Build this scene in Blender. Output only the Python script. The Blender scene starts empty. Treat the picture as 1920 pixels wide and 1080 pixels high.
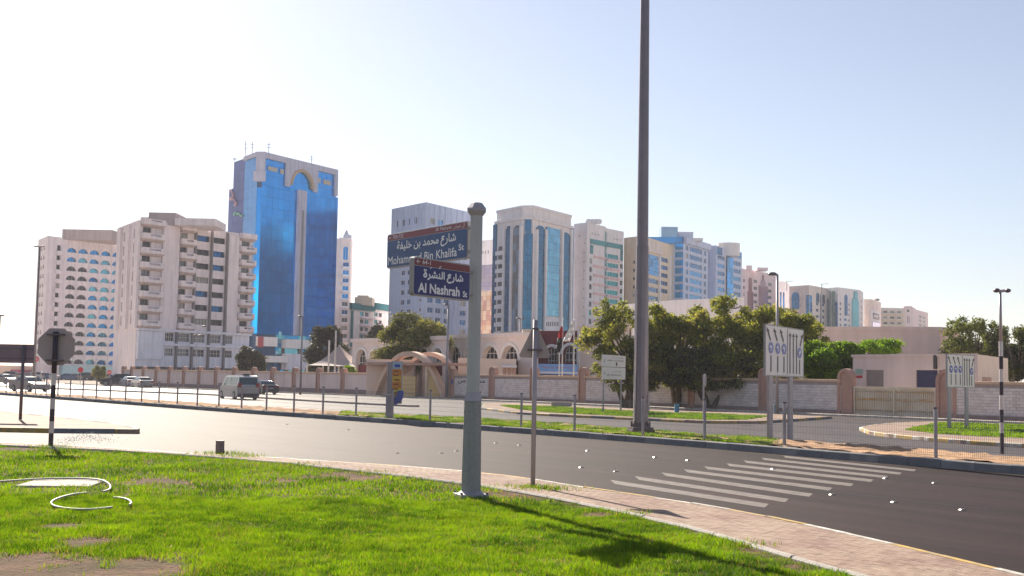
import bpy, math, random
import numpy as np
from mathutils import Vector, Matrix, noise

random.seed(7)
SC = bpy.context.scene
COL = SC.collection

# ------------------------------------------------------------------ camera
H = 2.1                      # eye height
FPX = 2300.0                 # focal length in pixels of a 1920 wide picture
PITCH = math.atan(170 / FPX)
ROLL = 0.018
FWD = Vector((0, math.cos(PITCH), math.sin(PITCH)))
_r0 = Vector((1, 0, 0)); _u0 = Vector((0, -math.sin(PITCH), math.cos(PITCH)))
RGT = _r0 * math.cos(ROLL) + _u0 * math.sin(ROLL)
UPV = -_r0 * math.sin(ROLL) + _u0 * math.cos(ROLL)
cd = bpy.data.cameras.new('camera')
cam = bpy.data.objects.new('camera', cd); COL.objects.link(cam)
cd.sensor_width = 36; cd.lens = 36 * FPX / 1920
cd.clip_start = 0.1; cd.clip_end = 6000
M3 = Matrix((RGT, UPV, -FWD)).transposed()
cam.matrix_world = Matrix.Translation((0, 0, H)) @ M3.to_4x4()
SC.camera = cam

# ------------------------------------------------------------------ light
SUN_EL = math.radians(30); SUN_AZ = math.radians(-24)      # azimuth left of straight ahead
W = bpy.data.worlds.new('World'); SC.world = W; W.use_nodes = True
nt = W.node_tree; bg = nt.nodes['Background']
sky = nt.nodes.new('ShaderNodeTexSky'); sky.sky_type = 'NISHITA'; sky.sun_disc = False
sky.sun_elevation = SUN_EL; sky.sun_rotation = SUN_AZ
sky.air_density = 1.0; sky.dust_density = 0.4; sky.ozone_density = 2.0
hs = nt.nodes.new('ShaderNodeHueSaturation'); hs.inputs['Saturation'].default_value = 0.75
nt.links.new(sky.outputs[0], hs.inputs['Color']); tint = nt.nodes.new('ShaderNodeMix'); tint.data_type = 'RGBA'; tint.blend_type = 'MULTIPLY'; tint.inputs[0].default_value = 1; tint.inputs[7].default_value = (1.0, 0.955, 0.985, 1)
nt.links.new(hs.outputs[0], tint.inputs[6]); nt.links.new(tint.outputs[2], bg.inputs['Color'])
bg.inputs['Strength'].default_value = 0.055
sl = bpy.data.lights.new('sun', 'SUN'); sl.energy = 5.0; sl.angle = math.radians(0.6); sl.color = (1.0, 0.90, 0.76)
sun = bpy.data.objects.new('sun', sl); COL.objects.link(sun)
SDIR = Vector((math.sin(SUN_AZ) * math.cos(SUN_EL), math.cos(SUN_AZ) * math.cos(SUN_EL), math.sin(SUN_EL)))
sun.rotation_euler = SDIR.to_track_quat('Z', 'Y').to_euler()
sun.location = (-40, 60, 60)
SC.view_settings.view_transform = 'Standard'; SC.view_settings.look = 'None'
SC.view_settings.gamma = 1; SC.view_settings.use_curve_mapping = False
SC.view_settings.exposure = 1.18
SC.render.engine = 'CYCLES'
SC.cycles.max_bounces = 6; SC.cycles.transparent_max_bounces = 8
SC.cycles.volume_bounces = 0

# ------------------------------------------------------------------ geometry of the view, used to lay the place out
def ray(px, py):
    return FWD + RGT * ((px - 960) / FPX) + UPV * ((540 - py) / FPX)
def G(px, py, z=0.0):
    d = ray(px, py); t = (z - H) / d.z
    return Vector((d.x * t, d.y * t, z))
def PD(px, py, depth):                 # point at a given distance ahead
    d = ray(px, py); t = depth / d.y
    return Vector((0, 0, H)) + d * t
def PZ(px, py, z):                     # point of a known height
    d = ray(px, py); t = (z - H) / d.z
    return Vector((d.x * t, d.y * t, z))
def on(px, py, z=0.0):                 # ground point and depth
    p = G(px, py, z); return p, p.y

# ------------------------------------------------------------------ materials
MATS = {}
def mat(name, col, rough=0.7, metal=0.0, var=0.12, scale=2.0, bump=0.0, bscale=None, spec=0.5, trans=0.0, stretch=None, streak=0.0, col2=None, c2s=0.5, c2w=0.1, emit=None):
    if name in MATS: return MATS[name]
    m = bpy.data.materials.new(name); m.use_nodes = True
    n = m.node_tree.nodes; L = m.node_tree.links
    b = n['Principled BSDF']
    b.inputs['Roughness'].default_value = rough; b.inputs['Metallic'].default_value = metal
    b.inputs['Specular IOR Level'].default_value = spec
    vec = n.new('ShaderNodeNewGeometry').outputs['Position']; wpos = vec
    if stretch:
        mp = n.new('ShaderNodeMapping'); mp.vector_type = 'TEXTURE'; mp.inputs['Rotation'].default_value = (0, 0, stretch[1]); mp.inputs['Scale'].default_value = stretch[0]
        L.new(vec, mp.inputs[0]); vec = mp.outputs[0]
    nz = n.new('ShaderNodeTexNoise'); nz.inputs['Scale'].default_value = scale; nz.inputs['Detail'].default_value = 6
    nz.inputs['Roughness'].default_value = 0.65
    L.new(vec, nz.inputs[0])
    mr = n.new('ShaderNodeMapRange'); mr.inputs[1].default_value = 0.3; mr.inputs[2].default_value = 0.7
    mr.inputs[3].default_value = 1 - var; mr.inputs[4].default_value = 1 + var
    L.new(nz.outputs[0], mr.inputs[0])
    out = None
    mx = n.new('ShaderNodeMix'); mx.data_type = 'RGBA'; mx.blend_type = 'MULTIPLY'; mx.inputs[0].default_value = 1
    mx.inputs[6].default_value = (*col, 1)
    if col2:
        n2 = n.new('ShaderNodeTexNoise'); n2.inputs['Scale'].default_value = c2s; n2.inputs['Detail'].default_value = 5
        L.new(vec, n2.inputs[0])
        r2 = n.new('ShaderNodeMapRange'); r2.inputs[1].default_value = 0.5 - c2w; r2.inputs[2].default_value = 0.5 + c2w
        L.new(n2.outputs[0], r2.inputs[0])
        m2 = n.new('ShaderNodeMix'); m2.data_type = 'RGBA'
        m2.inputs[6].default_value = (*col, 1); m2.inputs[7].default_value = (*col2, 1)
        L.new(r2.outputs[0], m2.inputs[0]); L.new(m2.outputs[2], mx.inputs[6])
    L.new(mr.outputs[0], mx.inputs[7])
    out = mx.outputs[2]
    if streak:                                          # rain streaks and dirt running down a wall
        mp2 = n.new('ShaderNodeMapping'); mp2.inputs['Scale'].default_value = (1.4, 1.4, 0.12)
        L.new(wpos, mp2.inputs[0])
        n3 = n.new('ShaderNodeTexNoise'); n3.inputs['Scale'].default_value = 0.9; n3.inputs['Detail'].default_value = 7
        L.new(mp2.outputs[0], n3.inputs[0])
        r3 = n.new('ShaderNodeMapRange'); r3.inputs[1].default_value = 0.42; r3.inputs[2].default_value = 0.72
        r3.inputs[3].default_value = 1.0; r3.inputs[4].default_value = 1 - streak
        L.new(n3.outputs[0], r3.inputs[0])
        m3 = n.new('ShaderNodeMix'); m3.data_type = 'RGBA'; m3.blend_type = 'MULTIPLY'; m3.inputs[0].default_value = 1
        L.new(out, m3.inputs[6]); L.new(r3.outputs[0], m3.inputs[7]); out = m3.outputs[2]
    L.new(out, b.inputs['Base Color'])
    if bump:
        nb = n.new('ShaderNodeTexNoise'); nb.inputs['Scale'].default_value = bscale or scale * 6; nb.inputs['Detail'].default_value = 4
        L.new(vec, nb.inputs[0])
        bp = n.new('ShaderNodeBump'); bp.inputs['Strength'].default_value = bump; bp.inputs['Distance'].default_value = 0.05
        L.new(nb.outputs[0], bp.inputs['Height']); L.new(bp.outputs[0], b.inputs['Normal'])
    if trans:
        t = n.new('ShaderNodeBsdfTranslucent'); ms = n.new('ShaderNodeMixShader'); ms.inputs[0].default_value = trans
        g = n.new('ShaderNodeMix'); g.data_type = 'RGBA'; g.blend_type = 'MULTIPLY'; g.inputs[0].default_value = 1
        g.inputs[7].default_value = (1.5, 1.45, 0.7, 1)
        L.new(out, g.inputs[6]); L.new(g.outputs[2], t.inputs['Color'])
        L.new(b.outputs[0], ms.inputs[1]); L.new(t.outputs[0], ms.inputs[2])
        L.new(ms.outputs[0], n['Material Output'].inputs[0])
    MATS[name] = m
    return m
def wallm(name, col, streak=0.22, var=0.07):
    k = min(1.62, 0.82 / max(col)) if min(col) > 0.2 else 1.25
    col = (col[0] * k, col[1] * k * .985, min(.84, col[2] * k * 1.02))
    return mat(name, col, rough=0.85, var=var, scale=0.35, streak=streak, spec=0.25)
def glassm(name, col, rough=0.1, metal=0.8, var=0.22):
    return mat(name, col, rough=rough, metal=metal, var=var, scale=0.12, spec=0.5)

# ------------------------------------------------------------------ mesh builder
class MB:
    def __init__(s): s.v = []; s.f = []; s.m = []
    def poly(s, pts, mi=0):
        k = len(s.v); s.v += [tuple(p) for p in pts]; s.f.append(tuple(range(k, k + len(pts)))); s.m.append(mi); return s
    def grid(s, k, faces, mi=0):
        for f in faces: s.f.append(tuple(k + i for i in f)); s.m.append(mi)
    def hexa(s, p, mi=0):               # 8 points: bottom 4 ccw, top 4
        k = len(s.v); s.v += [tuple(q) for q in p]
        s.grid(k, [(3, 2, 1, 0), (4, 5, 6, 7), (0, 1, 5, 4), (1, 2, 6, 5), (2, 3, 7, 6), (3, 0, 4, 7)], mi); return s
    def box(s, x0, x1, y0, y1, z0, z1, mi=0):
        return s.hexa([(x0, y0, z0), (x1, y0, z0), (x1, y1, z0), (x0, y1, z0), (x0, y0, z1), (x1, y0, z1), (x1, y1, z1), (x0, y1, z1)], mi)
    def rbox(s, c, sx, sy, z0, z1, ang=0, mi=0, t=1.0):     # rotated box, top scaled by t
        ca, sa = math.cos(ang), math.sin(ang); p = []
        for z, k in ((z0, 1), (z1, t)):
            for a, b in ((-1, -1), (1, -1), (1, 1), (-1, 1)):
                x, y = a * sx / 2 * k, b * sy / 2 * k
                p.append((c[0] + x * ca - y * sa, c[1] + x * sa + y * ca, z))
        return s.hexa(p, mi)
    def prism(s, poly, z0, z1, mi=0, top=None, caps=True):
        k = len(s.v); n = len(poly)
        s.v += [(p[0], p[1], z0) for p in poly] + [(p[0], p[1], z1) for p in poly]
        for i in range(n):
            j = (i + 1) % n; s.f.append((k + i, k + j, k + n + j, k + n + i)); s.m.append(mi)
        if caps:
            s.f.append(tuple(k + n + i for i in range(n))); s.m.append(mi if top is None else top)
            s.f.append(tuple(k + i for i in reversed(range(n)))); s.m.append(mi)
        return s
    def extr(s, pts, d, mi=0):           # planar polygon pts extruded by vector d
        k = len(s.v); n = len(pts); d = Vector(d)
        s.v += [tuple(p) for p in pts] + [tuple(Vector(p) + d) for p in pts]
        for i in range(n):
            j = (i + 1) % n; s.f.append((k + i, k + j, k + n + j, k + n + i)); s.m.append(mi)
        s.f.append(tuple(k + i for i in reversed(range(n)))); s.m.append(mi)
        s.f.append(tuple(k + n + i for i in range(n))); s.m.append(mi)
        return s
    def tube(s, pts, r, n=8, mi=0, caps=True):
        pts = [Vector(p) for p in pts]; rs = r if isinstance(r, (list, tuple)) else [r] * len(pts)
        k = len(s.v); prev = None
        for i, p in enumerate(pts):
            d = (pts[min(i + 1, len(pts) - 1)] - pts[max(i - 1, 0)]).normalized()
            if prev is None:
                a = Vector((1, 0, 0)) if abs(d.x) < 0.8 else Vector((0, 1, 0))
                a = (a - d * a.dot(d)).normalized()
            else:
                a = (prev - d * prev.dot(d)).normalized()
            prev = a; b = d.cross(a)
            for q in range(n):
                t = 2 * math.pi * (q + 0.5) / n
                s.v.append(tuple(p + (a * math.cos(t) + b * math.sin(t)) * rs[i]))
        for i in range(len(pts) - 1):
            for q in range(n):
                w = (q + 1) % n; s.f.append((k + i * n + q, k + i * n + w, k + (i + 1) * n + w, k + (i + 1) * n + q)); s.m.append(mi)
        if caps:
            s.f.append(tuple(k + q for q in reversed(range(n)))); s.m.append(mi)
            e = k + (len(pts) - 1) * n; s.f.append(tuple(e + q for q in range(n))); s.m.append(mi)
        return s
    def sphere(s, c, rx, ry, rz, n=10, m=6, mi=0):
        k = len(s.v)
        for j in range(m + 1):
            ph = math.pi * j / m
            for i in range(n):
                t = 2 * math.pi * i / n
                s.v.append((c[0] + rx * math.sin(ph) * math.cos(t), c[1] + ry * math.sin(ph) * math.sin(t), c[2] + rz * math.cos(ph)))
        for j in range(m):
            for i in range(n):
                s.f.append((k + j * n + i, k + (j + 1) * n + i, k + (j + 1) * n + (i + 1) % n, k + j * n + (i + 1) % n)); s.m.append(mi)
        return s
    def mesh(s, name, mats, smooth=False, off=None):
        me = bpy.data.meshes.new(name)
        v = s.v if off is None else [(a[0] - off[0], a[1] - off[1], a[2] - off[2]) for a in s.v]
        me.from_pydata(v, [], s.f)
        for m in (mats if isinstance(mats, (list, tuple)) else [mats]): me.materials.append(m)
        if any(s.m): me.polygons.foreach_set('material_index', s.m)
        if smooth: me.polygons.foreach_set('use_smooth', [True] * len(s.f))
        me.update(); return me
def wloc(o):
    v = Vector((0, 0, 0))
    while o is not None: v += o.location; o = o.parent
    return v
def link(name, me, parent=None, loc=(0, 0, 0), rz=0.0):
    o = bpy.data.objects.new(name, me); COL.objects.link(o)
    o.location = loc; o.rotation_euler = (0, 0, rz)
    if parent is not None: o.parent = parent
    return o
def part(name, mb, mats, parent, smooth=False, label=None, kind=None, bevel=0.0):
    """mesh written in the parent's world space (all static parents are unrotated)"""
    o = link(name, mb.mesh(name, mats, smooth, wloc(parent)), parent)
    if label: o['label'] = label
    if kind: o['kind'] = kind
    if bevel: bev(o, bevel)
    return o
def bev(o, w, seg=2):
    b = o.modifiers.new('bevel', 'BEVEL'); b.width = w; b.segments = seg; b.limit_method = 'ANGLE'; b.angle_limit = math.radians(40)
def struct(name, mb, mats, smooth=False, kind='structure', parent=None):
    o = link(name, mb.mesh(name, mats, smooth), parent)
    if parent is None or kind == 'stuff': o['kind'] = kind
    return o
def tag(o, label, cat, group=None):
    o['label'] = label; o['category'] = cat
    if group: o['group'] = group
    return o
def thing(name, label, cat, loc=(0, 0, 0), group=None):
    o = link(name, None, None, loc); o.empty_display_size = 0.3
    return tag(o, label, cat, group)
def single(name, mb, mats, label, cat, group=None, smooth=False, base=None, bevel=0.0):
    c = Vector(base) if base is not None else Vector(mb.v[0])
    o = link(name, mb.mesh(name, mats, smooth, c), None, c)
    if bevel: bev(o, bevel)
    return tag(o, label, cat, group)
def copy_tree(o, parent=None):
    c = o.copy(); COL.objects.link(c)
    if parent is not None: c.parent = parent
    for ch in list(KIDS.get(o, [])): copy_tree_child(ch, c)
    return c
KIDS = {}
def kids(o): return [x for x in COL.objects if x.parent == o]
def dup(root, loc, rz, label, group=None):
    pool = list(COL.objects)
    def rec(o, par):
        c = o.copy(); COL.objects.link(c)
        if par is not None: c.parent = par
        for ch in [x for x in pool if x.parent == o]: rec(ch, c)
        return c
    r = rec(root, None); r.location = loc; r.rotation_euler = (0, 0, rz); r['label'] = label
    if group: r['group'] = group
    return r

# ------------------------------------------------------------------ lettering
_AR = {'ا': (0xFE8D, 0), 'آ': (0xFE81, 0), 'ب': (0xFE8F, 1), 'ة': (0xFE93, 0), 'ت': (0xFE95, 1), 'ح': (0xFEA1, 1), 'خ': (0xFEA5, 1),
       'د': (0xFEA9, 0), 'ر': (0xFEAD, 0), 'س': (0xFEB1, 1), 'ش': (0xFEB5, 1), 'ص': (0xFEB9, 1), 'ع': (0xFEC9, 1), 'ف': (0xFED1, 1), 'ل': (0xFEDD, 1),
       'م': (0xFEE1, 1), 'ن': (0xFEE5, 1), 'ه': (0xFEE9, 1), 'ي': (0xFEF1, 1)}
def arabic(t):
    out = []
    for w in t.split(' '):
        g = []
        for i, c in enumerate(w):
            base, join = _AR[c]
            pj = i > 0 and _AR[w[i - 1]][1]; nj = join and i + 1 < len(w)
            f = (3 if nj else 1) if pj else (2 if nj else 0)
            g.append(chr(base + f))
        out.append(''.join(g))
    return ' '.join(out)[::-1]
def raw_polys(t):
    c = bpy.data.curves.new('t', 'FONT'); c.body = t; c.resolution_u = 4
    o = bpy.data.objects.new('t', c); COL.objects.link(o)
    dg = bpy.context.evaluated_depsgraph_get(); dg.update()
    me = bpy.data.meshes.new_from_object(o.evaluated_get(dg))
    v = [tuple(p.co) for p in me.vertices]; f = [tuple(p.vertices) for p in me.polygons]
    bpy.data.objects.remove(o); bpy.data.curves.remove(c)
    return v, f
def ribbon(pts, w, n=4):
    P = [Vector((x, y, 0)) for x, y in pts]
    for _ in range(2):
        q = [P[0]]
        for a, b in zip(P, P[1:]): q += [a.lerp(b, .25), a.lerp(b, .75)]
        q.append(P[-1]); P = q
    v = []; f = []
    for i, p in enumerate(P):
        d = (P[min(i + 1, len(P) - 1)] - P[max(i - 1, 0)]).normalized(); nn = Vector((-d.y, d.x, 0)) * w * (.5 if 0 < i < len(P) - 1 else .3)
        v += [tuple(p + nn), tuple(p - nn)]
        if i: k = 2 * i; f.append((k - 2, k - 1, k + 1, k))
    return v, f
def text_polys(t):
    """lettering, with the two open Arabic letters the font fills badly drawn by hand"""
    if not any(c in t for c in '\uFEC9\uFE93'): return raw_polys(t)
    V = []; F = []; x = 0.0; seg = ''
    def add(v, f, dx):
        k = len(V); V.extend([(a[0] + dx, a[1], 0) for a in v]); F.extend([tuple(i + k for i in q) for q in f])
    def flush(x, seg):
        if not seg.strip(): return x + .26 * len(seg)
        x += .26 * (len(seg) - len(seg.lstrip(' '))); v, f = raw_polys(seg.strip()); lo = min(a[0] for a in v); hi = max(a[0] for a in v)
        add(v, f, x - lo + .03); return x + hi - lo + .06 + .26 * (len(seg) - len(seg.rstrip(' ')))
    for c in t:
        if c == '\uFEC9':
            x = flush(x, seg); seg = ''
            v, f = ribbon([(.46, .50), (.30, .56), (.13, .47), (.15, .33), (.46, .30), (.20, .24), (.02, .05), (.03, -.17), (.22, -.29), (.50, -.22)], .095); add(v, f, x + .03); x += .58
        elif c == '\uFE93':
            x = flush(x, seg); seg = ''
            v, f = ribbon([(.14, .52), (.30, .42), (.42, .20), (.34, .03), (.14, .02), (.03, .14), (.14, .30), (.26, .34)], .09); add(v, f, x + .03)
            for dx in (.08, .26): add([(dx, .64, 0), (dx + .1, .64, 0), (dx + .1, .74, 0), (dx, .74, 0)], [(0, 1, 2, 3)], x + .03)
            x += .5
        else: seg += c
    flush(x, seg); return V, F
def text_on(mb, t, org, ux, uz, nrm, x0, x1, z0, z1, mi=0, bold=0.0, shear=0):
    """letters of string t stretched into the rectangle x0..x1, z0..z1 of a plane"""
    v, f = text_polys(t)
    if not v: return
    xs = [a[0] for a in v]; ys = [a[1] for a in v]
    ax, bx, ay, by = min(xs), max(xs), min(ys), max(ys)
    offs = [(0, 0)] if not bold else [(-bold, 0), (bold, 0), (0, bold), (0, -bold)]
    for j, (ox, oz) in enumerate(offs):
        k = len(mb.v)
        for a in v:
            x = x0 + (a[0] - ax) / (bx - ax) * (x1 - x0) + ox; z = z0 + (a[1] - ay) / max(by - ay, 1e-6) * (z1 - z0) + oz
            mb.v.append(tuple(org + ux * x + uz * z + nrm * (0.0006 * j)))
        for q in f: mb.f.append(tuple(k + i for i in q)); mb.m.append(mi)
# ================================================================== GROUND
asphalt = mat('asphalt', (0.030, 0.017, 0.018), rough=0.68, var=0.3, scale=0.9, bump=0.35, bscale=60, spec=0.10, stretch=((6.0, 0.5, 1), -0.95), col2=(0.019, 0.012, 0.013), c2s=0.35, c2w=0.12)
asphalt.node_tree.nodes['Principled BSDF'].inputs['Specular Tint'].default_value = (1.0, 0.80, 0.68, 1)
asphalt2 = mat('asphalt_service', (0.085, 0.07, 0.066), rough=0.55, var=0.14, scale=1.2, bump=0.3, bscale=60, col2=(0.065, 0.054, 0.053), c2s=0.3, spec=0.2)
asphalt2.node_tree.nodes['Principled BSDF'].inputs['Specular Tint'].default_value = (1.0, 0.84, 0.74, 1)
sandm = mat('sand', (0.50, 0.31, 0.185), rough=0.95, var=0.25, scale=3.0, bump=0.8, bscale=8, col2=(0.33, 0.21, 0.13), c2s=1.2, spec=0.1)
desert = mat('desert_ground', (0.58, 0.49, 0.41), rough=0.95, var=0.15, scale=0.3, spec=0.1)
soil = mat('soil', (0.10, 0.062, 0.04), rough=0.95, var=0.3, scale=4.0, bump=0.9, bscale=12, spec=0.1, col2=(0.16, 0.10, 0.065), c2s=1.4)
turf = mat('turf', (0.055, 0.085, 0.015), rough=0.95, var=0.4, scale=3.0, bump=0.8, bscale=20, spec=0.1, col2=(0.10, 0.075, 0.03), c2s=0.8, c2w=0.08)
pinkpave = mat('pink_paver', (0.27, 0.178, 0.14), col2=(0.34, 0.25, 0.19), c2s=.7, rough=0.85, var=0.2, scale=6.0, bump=0.4, bscale=40, spec=0.25)
pinkpave2 = mat('light_pink_paver', (0.295, 0.20, 0.16), col2=(0.35, 0.26, 0.20), c2s=.7, rough=0.85, var=0.2, scale=6.0, bump=0.4, bscale=40, spec=0.25)
pinkpave3 = mat('dark_pink_paver', (0.235, 0.15, 0.122), col2=(0.30, 0.21, 0.16), c2s=.7, rough=0.85, var=0.2, scale=6.0, bump=0.4, bscale=40, spec=0.25)
grout = mat('paver_joint', (0.20, 0.13, 0.105), rough=0.95, var=0.25, scale=5.0, spec=0.1)
kerbgrey = mat('kerb_grey', (0.17, 0.175, 0.19), rough=0.85, var=0.2, scale=2.0, bump=0.3, bscale=30)
kerbgrey2 = mat('kerb_pale', (0.23, 0.23, 0.235), rough=0.85, var=0.2, scale=2.0, bump=0.3, bscale=30)
kerbyel = mat('kerb_yellow', (0.52, 0.33, 0.07), rough=0.7, var=0.25, scale=5.0, col2=(0.36, 0.26, 0.12), c2s=4.0, c2w=0.1)
kerbwht = mat('kerb_white', (0.62, 0.58, 0.52), rough=0.7, var=0.2, scale=5.0, col2=(0.42, 0.38, 0.33), c2s=4.0, c2w=0.1)
roadpaint = mat('road_paint', (0.155, 0.125, 0.105), rough=0.7, var=0.2, scale=8.0, col2=(0.07, 0.052, 0.047), c2s=3.5, c2w=0.2)
concrete = mat('concrete', (0.36, 0.33, 0.30), rough=0.9, var=0.2, scale=4.0, bump=0.3)

def dense(pts, step):
    """polyline with points every step metres, smoothed lightly"""
    out = []
    for a, b in zip(pts, pts[1:]):
        L_ = (b - a).length; n = max(1, int(round(L_ / step)))
        for i in range(n): out.append(a.lerp(b, i / n))
    out.append(pts[-1]); return out
def smooth(pts, it=2):
    for _ in range(it):
        q = [pts[0]]
        for a, b in zip(pts, pts[1:]): q += [a.lerp(b, 0.25), a.lerp(b, 0.75)]
        q.append(pts[-1]); pts = q
    return pts
def resample(pts, step):
    d = [0]
    for a, b in zip(pts, pts[1:]): d.append(d[-1] + (b - a).length)
    n = max(1, int(d[-1] / step)); out = []; j = 0
    for i in range(n + 1):
        t = d[-1] * i / n
        while j < len(d) - 2 and d[j + 1] < t: j += 1
        out.append(pts[j].lerp(pts[j + 1], (t - d[j]) / max(d[j + 1] - d[j], 1e-9)))
    return out
def sheet(name, pts, z, m, kind='structure'):
    mb = MB(); mb.poly([(p.x, p.y, z) for p in pts]); return struct(name, mb, m, kind=kind)
def raised(name, pts, z0, z1, m, kind='structure', parent=None):
    mb = MB(); mb.prism([(p.x, p.y) for p in pts], z0, z1); return struct(name, mb, m, kind=kind, parent=parent)
def kerb_run(parent, pts, width, z0, z1, mats, step=1.0, near=300, gap=0.012, name='kerb_stone', side=1):
    """kerb stones one by one along a line; side +1: the body lies to the left of the line"""
    pts = resample(pts, step); n = len(pts) - 1
    order = sorted(range(n), key=lambda i: pts[i].length)
    far = MB(); nearset = set(order[:near])
    for i in range(n):
        a, b = pts[i], pts[i + 1]; u = (b - a).normalized(); nn = Vector((-u.y, u.x, 0)) * side
        a = a + u * gap / 2 - nn * .02; b = b - u * gap / 2 - nn * .02
        dz = random.uniform(-0.006, 0.006); j = random.uniform(-0.006, 0.006)
        q = [a + nn * j, b + nn * j, b + nn * width, a + nn * width]
        c = 0.025
        lo = [(p.x, p.y, z0) for p in q]; hi = [(p.x, p.y, z1 + dz) for p in q]
        mb = MB(); k0 = mb
        mid = [(q[0].x, q[0].y, z1 + dz - c), (q[1].x, q[1].y, z1 + dz - c)]
        t0 = q[0] + nn * c; t1 = q[1] + nn * c
        V = [lo[0], lo[1], lo[2], lo[3], mid[0], mid[1], (t0.x, t0.y, z1 + dz), (t1.x, t1.y, z1 + dz), hi[2], hi[3]]
        F = [(0, 1, 5, 4), (4, 5, 7, 6), (6, 7, 8, 9), (1, 2, 8, 7, 5), (3, 0, 4, 6, 9), (2, 3, 9, 8)]
        mi = i % len(mats) if len(mats) > 1 else 0
        if i in nearset:
            mb.v = V; mb.f = F; mb.m = [0] * 6
            part(name, mb, mats[mi], parent)
        else:
            k = len(far.v); far.v += V
            for f in F: far.f.append(tuple(k + x for x in f)); far.m.append(mi)
    if far.f: part('kerb_run', far, list(mats), parent, kind='stuff')

# --- base ground and the roads
S = 3000
mb = MB(); mb.poly([(-S, -60, -0.02), (S, -60, -0.02), (S, S, -0.02), (-S, S, -0.02)]); struct('ground', mb, desert)
# main road, on the near side of the median, as wide as the photograph needs
MED_F = [(-500, 702), (-160, 727), (0, 741), (240, 759), (480, 777), (700, 792), (900, 807), (1100, 822), (1300, 838), (1540, 859), (1755, 877), (1920, 890), (2300, 921)]
medf = resample(smooth([G(*p) for p in MED_F], 2), 2.0)
MED_B = [(-500, 700), (-160, 722), (0, 733), (240, 747), (380, 755.5), (560, 767), (700, 775), (807, 780.5), (903, 785), (1005, 791), (1089, 797), (1225, 808), (1300, 814), (1540, 828), (1755, 845), (1920, 857), (2300, 884)]
KZ = 0.20
medb = resample(smooth([G(p[0], p[1], KZ) for p in MED_B], 2), 2.0)
for p in medb: p.z = 0
far_l = G(-500, 699)
mb = MB()
near_l, near_r = Vector((-60, -20, 0)), Vector((60, -20, 0))
mb.poly([(-260, -20, 0), (90, -20, 0), (90, medf[-1].y, 0)] + [(p.x, p.y, 0) for p in reversed(medf)] + [(-260, medf[0].y, 0)])
road = struct('main_road', mb, asphalt)
WALL_PX = [(150, 720.5), (232, 724), (460, 733), (690, 742), (930, 751), (1215, 763), (1560, 778), (1757, 786), (1920, 793), (2100, 801)]
wallp = [G(*p) for p in WALL_PX]
mb = MB()
mb.poly([(p.x, p.y, -0.004) for p in medb] + [(p.x, p.y, -0.004) for p in reversed(wallp)] + [(-190, 260, -0.004), (-260, 260, -0.004)])
serv = struct('service_road', mb, asphalt2)

# --- median: body, sand, grass, kerbs
med = medf + list(reversed(medb))
mb = MB(); mb.prism([(p.x, p.y) for p in medf + list(reversed(medb))], -0.01, KZ - 0.03)
median = struct('median', mb, sandm)
mk = struct('median_kerb', MB().poly([(p.x, p.y, 0.002) for p in (medf[0], medf[1], medf[1] + Vector((0, .2, 0)), medf[0] + Vector((0, .2, 0)))]), kerbgrey)
kerb_run(mk, medf, 0.22, 0, KZ + 0.02, [kerbgrey, kerbgrey2, kerbgrey], step=1.0, near=130)
kerb_run(mk, medb, 0.16, 0, KZ, [kerbgrey2], step=2.0, near=80, side=-1)
# rough sand on the median: a displaced sheet
def strip_mesh(A, B, n, z, amp, sc, seed):
    """sheet between two polylines with a bumpy surface"""
    m_ = max(len(A), 60); m_ = min(m_, 900); A = resample(A, sum((b - a).length for a, b in zip(A, A[1:])) / m_); B = resample(B, sum((b - a).length for a, b in zip(B, B[1:])) / m_)
    k = min(len(A), len(B)); v = []; f = []
    for i in range(k):
        for j in range(n + 1):
            p = A[i].lerp(B[i], j / n)
            v.append((p.x, p.y, z + amp * (noise.noise(Vector((p.x * sc, p.y * sc, seed))) + 0.5 * noise.noise(Vector((p.x * sc * 3, p.y * sc * 3, seed))))))
    for i in range(k - 1):
        for j in range(n):
            a = i * (n + 1) + j; f.append((a, a + 1, a + n + 2, a + n + 1))
    mb = MB(); mb.v = v; mb.f = f; mb.m = [0] * len(f); return mb
inF = [p + Vector((0.04, 0.23, 0)) for p in resample(medf, 0.5)]; inB = [p - Vector((0.04, 0.17, 0)) for p in resample(medb, 0.5)]
mb = strip_mesh(resample(inF, .35), resample(inB, .35), 12, KZ + 0.01, 0.10, 1.9, 3.0)
struct('median_sand', mb, sandm, smooth=True)

# --- sidewalk before the wall
def offset(pts, d):
    out = []
    for i, p in enumerate(pts):
        u = (pts[min(i + 1, len(pts) - 1)] - pts[max(i - 1, 0)]).normalized()
        out.append(p + Vector((-u.y, u.x, 0)) * d)
    return out
wp = resample(wallp, 3.0)
sw_out = offset(wp, -2.2)
mb = MB(); mb.prism([(p.x, p.y) for p in sw_out + list(reversed(wp))], -0.01, 0.12)
sidewalk = struct('sidewalk', mb, pinkpave)
kerb_run(sidewalk, offset(wp, -2.36), 0.15, 0, 0.135, [kerbwht], step=1.5, near=110, side=1)

# --- long low separator on the service road
sep = [(-100, 722), (200, 733.5), (380, 740.5), (558, 751.5), (660, 757.5), (770, 763)]
sepp = resample([G(*p) for p in sep], 2)
mb = MB(); so = offset(sepp, 0.15); sb = offset(sepp, 0.75)
mb.prism([(p.x, p.y) for p in so + list(reversed(sb))], -0.01, 0.12)
sepo = struct('separator_strip', mb, pinkpave2)
kerb_run(sepo, sepp, 0.15, 0, 0.14, [concrete], step=2.0, near=80)

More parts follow.
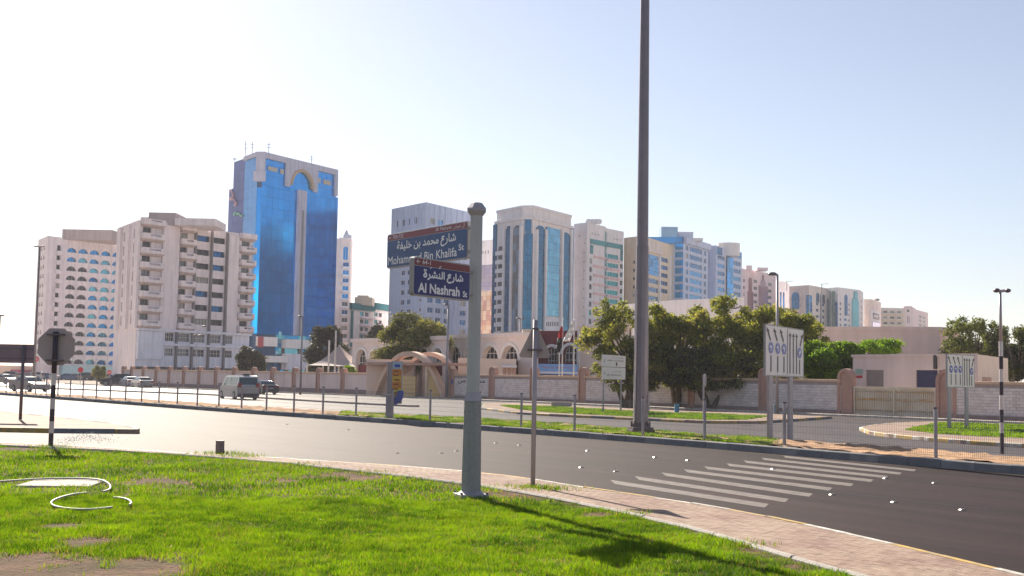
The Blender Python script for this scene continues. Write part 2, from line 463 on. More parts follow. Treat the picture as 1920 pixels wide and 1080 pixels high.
# --- islands
def island(name, px, z, body, kerbm, step=1.0, kw=0.15, ztop=None):
    pts = [G(p[0], p[1]) for p in px]
    loop = pts + [pts[0]]
    mb = MB(); inner = pts
    mb.prism([(p.x, p.y) for p in pts], -0.01, z - 0.01)
    o = struct(name, mb, body)
    kerb_run(o, loop, kw, 0, z, kerbm, step=step, near=150)
    return o, pts
isl1, isl1p = island('grass_island', [(903, 768), (968, 776.5), (1041, 781), (1185, 787.5), (1319, 794), (1417, 794.5), (1476, 791), (1560, 785), (1400, 777.5), (1233, 771.5), (1130, 766.5), (1041, 761), (955, 757.5), (908, 758)], 0.14, pinkpave, [kerbgrey, kerbyel], step=1.6)
isl3, isl3p = island('corner_island', [(1612, 807), (1630, 815), (1666, 820), (1729, 826), (1801, 832), (1920, 840), (2250, 858), (2250, 816), (1920, 800.5), (1760, 794), (1682, 797), (1640, 801)], 0.15, pinkpave2, [kerbwht, kerbyel], step=1.1)
isl4, isl4p = island('paved_island', [(-240, 806), (0, 810), (100, 812), (258, 813.5), (262, 811), (215, 801), (110, 788.5), (0, 777), (-240, 762)], 0.16, pinkpave2, [kerbyel, kerbyel, kerbgrey, kerbgrey], step=1.0, kw=0.2)

# --- pavement along the lawn
PE = [(-300, 824), (-60, 827), (100, 833), (200, 839), (300, 845.5), (400, 851.5), (500, 857), (640, 865), (820, 877.5), (900, 885), (960, 891), (1043, 904), (1140, 919), (1272, 937), (1421, 962), (1654, 1012), (1803, 1048), (1912, 1074), (2300, 1168)]
PI = [(-300, 830), (-60, 833.5), (100, 840), (200, 844.5), (300, 851), (430, 860), (560, 871), (640, 880), (820, 901), (900, 911), (1000, 927), (1060, 939), (1112, 949), (1272, 985), (1352, 1006), (1484, 1046), (1617, 1083), (1800, 1138), (2100, 1235)]
LZ = 0.12
pe = resample(smooth([G(p[0], p[1], LZ) for p in PE], 2), 0.6)
pi_ = resample(smooth([G(p[0], p[1], LZ) for p in PI], 2), 0.6)
for p in pe + pi_: p.z = 0
mb = MB(); mb.prism([(p.x, p.y) for p in pe + list(reversed(pi_))], -0.01, LZ - 0.03)
pavement = struct('pavement', mb, grout)
def inside(poly):
    P = [(p.x, p.y) for p in poly]
    def f(x, y):
        c = False; j = len(P) - 1
        for i in range(len(P)):
            xi, yi = P[i]; xj, yj = P[j]
            if (yi > y) != (yj > y) and x < (xj - xi) * (y - yi) / (yj - yi) + xi: c = not c
            j = i
        return c
    return f
# kerb of the pavement towards the road: painted, flush stones
kerb_run(pavement, pe, 0.12, 0, LZ, [kerbyel, kerbwht, kerbwht, kerbyel], step=1.0, near=110, side=-1)
# edging between pavement and lawn
edg = struct('lawn_edging', MB().poly([(p.x, p.y, 0.01) for p in (pi_[0], pi_[1], pi_[1] + Vector((0, .05, 0)), pi_[0] + Vector((0, .05, 0)))]), concrete)
kerb_run(edg, pi_, 0.07, 0, LZ + 0.025, [concrete], step=1.0, near=110, side=1, name='edging_stone', gap=0.02)
# brick pavers, laid across the walking direction
pav = []
PEi = offset(resample(pe, 0.205), -0.13)
A0 = resample(PEi, 0.205); tot = len(A0)
in_pav = inside(offset(pe, -0.14) + list(reversed(offset(pi_, 0.09))))
for i in range(tot - 1):
    a, b = A0[i], A0[i + 1]; u = (b - a).normalized(); nn = Vector((u.y, -u.x, 0))
    if a.y > 40: continue
    step = 0.103
    for r in range(0, 60):
        c = a + nn * (r * step + 0.05) + u * (0.1025 * (r % 2))
        if in_pav(c.x, c.y) and in_pav((c + u * 0.1).x, (c + u * 0.1).y): pav.append((c, u, nn))
        elif r > 3: 
            if not in_pav(c.x, c.y): break
def vis(p):
    q = p - Vector((0, 0, H)); d = q.dot(FWD)
    return d > 0 and abs(q.dot(RGT) / d * FPX) < 960 and abs(q.dot(UPV) / d * FPX) < 540
pav.sort(key=lambda t: t[0].length if vis(t[0]) else t[0].length + 100)
pv = [MB().box(-0.1, 0.1, -0.049, 0.049, -0.03, 0.0).mesh('paver', m) for m in (pinkpave, pinkpave2, pinkpave3)]
farp = MB()
for k, (c, u, nn) in enumerate(pav):
    z = LZ + random.uniform(-0.002, 0.001)
    mi = random.choice((0, 0, 1, 1, 2)); rz = math.atan2(u.y, u.x) + random.uniform(-.01, .01)
    if k < 300: link('paver', pv[mi], pavement, (c.x, c.y, z), rz)
    else:
        q = [c - u * .099 - nn * .049, c + u * .099 - nn * .049, c + u * .099 + nn * .049, c - u * .099 + nn * .049]
        farp.hexa([(p.x, p.y, z - .03) for p in q] + [(p.x, p.y, z) for p in q], mi)
part('paving', farp, [pinkpave, pinkpave2, pinkpave3], pavement, kind='stuff')

# --- lawn
lawn_poly = pi_ + [Vector((40, -5, 0)), Vector((-60, -5, 0))]
lp = offset(pi_, -0.02)
mb = MB()
nx, ny = 150, 130
xs = np.linspace(-32, 14, nx); ys = np.linspace(7, 44, ny)
in_lawn = inside(lp + [Vector((pi_[-1].x, -8, 0)), Vector((-70, -8, 0)), Vector((-70, pi_[0].y, 0))])
bare = [(G(20, 1055, LZ), 0.7), (G(140, 1058, LZ), 0.6), (G(235, 1075, LZ), 0.7), (G(165, 1015, LZ), 0.45), (G(40, 1078, LZ), .8), (G(290, 901, LZ), 0.55), (G(325, 903, LZ), 0.4),
        (G(20, 842, LZ), 0.8), (G(640, 888, LZ), 0.6), (G(590, 893, LZ), 0.3), (G(117, 905, LZ), 0.75), (G(900, 925, LZ), 0.45), (G(960, 925, LZ), 0.6), (G(120, 984, LZ), 0.35), (G(252, 955, LZ), 0.25),
        (G(1020, 932, LZ), 0.35), (G(250, 1055, LZ), 0.6), (G(260, 905, LZ), 0.3), (G(545, 900, LZ), 0.3), (G(680, 893, LZ), 0.5), (G(1115, 962, LZ), .3)]
def bareness(x, y):
    b = 0
    for c, r in bare:
        d = math.hypot((x - c.x), (y - c.y) * 0.75) / r
        if d < 1.6: b = max(b, 1.25 - d)
    n_ = noise.noise(Vector((x * 1.3, y * 1.3, 5.0))) * 0.5 + noise.noise(Vector((x * 4, y * 4, 9.0))) * 0.5
    return b + n_ * 0.9
def lawn_z(x, y):
    return LZ - 0.03 + 0.035 * noise.noise(Vector((x * 0.5, y * 0.5, 1.0))) + 0.018 * noise.noise(Vector((x * 2.5, y * 2.5, 2.0)))
mb = MB(); idx = {}
bp = lp
mb.poly([(p.x, p.y, 0.02) for p in lp] + [(pi_[-1].x, -8, 0.02), (-70, -8, 0.02), (-70, pi_[0].y, 0.02)])
k = len(mb.v)
for j in range(ny):
    for i in range(nx): mb.v.append((xs[i], ys[j], lawn_z(xs[i], ys[j])))
for j in range(ny - 1):
    for i in range(nx - 1):
        if all(in_lawn(xs[a], ys[b_]) for a, b_ in ((i, j), (i + 1, j), (i, j + 1), (i + 1, j + 1))):
            a = k + j * nx + i; mb.f.append((a, a + 1, a + nx + 1, a + nx)); mb.m.append(0)
# rim from the surface out to the edging
rim = [p for p in lp if p.y < 44]
for a, b in zip(rim, rim[1:]):
    ua = (b - a).normalized(); nn = Vector((ua.y, -ua.x, 0))
    mb.poly([(a.x, a.y, LZ - 0.02), (b.x, b.y, LZ - 0.02), ((b + nn * .8).x, (b + nn * .8).y, LZ - 0.05), ((a + nn * .8).x, (a + nn * .8).y, LZ - 0.05)])
lawn = struct('lawn_soil', mb, mat('lawn_soil', (0.15, 0.085, 0.055), rough=0.95, var=0.35, scale=5.0, bump=1.0, bscale=18, spec=0.1, col2=(0.09, 0.06, 0.03), c2s=1.2), smooth=True)

def blades(name, pos, hgt, wid, mats, choose, lean=0.5, hm=None):
    """one mesh of grass blades; pos Nx3"""
    n = len(pos); rng = np.random.default_rng(11)
    a = rng.uniform(0, 2 * np.pi, n); h = hgt * rng.uniform(0.5, 1.25, n) * (hm if hm is not None else 1); w = wid * rng.uniform(0.7, 1.3, n)
    la = rng.uniform(0, 2 * np.pi, n); ln = lean * rng.uniform(0.1, 1.0, n) * h
    dx, dy = np.cos(a) * w / 2, np.sin(a) * w / 2
    v = np.zeros((n, 5, 3))
    lx, ly = np.cos(la) * ln, np.sin(la) * ln
    v[:, 0] = pos + np.stack([-dx, -dy, np.zeros(n)], 1); v[:, 1] = pos + np.stack([dx, dy, np.zeros(n)], 1)
    v[:, 2] = pos + np.stack([dx * .8 + lx * .35, dy * .8 + ly * .35, h * .6], 1); v[:, 3] = pos + np.stack([-dx * .8 + lx * .35, -dy * .8 + ly * .35, h * .6], 1)
    v[:, 4] = pos + np.stack([lx, ly, h], 1)
    b = np.arange(n) * 5
    loops = np.stack([b, b + 1, b + 2, b + 3, b + 3, b + 2, b + 4], 1).reshape(-1)
    me = bpy.data.meshes.new(name)
    me.vertices.add(5 * n); me.vertices.foreach_set('co', v.reshape(-1))
    me.loops.add(7 * n); me.loops.foreach_set('vertex_index', loops.astype(np.int32))
    me.polygons.add(2 * n)
    st = np.zeros((n, 2), np.int32); st[:, 0] = np.arange(n) * 7; st[:, 1] = st[:, 0] + 4
    me.polygons.foreach_set('loop_start', st.reshape(-1))
    for m in mats: me.materials.append(m)
    me.polygons.foreach_set('material_index', np.repeat(choose, 2).astype(np.int32))
    me.update(); me.validate()
    o = link(name, me); o['kind'] = 'stuff'; return o
gm = [mat('grass_green', (0.105, 0.205, 0.006), rough=0.6, var=0.2, scale=1.0, trans=0.45, spec=0.2),
      mat('grass_bright', (0.185, 0.295, 0.008), rough=0.6, var=0.2, scale=1.0, trans=0.45, spec=0.2),
      mat('grass_deep', (0.04, 0.095, 0.006), rough=0.6, var=0.2, scale=1.0, trans=0.45, spec=0.2),
      mat('grass_straw', (0.30, 0.24, 0.07), rough=0.7, var=0.2, scale=1.0, trans=0.4, spec=0.2)]
rng = np.random.default_rng(5)
GX0, GY0, GS = -80.0, 0.0, 0.2
def field(fn, x0, x1, y0, y1, st=0.2):
    xs_ = np.arange(x0, x1 + st, st); ys_ = np.arange(y0, y1 + st, st)
    A = np.array([[fn(x, y) for x in xs_] for y in ys_])
    def f(X, Y):
        u = np.clip((X - x0) / st, 0, len(xs_) - 1.001); v = np.clip((Y - y0) / st, 0, len(ys_) - 1.001)
        i = u.astype(int); j = v.astype(int); a = u - i; b = v - j
        i1 = np.minimum(i + 1, len(xs_) - 1); j1 = np.minimum(j + 1, len(ys_) - 1)
        return (A[j, i] * (1 - a) + A[j, i1] * a) * (1 - b) + (A[j1, i] * (1 - a) + A[j1, i1] * a) * b
    return f
def inpoly(poly, X, Y):
    c = np.zeros(len(X), bool); n = len(poly)
    for i in range(n):
        a, b = poly[i], poly[i - 1]
        if a[1] == b[1]: continue
        c ^= ((a[1] > Y) != (b[1] > Y)) & (X < (b[0] - a[0]) * (Y - a[1]) / (b[1] - a[1]) + a[0])
    return c
def cover(n, box, poly, zf, bare_f=None, dens_f=None, thr=.42, fr=True, st=0.2):
    x0, x1, y0, y1 = box
    X = rng.uniform(x0, x1, n); Y = rng.uniform(y0, y1, n)
    k = inpoly(poly, X, Y)
    if fr: k &= np.abs(X) < Y * .4425 + .5
    X, Y = X[k], Y[k]; m = len(X)
    if bare_f is not None:
        B = field(bare_f, x0, x1, y0, y1, st)(X, Y); k = B < thr + rng.uniform(-.3, .3, m); X, Y, B = X[k], Y[k], B[k]
    else:
        k = dens_f(X, Y) > rng.random(m) if dens_f is not None else np.ones(m, bool); X, Y = X[k], Y[k]; B = np.zeros(len(X))
    m = len(X)
    T = field(lambda x, y: 0.7 * noise.noise(Vector((x * .7, y * .7, 7.0))) + 0.7 * noise.noise(Vector((x * 4.2, y * 4.2, 8.0))), x0, x1, y0, y1, st)(X, Y) + rng.uniform(-.35, .35, m)
    Hm = np.maximum(.35, field(lambda x, y: 1.0 + .7 * noise.noise(Vector((x * 1.5, y * 1.5, 20.0))) + 1.1 * noise.noise(Vector((x * 4.6, y * 4.6, 21.0))), x0, x1, y0, y1, st)(X, Y))
    ch = np.where(T < -.28, 2, np.where(T > .14, 1, 0)); ch = np.where(rng.random(m) < .05 + np.maximum(0, B - .1) * .4, 3, ch)
    return np.stack([X, Y, zf(X, Y)], 1), ch, Hm
def frustum(x, y, m=1.06):
    return abs(x) < y * 960 / FPX * m + 0.5
LP = [(p.x, p.y) for p in lp] + [(pi_[-1].x, -8), (-70, -8), (-70, pi_[0].y)]
LZF = field(lawn_z, -20, 10, 10, 43, .25)
p1, c1, h1 = cover(620000, (-9.5, 9, 11.5, 20), LP, LZF, bareness, st=.12)
p2, c2, h2 = cover(300000, (-19.5, 4, 20, 42), LP, LZF, bareness, st=.16)
blades('grass', p1, 0.055, 0.0062, gm, c1, 0.9, h1)
blades('grass_verge', p2, 0.06, 0.0125, gm, c2, 0.8, h2)
# grass on the median and the islands
def grass_on(name, poly, z, n, hgt, wid, dens=None):
    P_ = [(p.x, p.y) for p in poly]; X = [p[0] for p in P_]; Y = [p[1] for p in P_]; x0, x1, y0, y1 = max(min(X), -30), min(max(X), 40), min(Y), max(Y)
    D = field(dens, x0, x1, y0, y1, .5) if dens else None
    pos, ch, hm = cover(n, (x0, x1, y0, y1), P_, lambda a, b: np.full(len(a), z), None, D, fr=False, st=.5)
    if len(pos): blades(name, pos, hgt, wid, gm, ch, 0.7, hm)
def pxs(p):                             # picture column of a ground point
    d = p - Vector((0, 0, H)); return 960 + FPX * d.dot(RGT) / d.dot(FWD)
gA = [p for p in inF if 625 < pxs(p) < 1492]; gB = [p for p in inB if 640 < pxs(p) < 1470]
def mdens(x, y):
    px = pxs(Vector((x, y, 0)))
    base = 0.85
    if px > 1400: base = 0.85 - (px - 1400) / 110
    if px < 780: base = 0.55
    return base - 0.8 * max(0, noise.noise(Vector((x * .6, y * .6, 4.0))) + 0.1)
grass_on('median_grass', gA + list(reversed(gB)), KZ - 0.02, 400000, 0.09, 0.022, dens=mdens)
i1g = [G(p[0], p[1], .13) for p in [(938, 760.5), (975, 768), (1041, 774), (1185, 781), (1319, 787), (1400, 787), (1440, 781), (1320, 776), (1233, 773.5), (1130, 768.5), (1041, 763)]]
grass_on('island_grass', i1g, 0.12, 130000, 0.09, 0.035)
raised('island_turf', i1g, 0.1, 0.134, turf)
i3g = [G(p[0], p[1], .14) for p in [(1697, 806), (1754, 813), (1840, 818), (1920, 821.5), (2200, 835), (2200, 810), (1920, 797), (1760, 793)]]
grass_on('corner_grass', i3g, 0.13, 90000, 0.09, 0.03)
raised('corner_turf', i3g, 0.1, 0.144, turf)
mt = [p + Vector((0, 0, 0)) for p in gA + list(reversed(gB))]

# --- crossing bars, worn edge line
bars = [((1144, 900), (1442, 950), 8), ((1190, 893), (1479, 940), 7.2), ((1240, 886), (1524, 930), 6.6), ((1282, 880), (1561, 918.5), 6), ((1320, 874.5), (1601, 910.5), 5.6), ((1362, 869), (1638, 902.5), 5.2), ((1394, 863.5), (1665, 895.5), 4.8), ((1428, 858.5), (1691, 889), 4.4), ((1468, 854.5), (1718, 883), 4)]
for (a, b, t) in bars:
    mb = MB()
    A1 = G(a[0], a[1]); A2 = G(a[0] + t * 1.2, a[1] + t); B1 = G(b[0], b[1] - t * .6); B2 = G(b[0] - t, b[1] + t * .3)
    mb.poly([(p.x, p.y, 0.004) for p in (A1, A2, B2, B1)])
    part('crossing_bar', mb, roadpaint, road)
mb = MB()
el = [p + Vector((-0.1, -0.35, 0)) for p in medf if -100 < pxs(p) < 2100]
for a, b in zip(el, el[1:]):
    if pxs(a) > 1380: mb.poly([(a.x, a.y, 0.004), (b.x, b.y, 0.004), (b.x + .03, b.y - .14, 0.004), (a.x + .03, a.y - .14, 0.004)])
part('edge_line', mb, roadpaint, road)
# --- road studs
studm = mat('stud_white', (0.20, 0.185, 0.165), rough=0.35, var=0.1)
st = MB().rbox((0, 0), 0.12, 0.09, 0, 0.02, 0, 0, 0.65).mesh('road_stud', studm)
for (x, y) in [(974, 835), (930, 831), (1102, 845.5), (1228, 858), (1290, 863.5), (1090, 877), (1155, 884.5), (1661, 897.5), (1753, 906), (1561, 928), (1677, 942), (1805, 956.5), (856, 846), (828, 850), (538, 796), (653, 806), (745, 850), (1450, 880)]:
    p = G(x, y); o = link('road_stud', st, None, (p.x, p.y, 0), 0.3 + random.uniform(-.2, .2))
    tag(o, 'small white reflective stud fixed to the dark asphalt of the main road', 'road stud', 'white studs on the main road')
# concrete cover in the lawn
c = G(117, 905, LZ)
mb = MB(); mb.rbox(c, 1.25, 1.35, 0.04, 0.125, 0.1)
single('inspection_cover', mb, concrete, 'rough rectangular concrete cover slab sunk in the lawn inside the hose loop', 'drain cover', base=(c.x, c.y, .04), bevel=0.02)

# --- sealed seams running along the lanes
seam = mat('road_seam', (0.012, 0.010, 0.011), rough=0.7, var=.3)
for k_, (dd, a_, b_) in enumerate(((-4.6, 300, 1500), (-8.4, 700, 2100), (-12.3, 100, 1250))):
    q = [p for p in offset(resample(medf, 1.5), dd) if a_ < pxs(p) < b_]
    q = [p + Vector((0.10 * noise.noise(Vector((p.x * .35, k_ * 9.0, 0))), 0.22 * noise.noise(Vector((p.x * .3, p.y * .3, k_ * 3.0))), 0)) for p in q]
    mb = MB()
    for a, b in zip(q, q[1:]): mb.poly([(a.x, a.y, .003), (b.x, b.y, .003), (b.x + .012, b.y + .035, .003), (a.x + .012, a.y + .035, .003)])
    part('road_seam', mb, seam, road)
# --- weeds round the feet of the posts and along the lawn edging
W_ = []
for (x, y, r, n) in ((1003, 914, .34, 420), (1030, 918, .22, 160), (415, 851, .42, 420), (455, 856, .35, 260), (884, 934, .42, 260), (96, 838, .3, 240), (560, 871, .3, 150), (700, 886, .35, 160), (1180, 963, .2, 120), (1400, 1022, .2, 120)):
    c = G(x, y, LZ)
    for _ in range(n): W_.append((c.x + rng.normal() * r, c.y + rng.normal() * r * .8, LZ - .01))
W_ = np.array(W_); blades('weeds', W_, .075, .011, gm, rng.choice([0, 1, 2, 3], len(W_), p=[.3, .2, .3, .2]), 1.1)
# --- dry litter scattered over the lawn
lit = MB()
for _ in range(260):
    x, y = rng.uniform(-8, 6), rng.uniform(12.5, 26)
    if not in_lawn(x, y): continue
    z = lawn_z(x, y) + rng.uniform(.01, .05); a = rng.uniform(0, 6.28); s_ = rng.uniform(.012, .03); dx, dy = math.cos(a) * s_, math.sin(a) * s_
    lit.poly([(x - dx, y - dy, z), (x + dy * .4, y - dx * .4, z + .008), (x + dx, y + dy, z + .004), (x - dy * .4, y + dx * .4, z)])
struct('leaf_litter', lit, mat('dry_leaf', (0.30, 0.20, 0.10), rough=.8), kind='stuff')
# ================================================================== BUILDINGS
class Face:
    """vertical plane between two ground points A (left as seen) and B (right), height h"""
    def __init__(s, A, B, h):
        s.A = Vector((A[0], A[1], 0)); s.B = Vector((B[0], B[1], 0)); s.h = h
        d = s.B - s.A; s.L = d.length; s.u = d.normalized(); s.n = Vector((s.u.y, -s.u.x, 0)); s.ang = math.atan2(s.u.y, s.u.x)
    def pt(s, u, z, d=0): return s.A + s.u * u + Vector((0, 0, z)) + s.n * d
    def uv(s, px, py):
        r = ray(px, py); o = Vector((0, 0, H)); k = (s.A - o).dot(s.n) / r.dot(s.n); p = o + r * k
        return (p - s.A).dot(s.u), p.z
    def U(s, px, py): return s.uv(px, py)[0]
    def Z(s, px, py): return s.uv(px, py)[1]
    def box(s, mb, u0, u1, z0, z1, d0, d1, mi=0):
        p = [s.pt(u0, 0, d1), s.pt(u1, 0, d1), s.pt(u1, 0, d0), s.pt(u0, 0, d0)]
        mb.hexa([(q.x, q.y, z0) for q in p] + [(q.x, q.y, z1) for q in p], mi); return mb
    def rect(s, mb, u0, u1, z0, z1, d=0, mi=0):
        mb.poly([s.pt(u0, z0, d), s.pt(u1, z0, d), s.pt(u1, z1, d), s.pt(u0, z1, d)], mi); return mb
    def holes(s, mb, hs, z0=0, z1=None, u0=0, u1=None, rec=0.3, mi=0):
        """wall sheet with openings (u0,u1,z0,z1,kind) cut out, each with reveals"""
        z1 = s.h if z1 is None else z1; u1 = s.L if u1 is None else u1
        hs = [h for h in hs if h[0] > u0 and h[1] < u1 and h[2] > z0 and h[3] < z1]
        us = sorted({round(x, 4) for h in hs for x in h[:2]} | {u0, u1}); zs = sorted({round(x, 4) for h in hs for x in h[2:4]} | {z0, z1})
        for a, b in zip(us, us[1:]):
            if b - a < 1e-3: continue
            cu = (a + b) / 2; run = None
            for c, d in zip(zs, zs[1:]):
                cz = (c + d) / 2
                hit = any(h[0] < cu < h[1] and h[2] < cz < h[3] for h in hs)
                if not hit: run = (run[0], d) if run else (c, d)
                if hit and run: s.rect(mb, a, b, run[0], run[1], 0, mi); run = None
            if run: s.rect(mb, a, b, run[0], run[1], 0, mi)
        for h in hs:
            a, b, c, d = h[:4]; kind = h[4] if len(h) > 4 else 'rect'
            P = s.pt
            if kind == 'rect':
                out = [(a, c), (b, c), (b, d), (a, d)]
            else:
                arc = arch_pts(a, b, c, d)
                out = [(a, c), (b, c)] + arc
                m_ = len(arc) // 2
                for q in range(m_): mb.poly([P(b, d), P(*arc[q + 1]), P(*arc[q])][::-1], mi)
                for q in range(m_, len(arc) - 1): mb.poly([P(a, d), P(*arc[q + 1]), P(*arc[q])][::-1], mi)
            for q in range(len(out)):
                e, f = out[q], out[(q + 1) % len(out)]
                mb.poly([P(e[0], e[1], 0), P(f[0], f[1], 0), P(f[0], f[1], -rec), P(e[0], e[1], -rec)], mi)
        return mb
def arch_pts(a, b, c, d, n=10):
    """from right spring over the top to the left spring (elliptic arch filling the upper part)"""
    r = (b - a) / 2; rh = min(r, d - c); zc = d - rh
    return [((a + b) / 2 + r * math.cos(math.pi * i / n), zc + rh * math.sin(math.pi * i / n)) for i in range(n + 1)]
WINC = {}
def window_mesh(w, h, kind, fr, gl, rec=0.26, mull=1, trans=0, ft=0.07):
    key = (round(w, 2), round(h, 2), kind, fr.name, gl.name, rec, mull, trans, ft)
    if key in WINC: return WINC[key]
    mb = MB()
    if kind == 'rect':
        mb.poly([(0, rec, 0), (w, rec, 0), (w, rec, h), (0, rec, h)], 1)
    else:
        mb.poly([(0, rec, 0), (w, rec, 0)] + [(p[0], rec, p[1]) for p in arch_pts(0, w, 0, h)], 1)
        A = arch_pts(0, w, 0, h); B_ = arch_pts(ft, w - ft, ft, h - ft)
        for i in range(len(A) - 1):
            mb.poly([(A[i][0], rec - .06, A[i][1]), (A[i + 1][0], rec - .06, A[i + 1][1]), (B_[i + 1][0], rec - .06, B_[i + 1][1]), (B_[i][0], rec - .06, B_[i][1])], 0)
    y0, y1 = rec - 0.07, rec - 0.003
    mb.box(0, w, y0, y1, 0, ft, 0)
    top = h if kind == 'rect' else max(h - w / 2, ft * 1.5)
    if kind == 'rect': mb.box(0, w, y0, y1, h - ft, h, 0)
    mb.box(0, ft, y0, y1, ft, top - (ft if kind == 'rect' else 0), 0); mb.box(w - ft, w, y0, y1, ft, top - (ft if kind == 'rect' else 0), 0)
    for i in range(1, mull + 1):
        x = w * i / (mull + 1); zt = h - ft
        if kind != 'rect':
            r = w / 2; rh = min(r, h); zt = (h - rh) + rh * math.sqrt(max(0, 1 - ((x - r) / r) ** 2)) - ft * .3
        mb.box(x - ft / 2, x + ft / 2, y0 + .01, y1, ft, zt, 0)
    for i in range(1, trans + 1):
        z = h * i / (trans + 1); mb.box(ft, w - ft, y0 + .015, y1, z - ft / 2, z + ft / 2, 0)
    me = mb.mesh('window', [fr, gl]); WINC[key] = me; return me
def put(name, me, parent, face, u, z, d=0):
    off = wloc(parent); p = face.pt(u, z, d) - off
    return link(name, me, parent, p, face.ang)
def windows(parent, face, hs, fr, gls, rec=0.26, mull=1, trans=0, ft=0.07, name='window'):
    for h in hs:
        g = random.choice(gls) if isinstance(gls, (list, tuple)) else gls
        if random.random() < .09 and h[1] - h[0] < 4: g = BLIND
        put(name, window_mesh(h[1] - h[0], h[3] - h[2], h[4] if len(h) > 4 else 'rect', fr, g, rec, mull, trans, ft), parent, face, h[0], h[2])
def cols(face, px, py):                 # column edges given in the picture at row py
    return [(face.U(a, py), face.U(b, py)) for a, b in px]
def rows(face, px, top, bot, last_top, n):
    zt, zb, zl = face.Z(px, top), face.Z(px, bot), face.Z(px, last_top); st = (zt - zl) / (n - 1) if n > 1 else 0
    return [(zb - i * st, zt - i * st) for i in range(n)]
def cross(C, R, kind='rect'): return [(a, b, c, d, kind) for a, b in C for c, d in R if c > 0.3]
class Bld:
    def __init__(s, label, corners, d, ref=0, back=22, name='building', cat='building', parapet=1.0):
        p0 = PD(*corners[ref], d); s.h = p0.z
        s.c = [PZ(x, y, s.h) for x, y in corners]
        s.faces = [Face(a, b, s.h) for a, b in zip(s.c, s.c[1:])]
        a, b = s.c[0], s.c[-1]; away = ((a + b) / 2); away.z = 0; away.normalize(); s.away = away
        s.bk = [b + away * back, a + away * back]
        s.o = thing(name, label, cat, (s.c[0].x, s.c[0].y, 0))
        s.foot = [(p.x, p.y) for p in s.c + s.bk]
    def shell(s, mb, mi=0, roof=None, z0=0, rz=None):
        n = len(s.c); P = s.foot; z1 = s.h
        for i in range(n - 1, len(P)):
            a, b = P[i], P[(i + 1) % len(P)]; mb.poly([(a[0], a[1], z0), (b[0], b[1], z0), (b[0], b[1], z1), (a[0], a[1], z1)], mi)
        mb.poly([(p[0], p[1], (z1 if rz is None else rz)) for p in P], mi if roof is None else roof)
        return mb
def roof_box(b, name, px0, px1, ytop, depth_off, d2, m, mb=None):
    """a box on the roof: picture columns px0..px1, top at row ytop, standing depth_off behind the first corner"""
    base = min(p.y for p in b.c) + depth_off
    A = PD(px0, ytop, base); B_ = PD(px1, ytop, base)
    mb = MB(); mb.prism([(A.x, A.y), (B_.x, B_.y), (B_.x, B_.y + d2), (A.x, A.y + d2)], b.h - 0.5, A.z)
    return part(name, mb, m, b.o)

GL_B = glassm('glass_blue', (0.015, 0.24, 0.55)); GL_D = glassm('glass_dark', (0.03, 0.022, 0.035), metal=0.3)
GL_DB = glassm('glass_deep_blue', (0.008, 0.11, 0.30)); GL_C = glassm('glass_cyan', (0.12, 0.42, 0.55)); GL_G = glassm('glass_grey', (0.14, 0.14, 0.16), metal=0.3)
GL_T = glassm('glass_teal', (0.005, 0.26, 0.29), metal=0.8); GL_L = glassm('glass_light_blue', (0.28, 0.52, 0.66), metal=0.7); GL_Y = mat('drawn_blind', (0.62, 0.52, 0.36), rough=0.6)
BLIND = mat('pale_curtain', (0.36, 0.34, 0.32), rough=.4, var=.3, scale=.5)
WHITEF = mat('white_frame', (0.62, 0.60, 0.58), rough=0.5); DARKF = mat('dark_frame', (0.06, 0.055, 0.06), rough=0.5); GREYF = mat('grey_frame', (0.25, 0.25, 0.27), rough=0.5)
roofm = mat('roof', (0.30, 0.28, 0.26), rough=0.95)

# ---------------- 1 arched-window block
WM1 = wallm('wall_ivory', (0.50, 0.455, 0.455)); TR1 = wallm('trim_white', (0.66, 0.65, 0.62), streak=.1); BR1 = wallm('wall_mauve_brown', (0.30, 0.25, 0.24))
b = Bld('ivory office block covered in thirteen rows of half round arched windows', [(72, 449.6), (90, 442), (119, 445.5), (245, 459.5)], 340, ref=2, back=24, name='office_building', cat='office block')
fl, fm, ff = b.faces
C = cols(ff, [(126 + 21.3 * i, 144.6 + 21.3 * i) for i in range(6)], 468)
R = rows(ff, 135, 464.5, 473.5, 673.5, 13)
Hs = cross(C, R, 'arch')
mb = MB(); ff.holes(mb, Hs, rec=0.55)
Hl = []
u_w = fl.L
R2 = [(z0 + .3, z1 + .2) for z0, z1 in R]
Hl = [(u_w * (0.08 + .26 * i), u_w * (0.22 + .26 * i), c, d, 'arch') for i in range(3) for c, d in R2]
fl.holes(mb, Hl, rec=.4)
Hm = [(fm.L * .62, fm.L * .86, c + .1, d + .3) for c, d in R]
fm.holes(mb, Hm, rec=.5)
b.shell(mb, 0, 1); part('wall', mb, [WM1, roofm], b.o)
gsel = {}
for h in Hs:
    ci = round((h[0] - C[0][0]) / (C[1][0] - C[0][0])); ri = round((R[0][0] - h[2]) / (R[0][0] - R[1][0]))
    g = GL_D if (ci < 2 and ri >= 2) else random.choice([GL_B, GL_C, GL_B, GL_DB])
    put('window', window_mesh(h[1] - h[0], h[3] - h[2], 'arch', GREYF, g, .5, 2), b.o, ff, h[0], h[2])
windows(b.o, fl, Hl, DARKF, [GL_D], .35, 0); windows(b.o, fm, Hm, DARKF, [GL_D], .45, 0)
mb = MB()                                                          # arch surrounds of the lower floors and floor bands
for h in Hs:
    if h[2] < R[9][0] + .1:
        A = arch_pts(h[0] - .12, h[1] + .12, h[2], h[3] + .2); B_ = arch_pts(h[0] - .5, h[1] + .5, h[2], h[3] + .6)
        for i in range(len(A) - 1): mb.extr([ff.pt(*A[i], .003), ff.pt(*B_[i], .003), ff.pt(*B_[i + 1], .003), ff.pt(*A[i + 1], .003)], ff.n * .18)
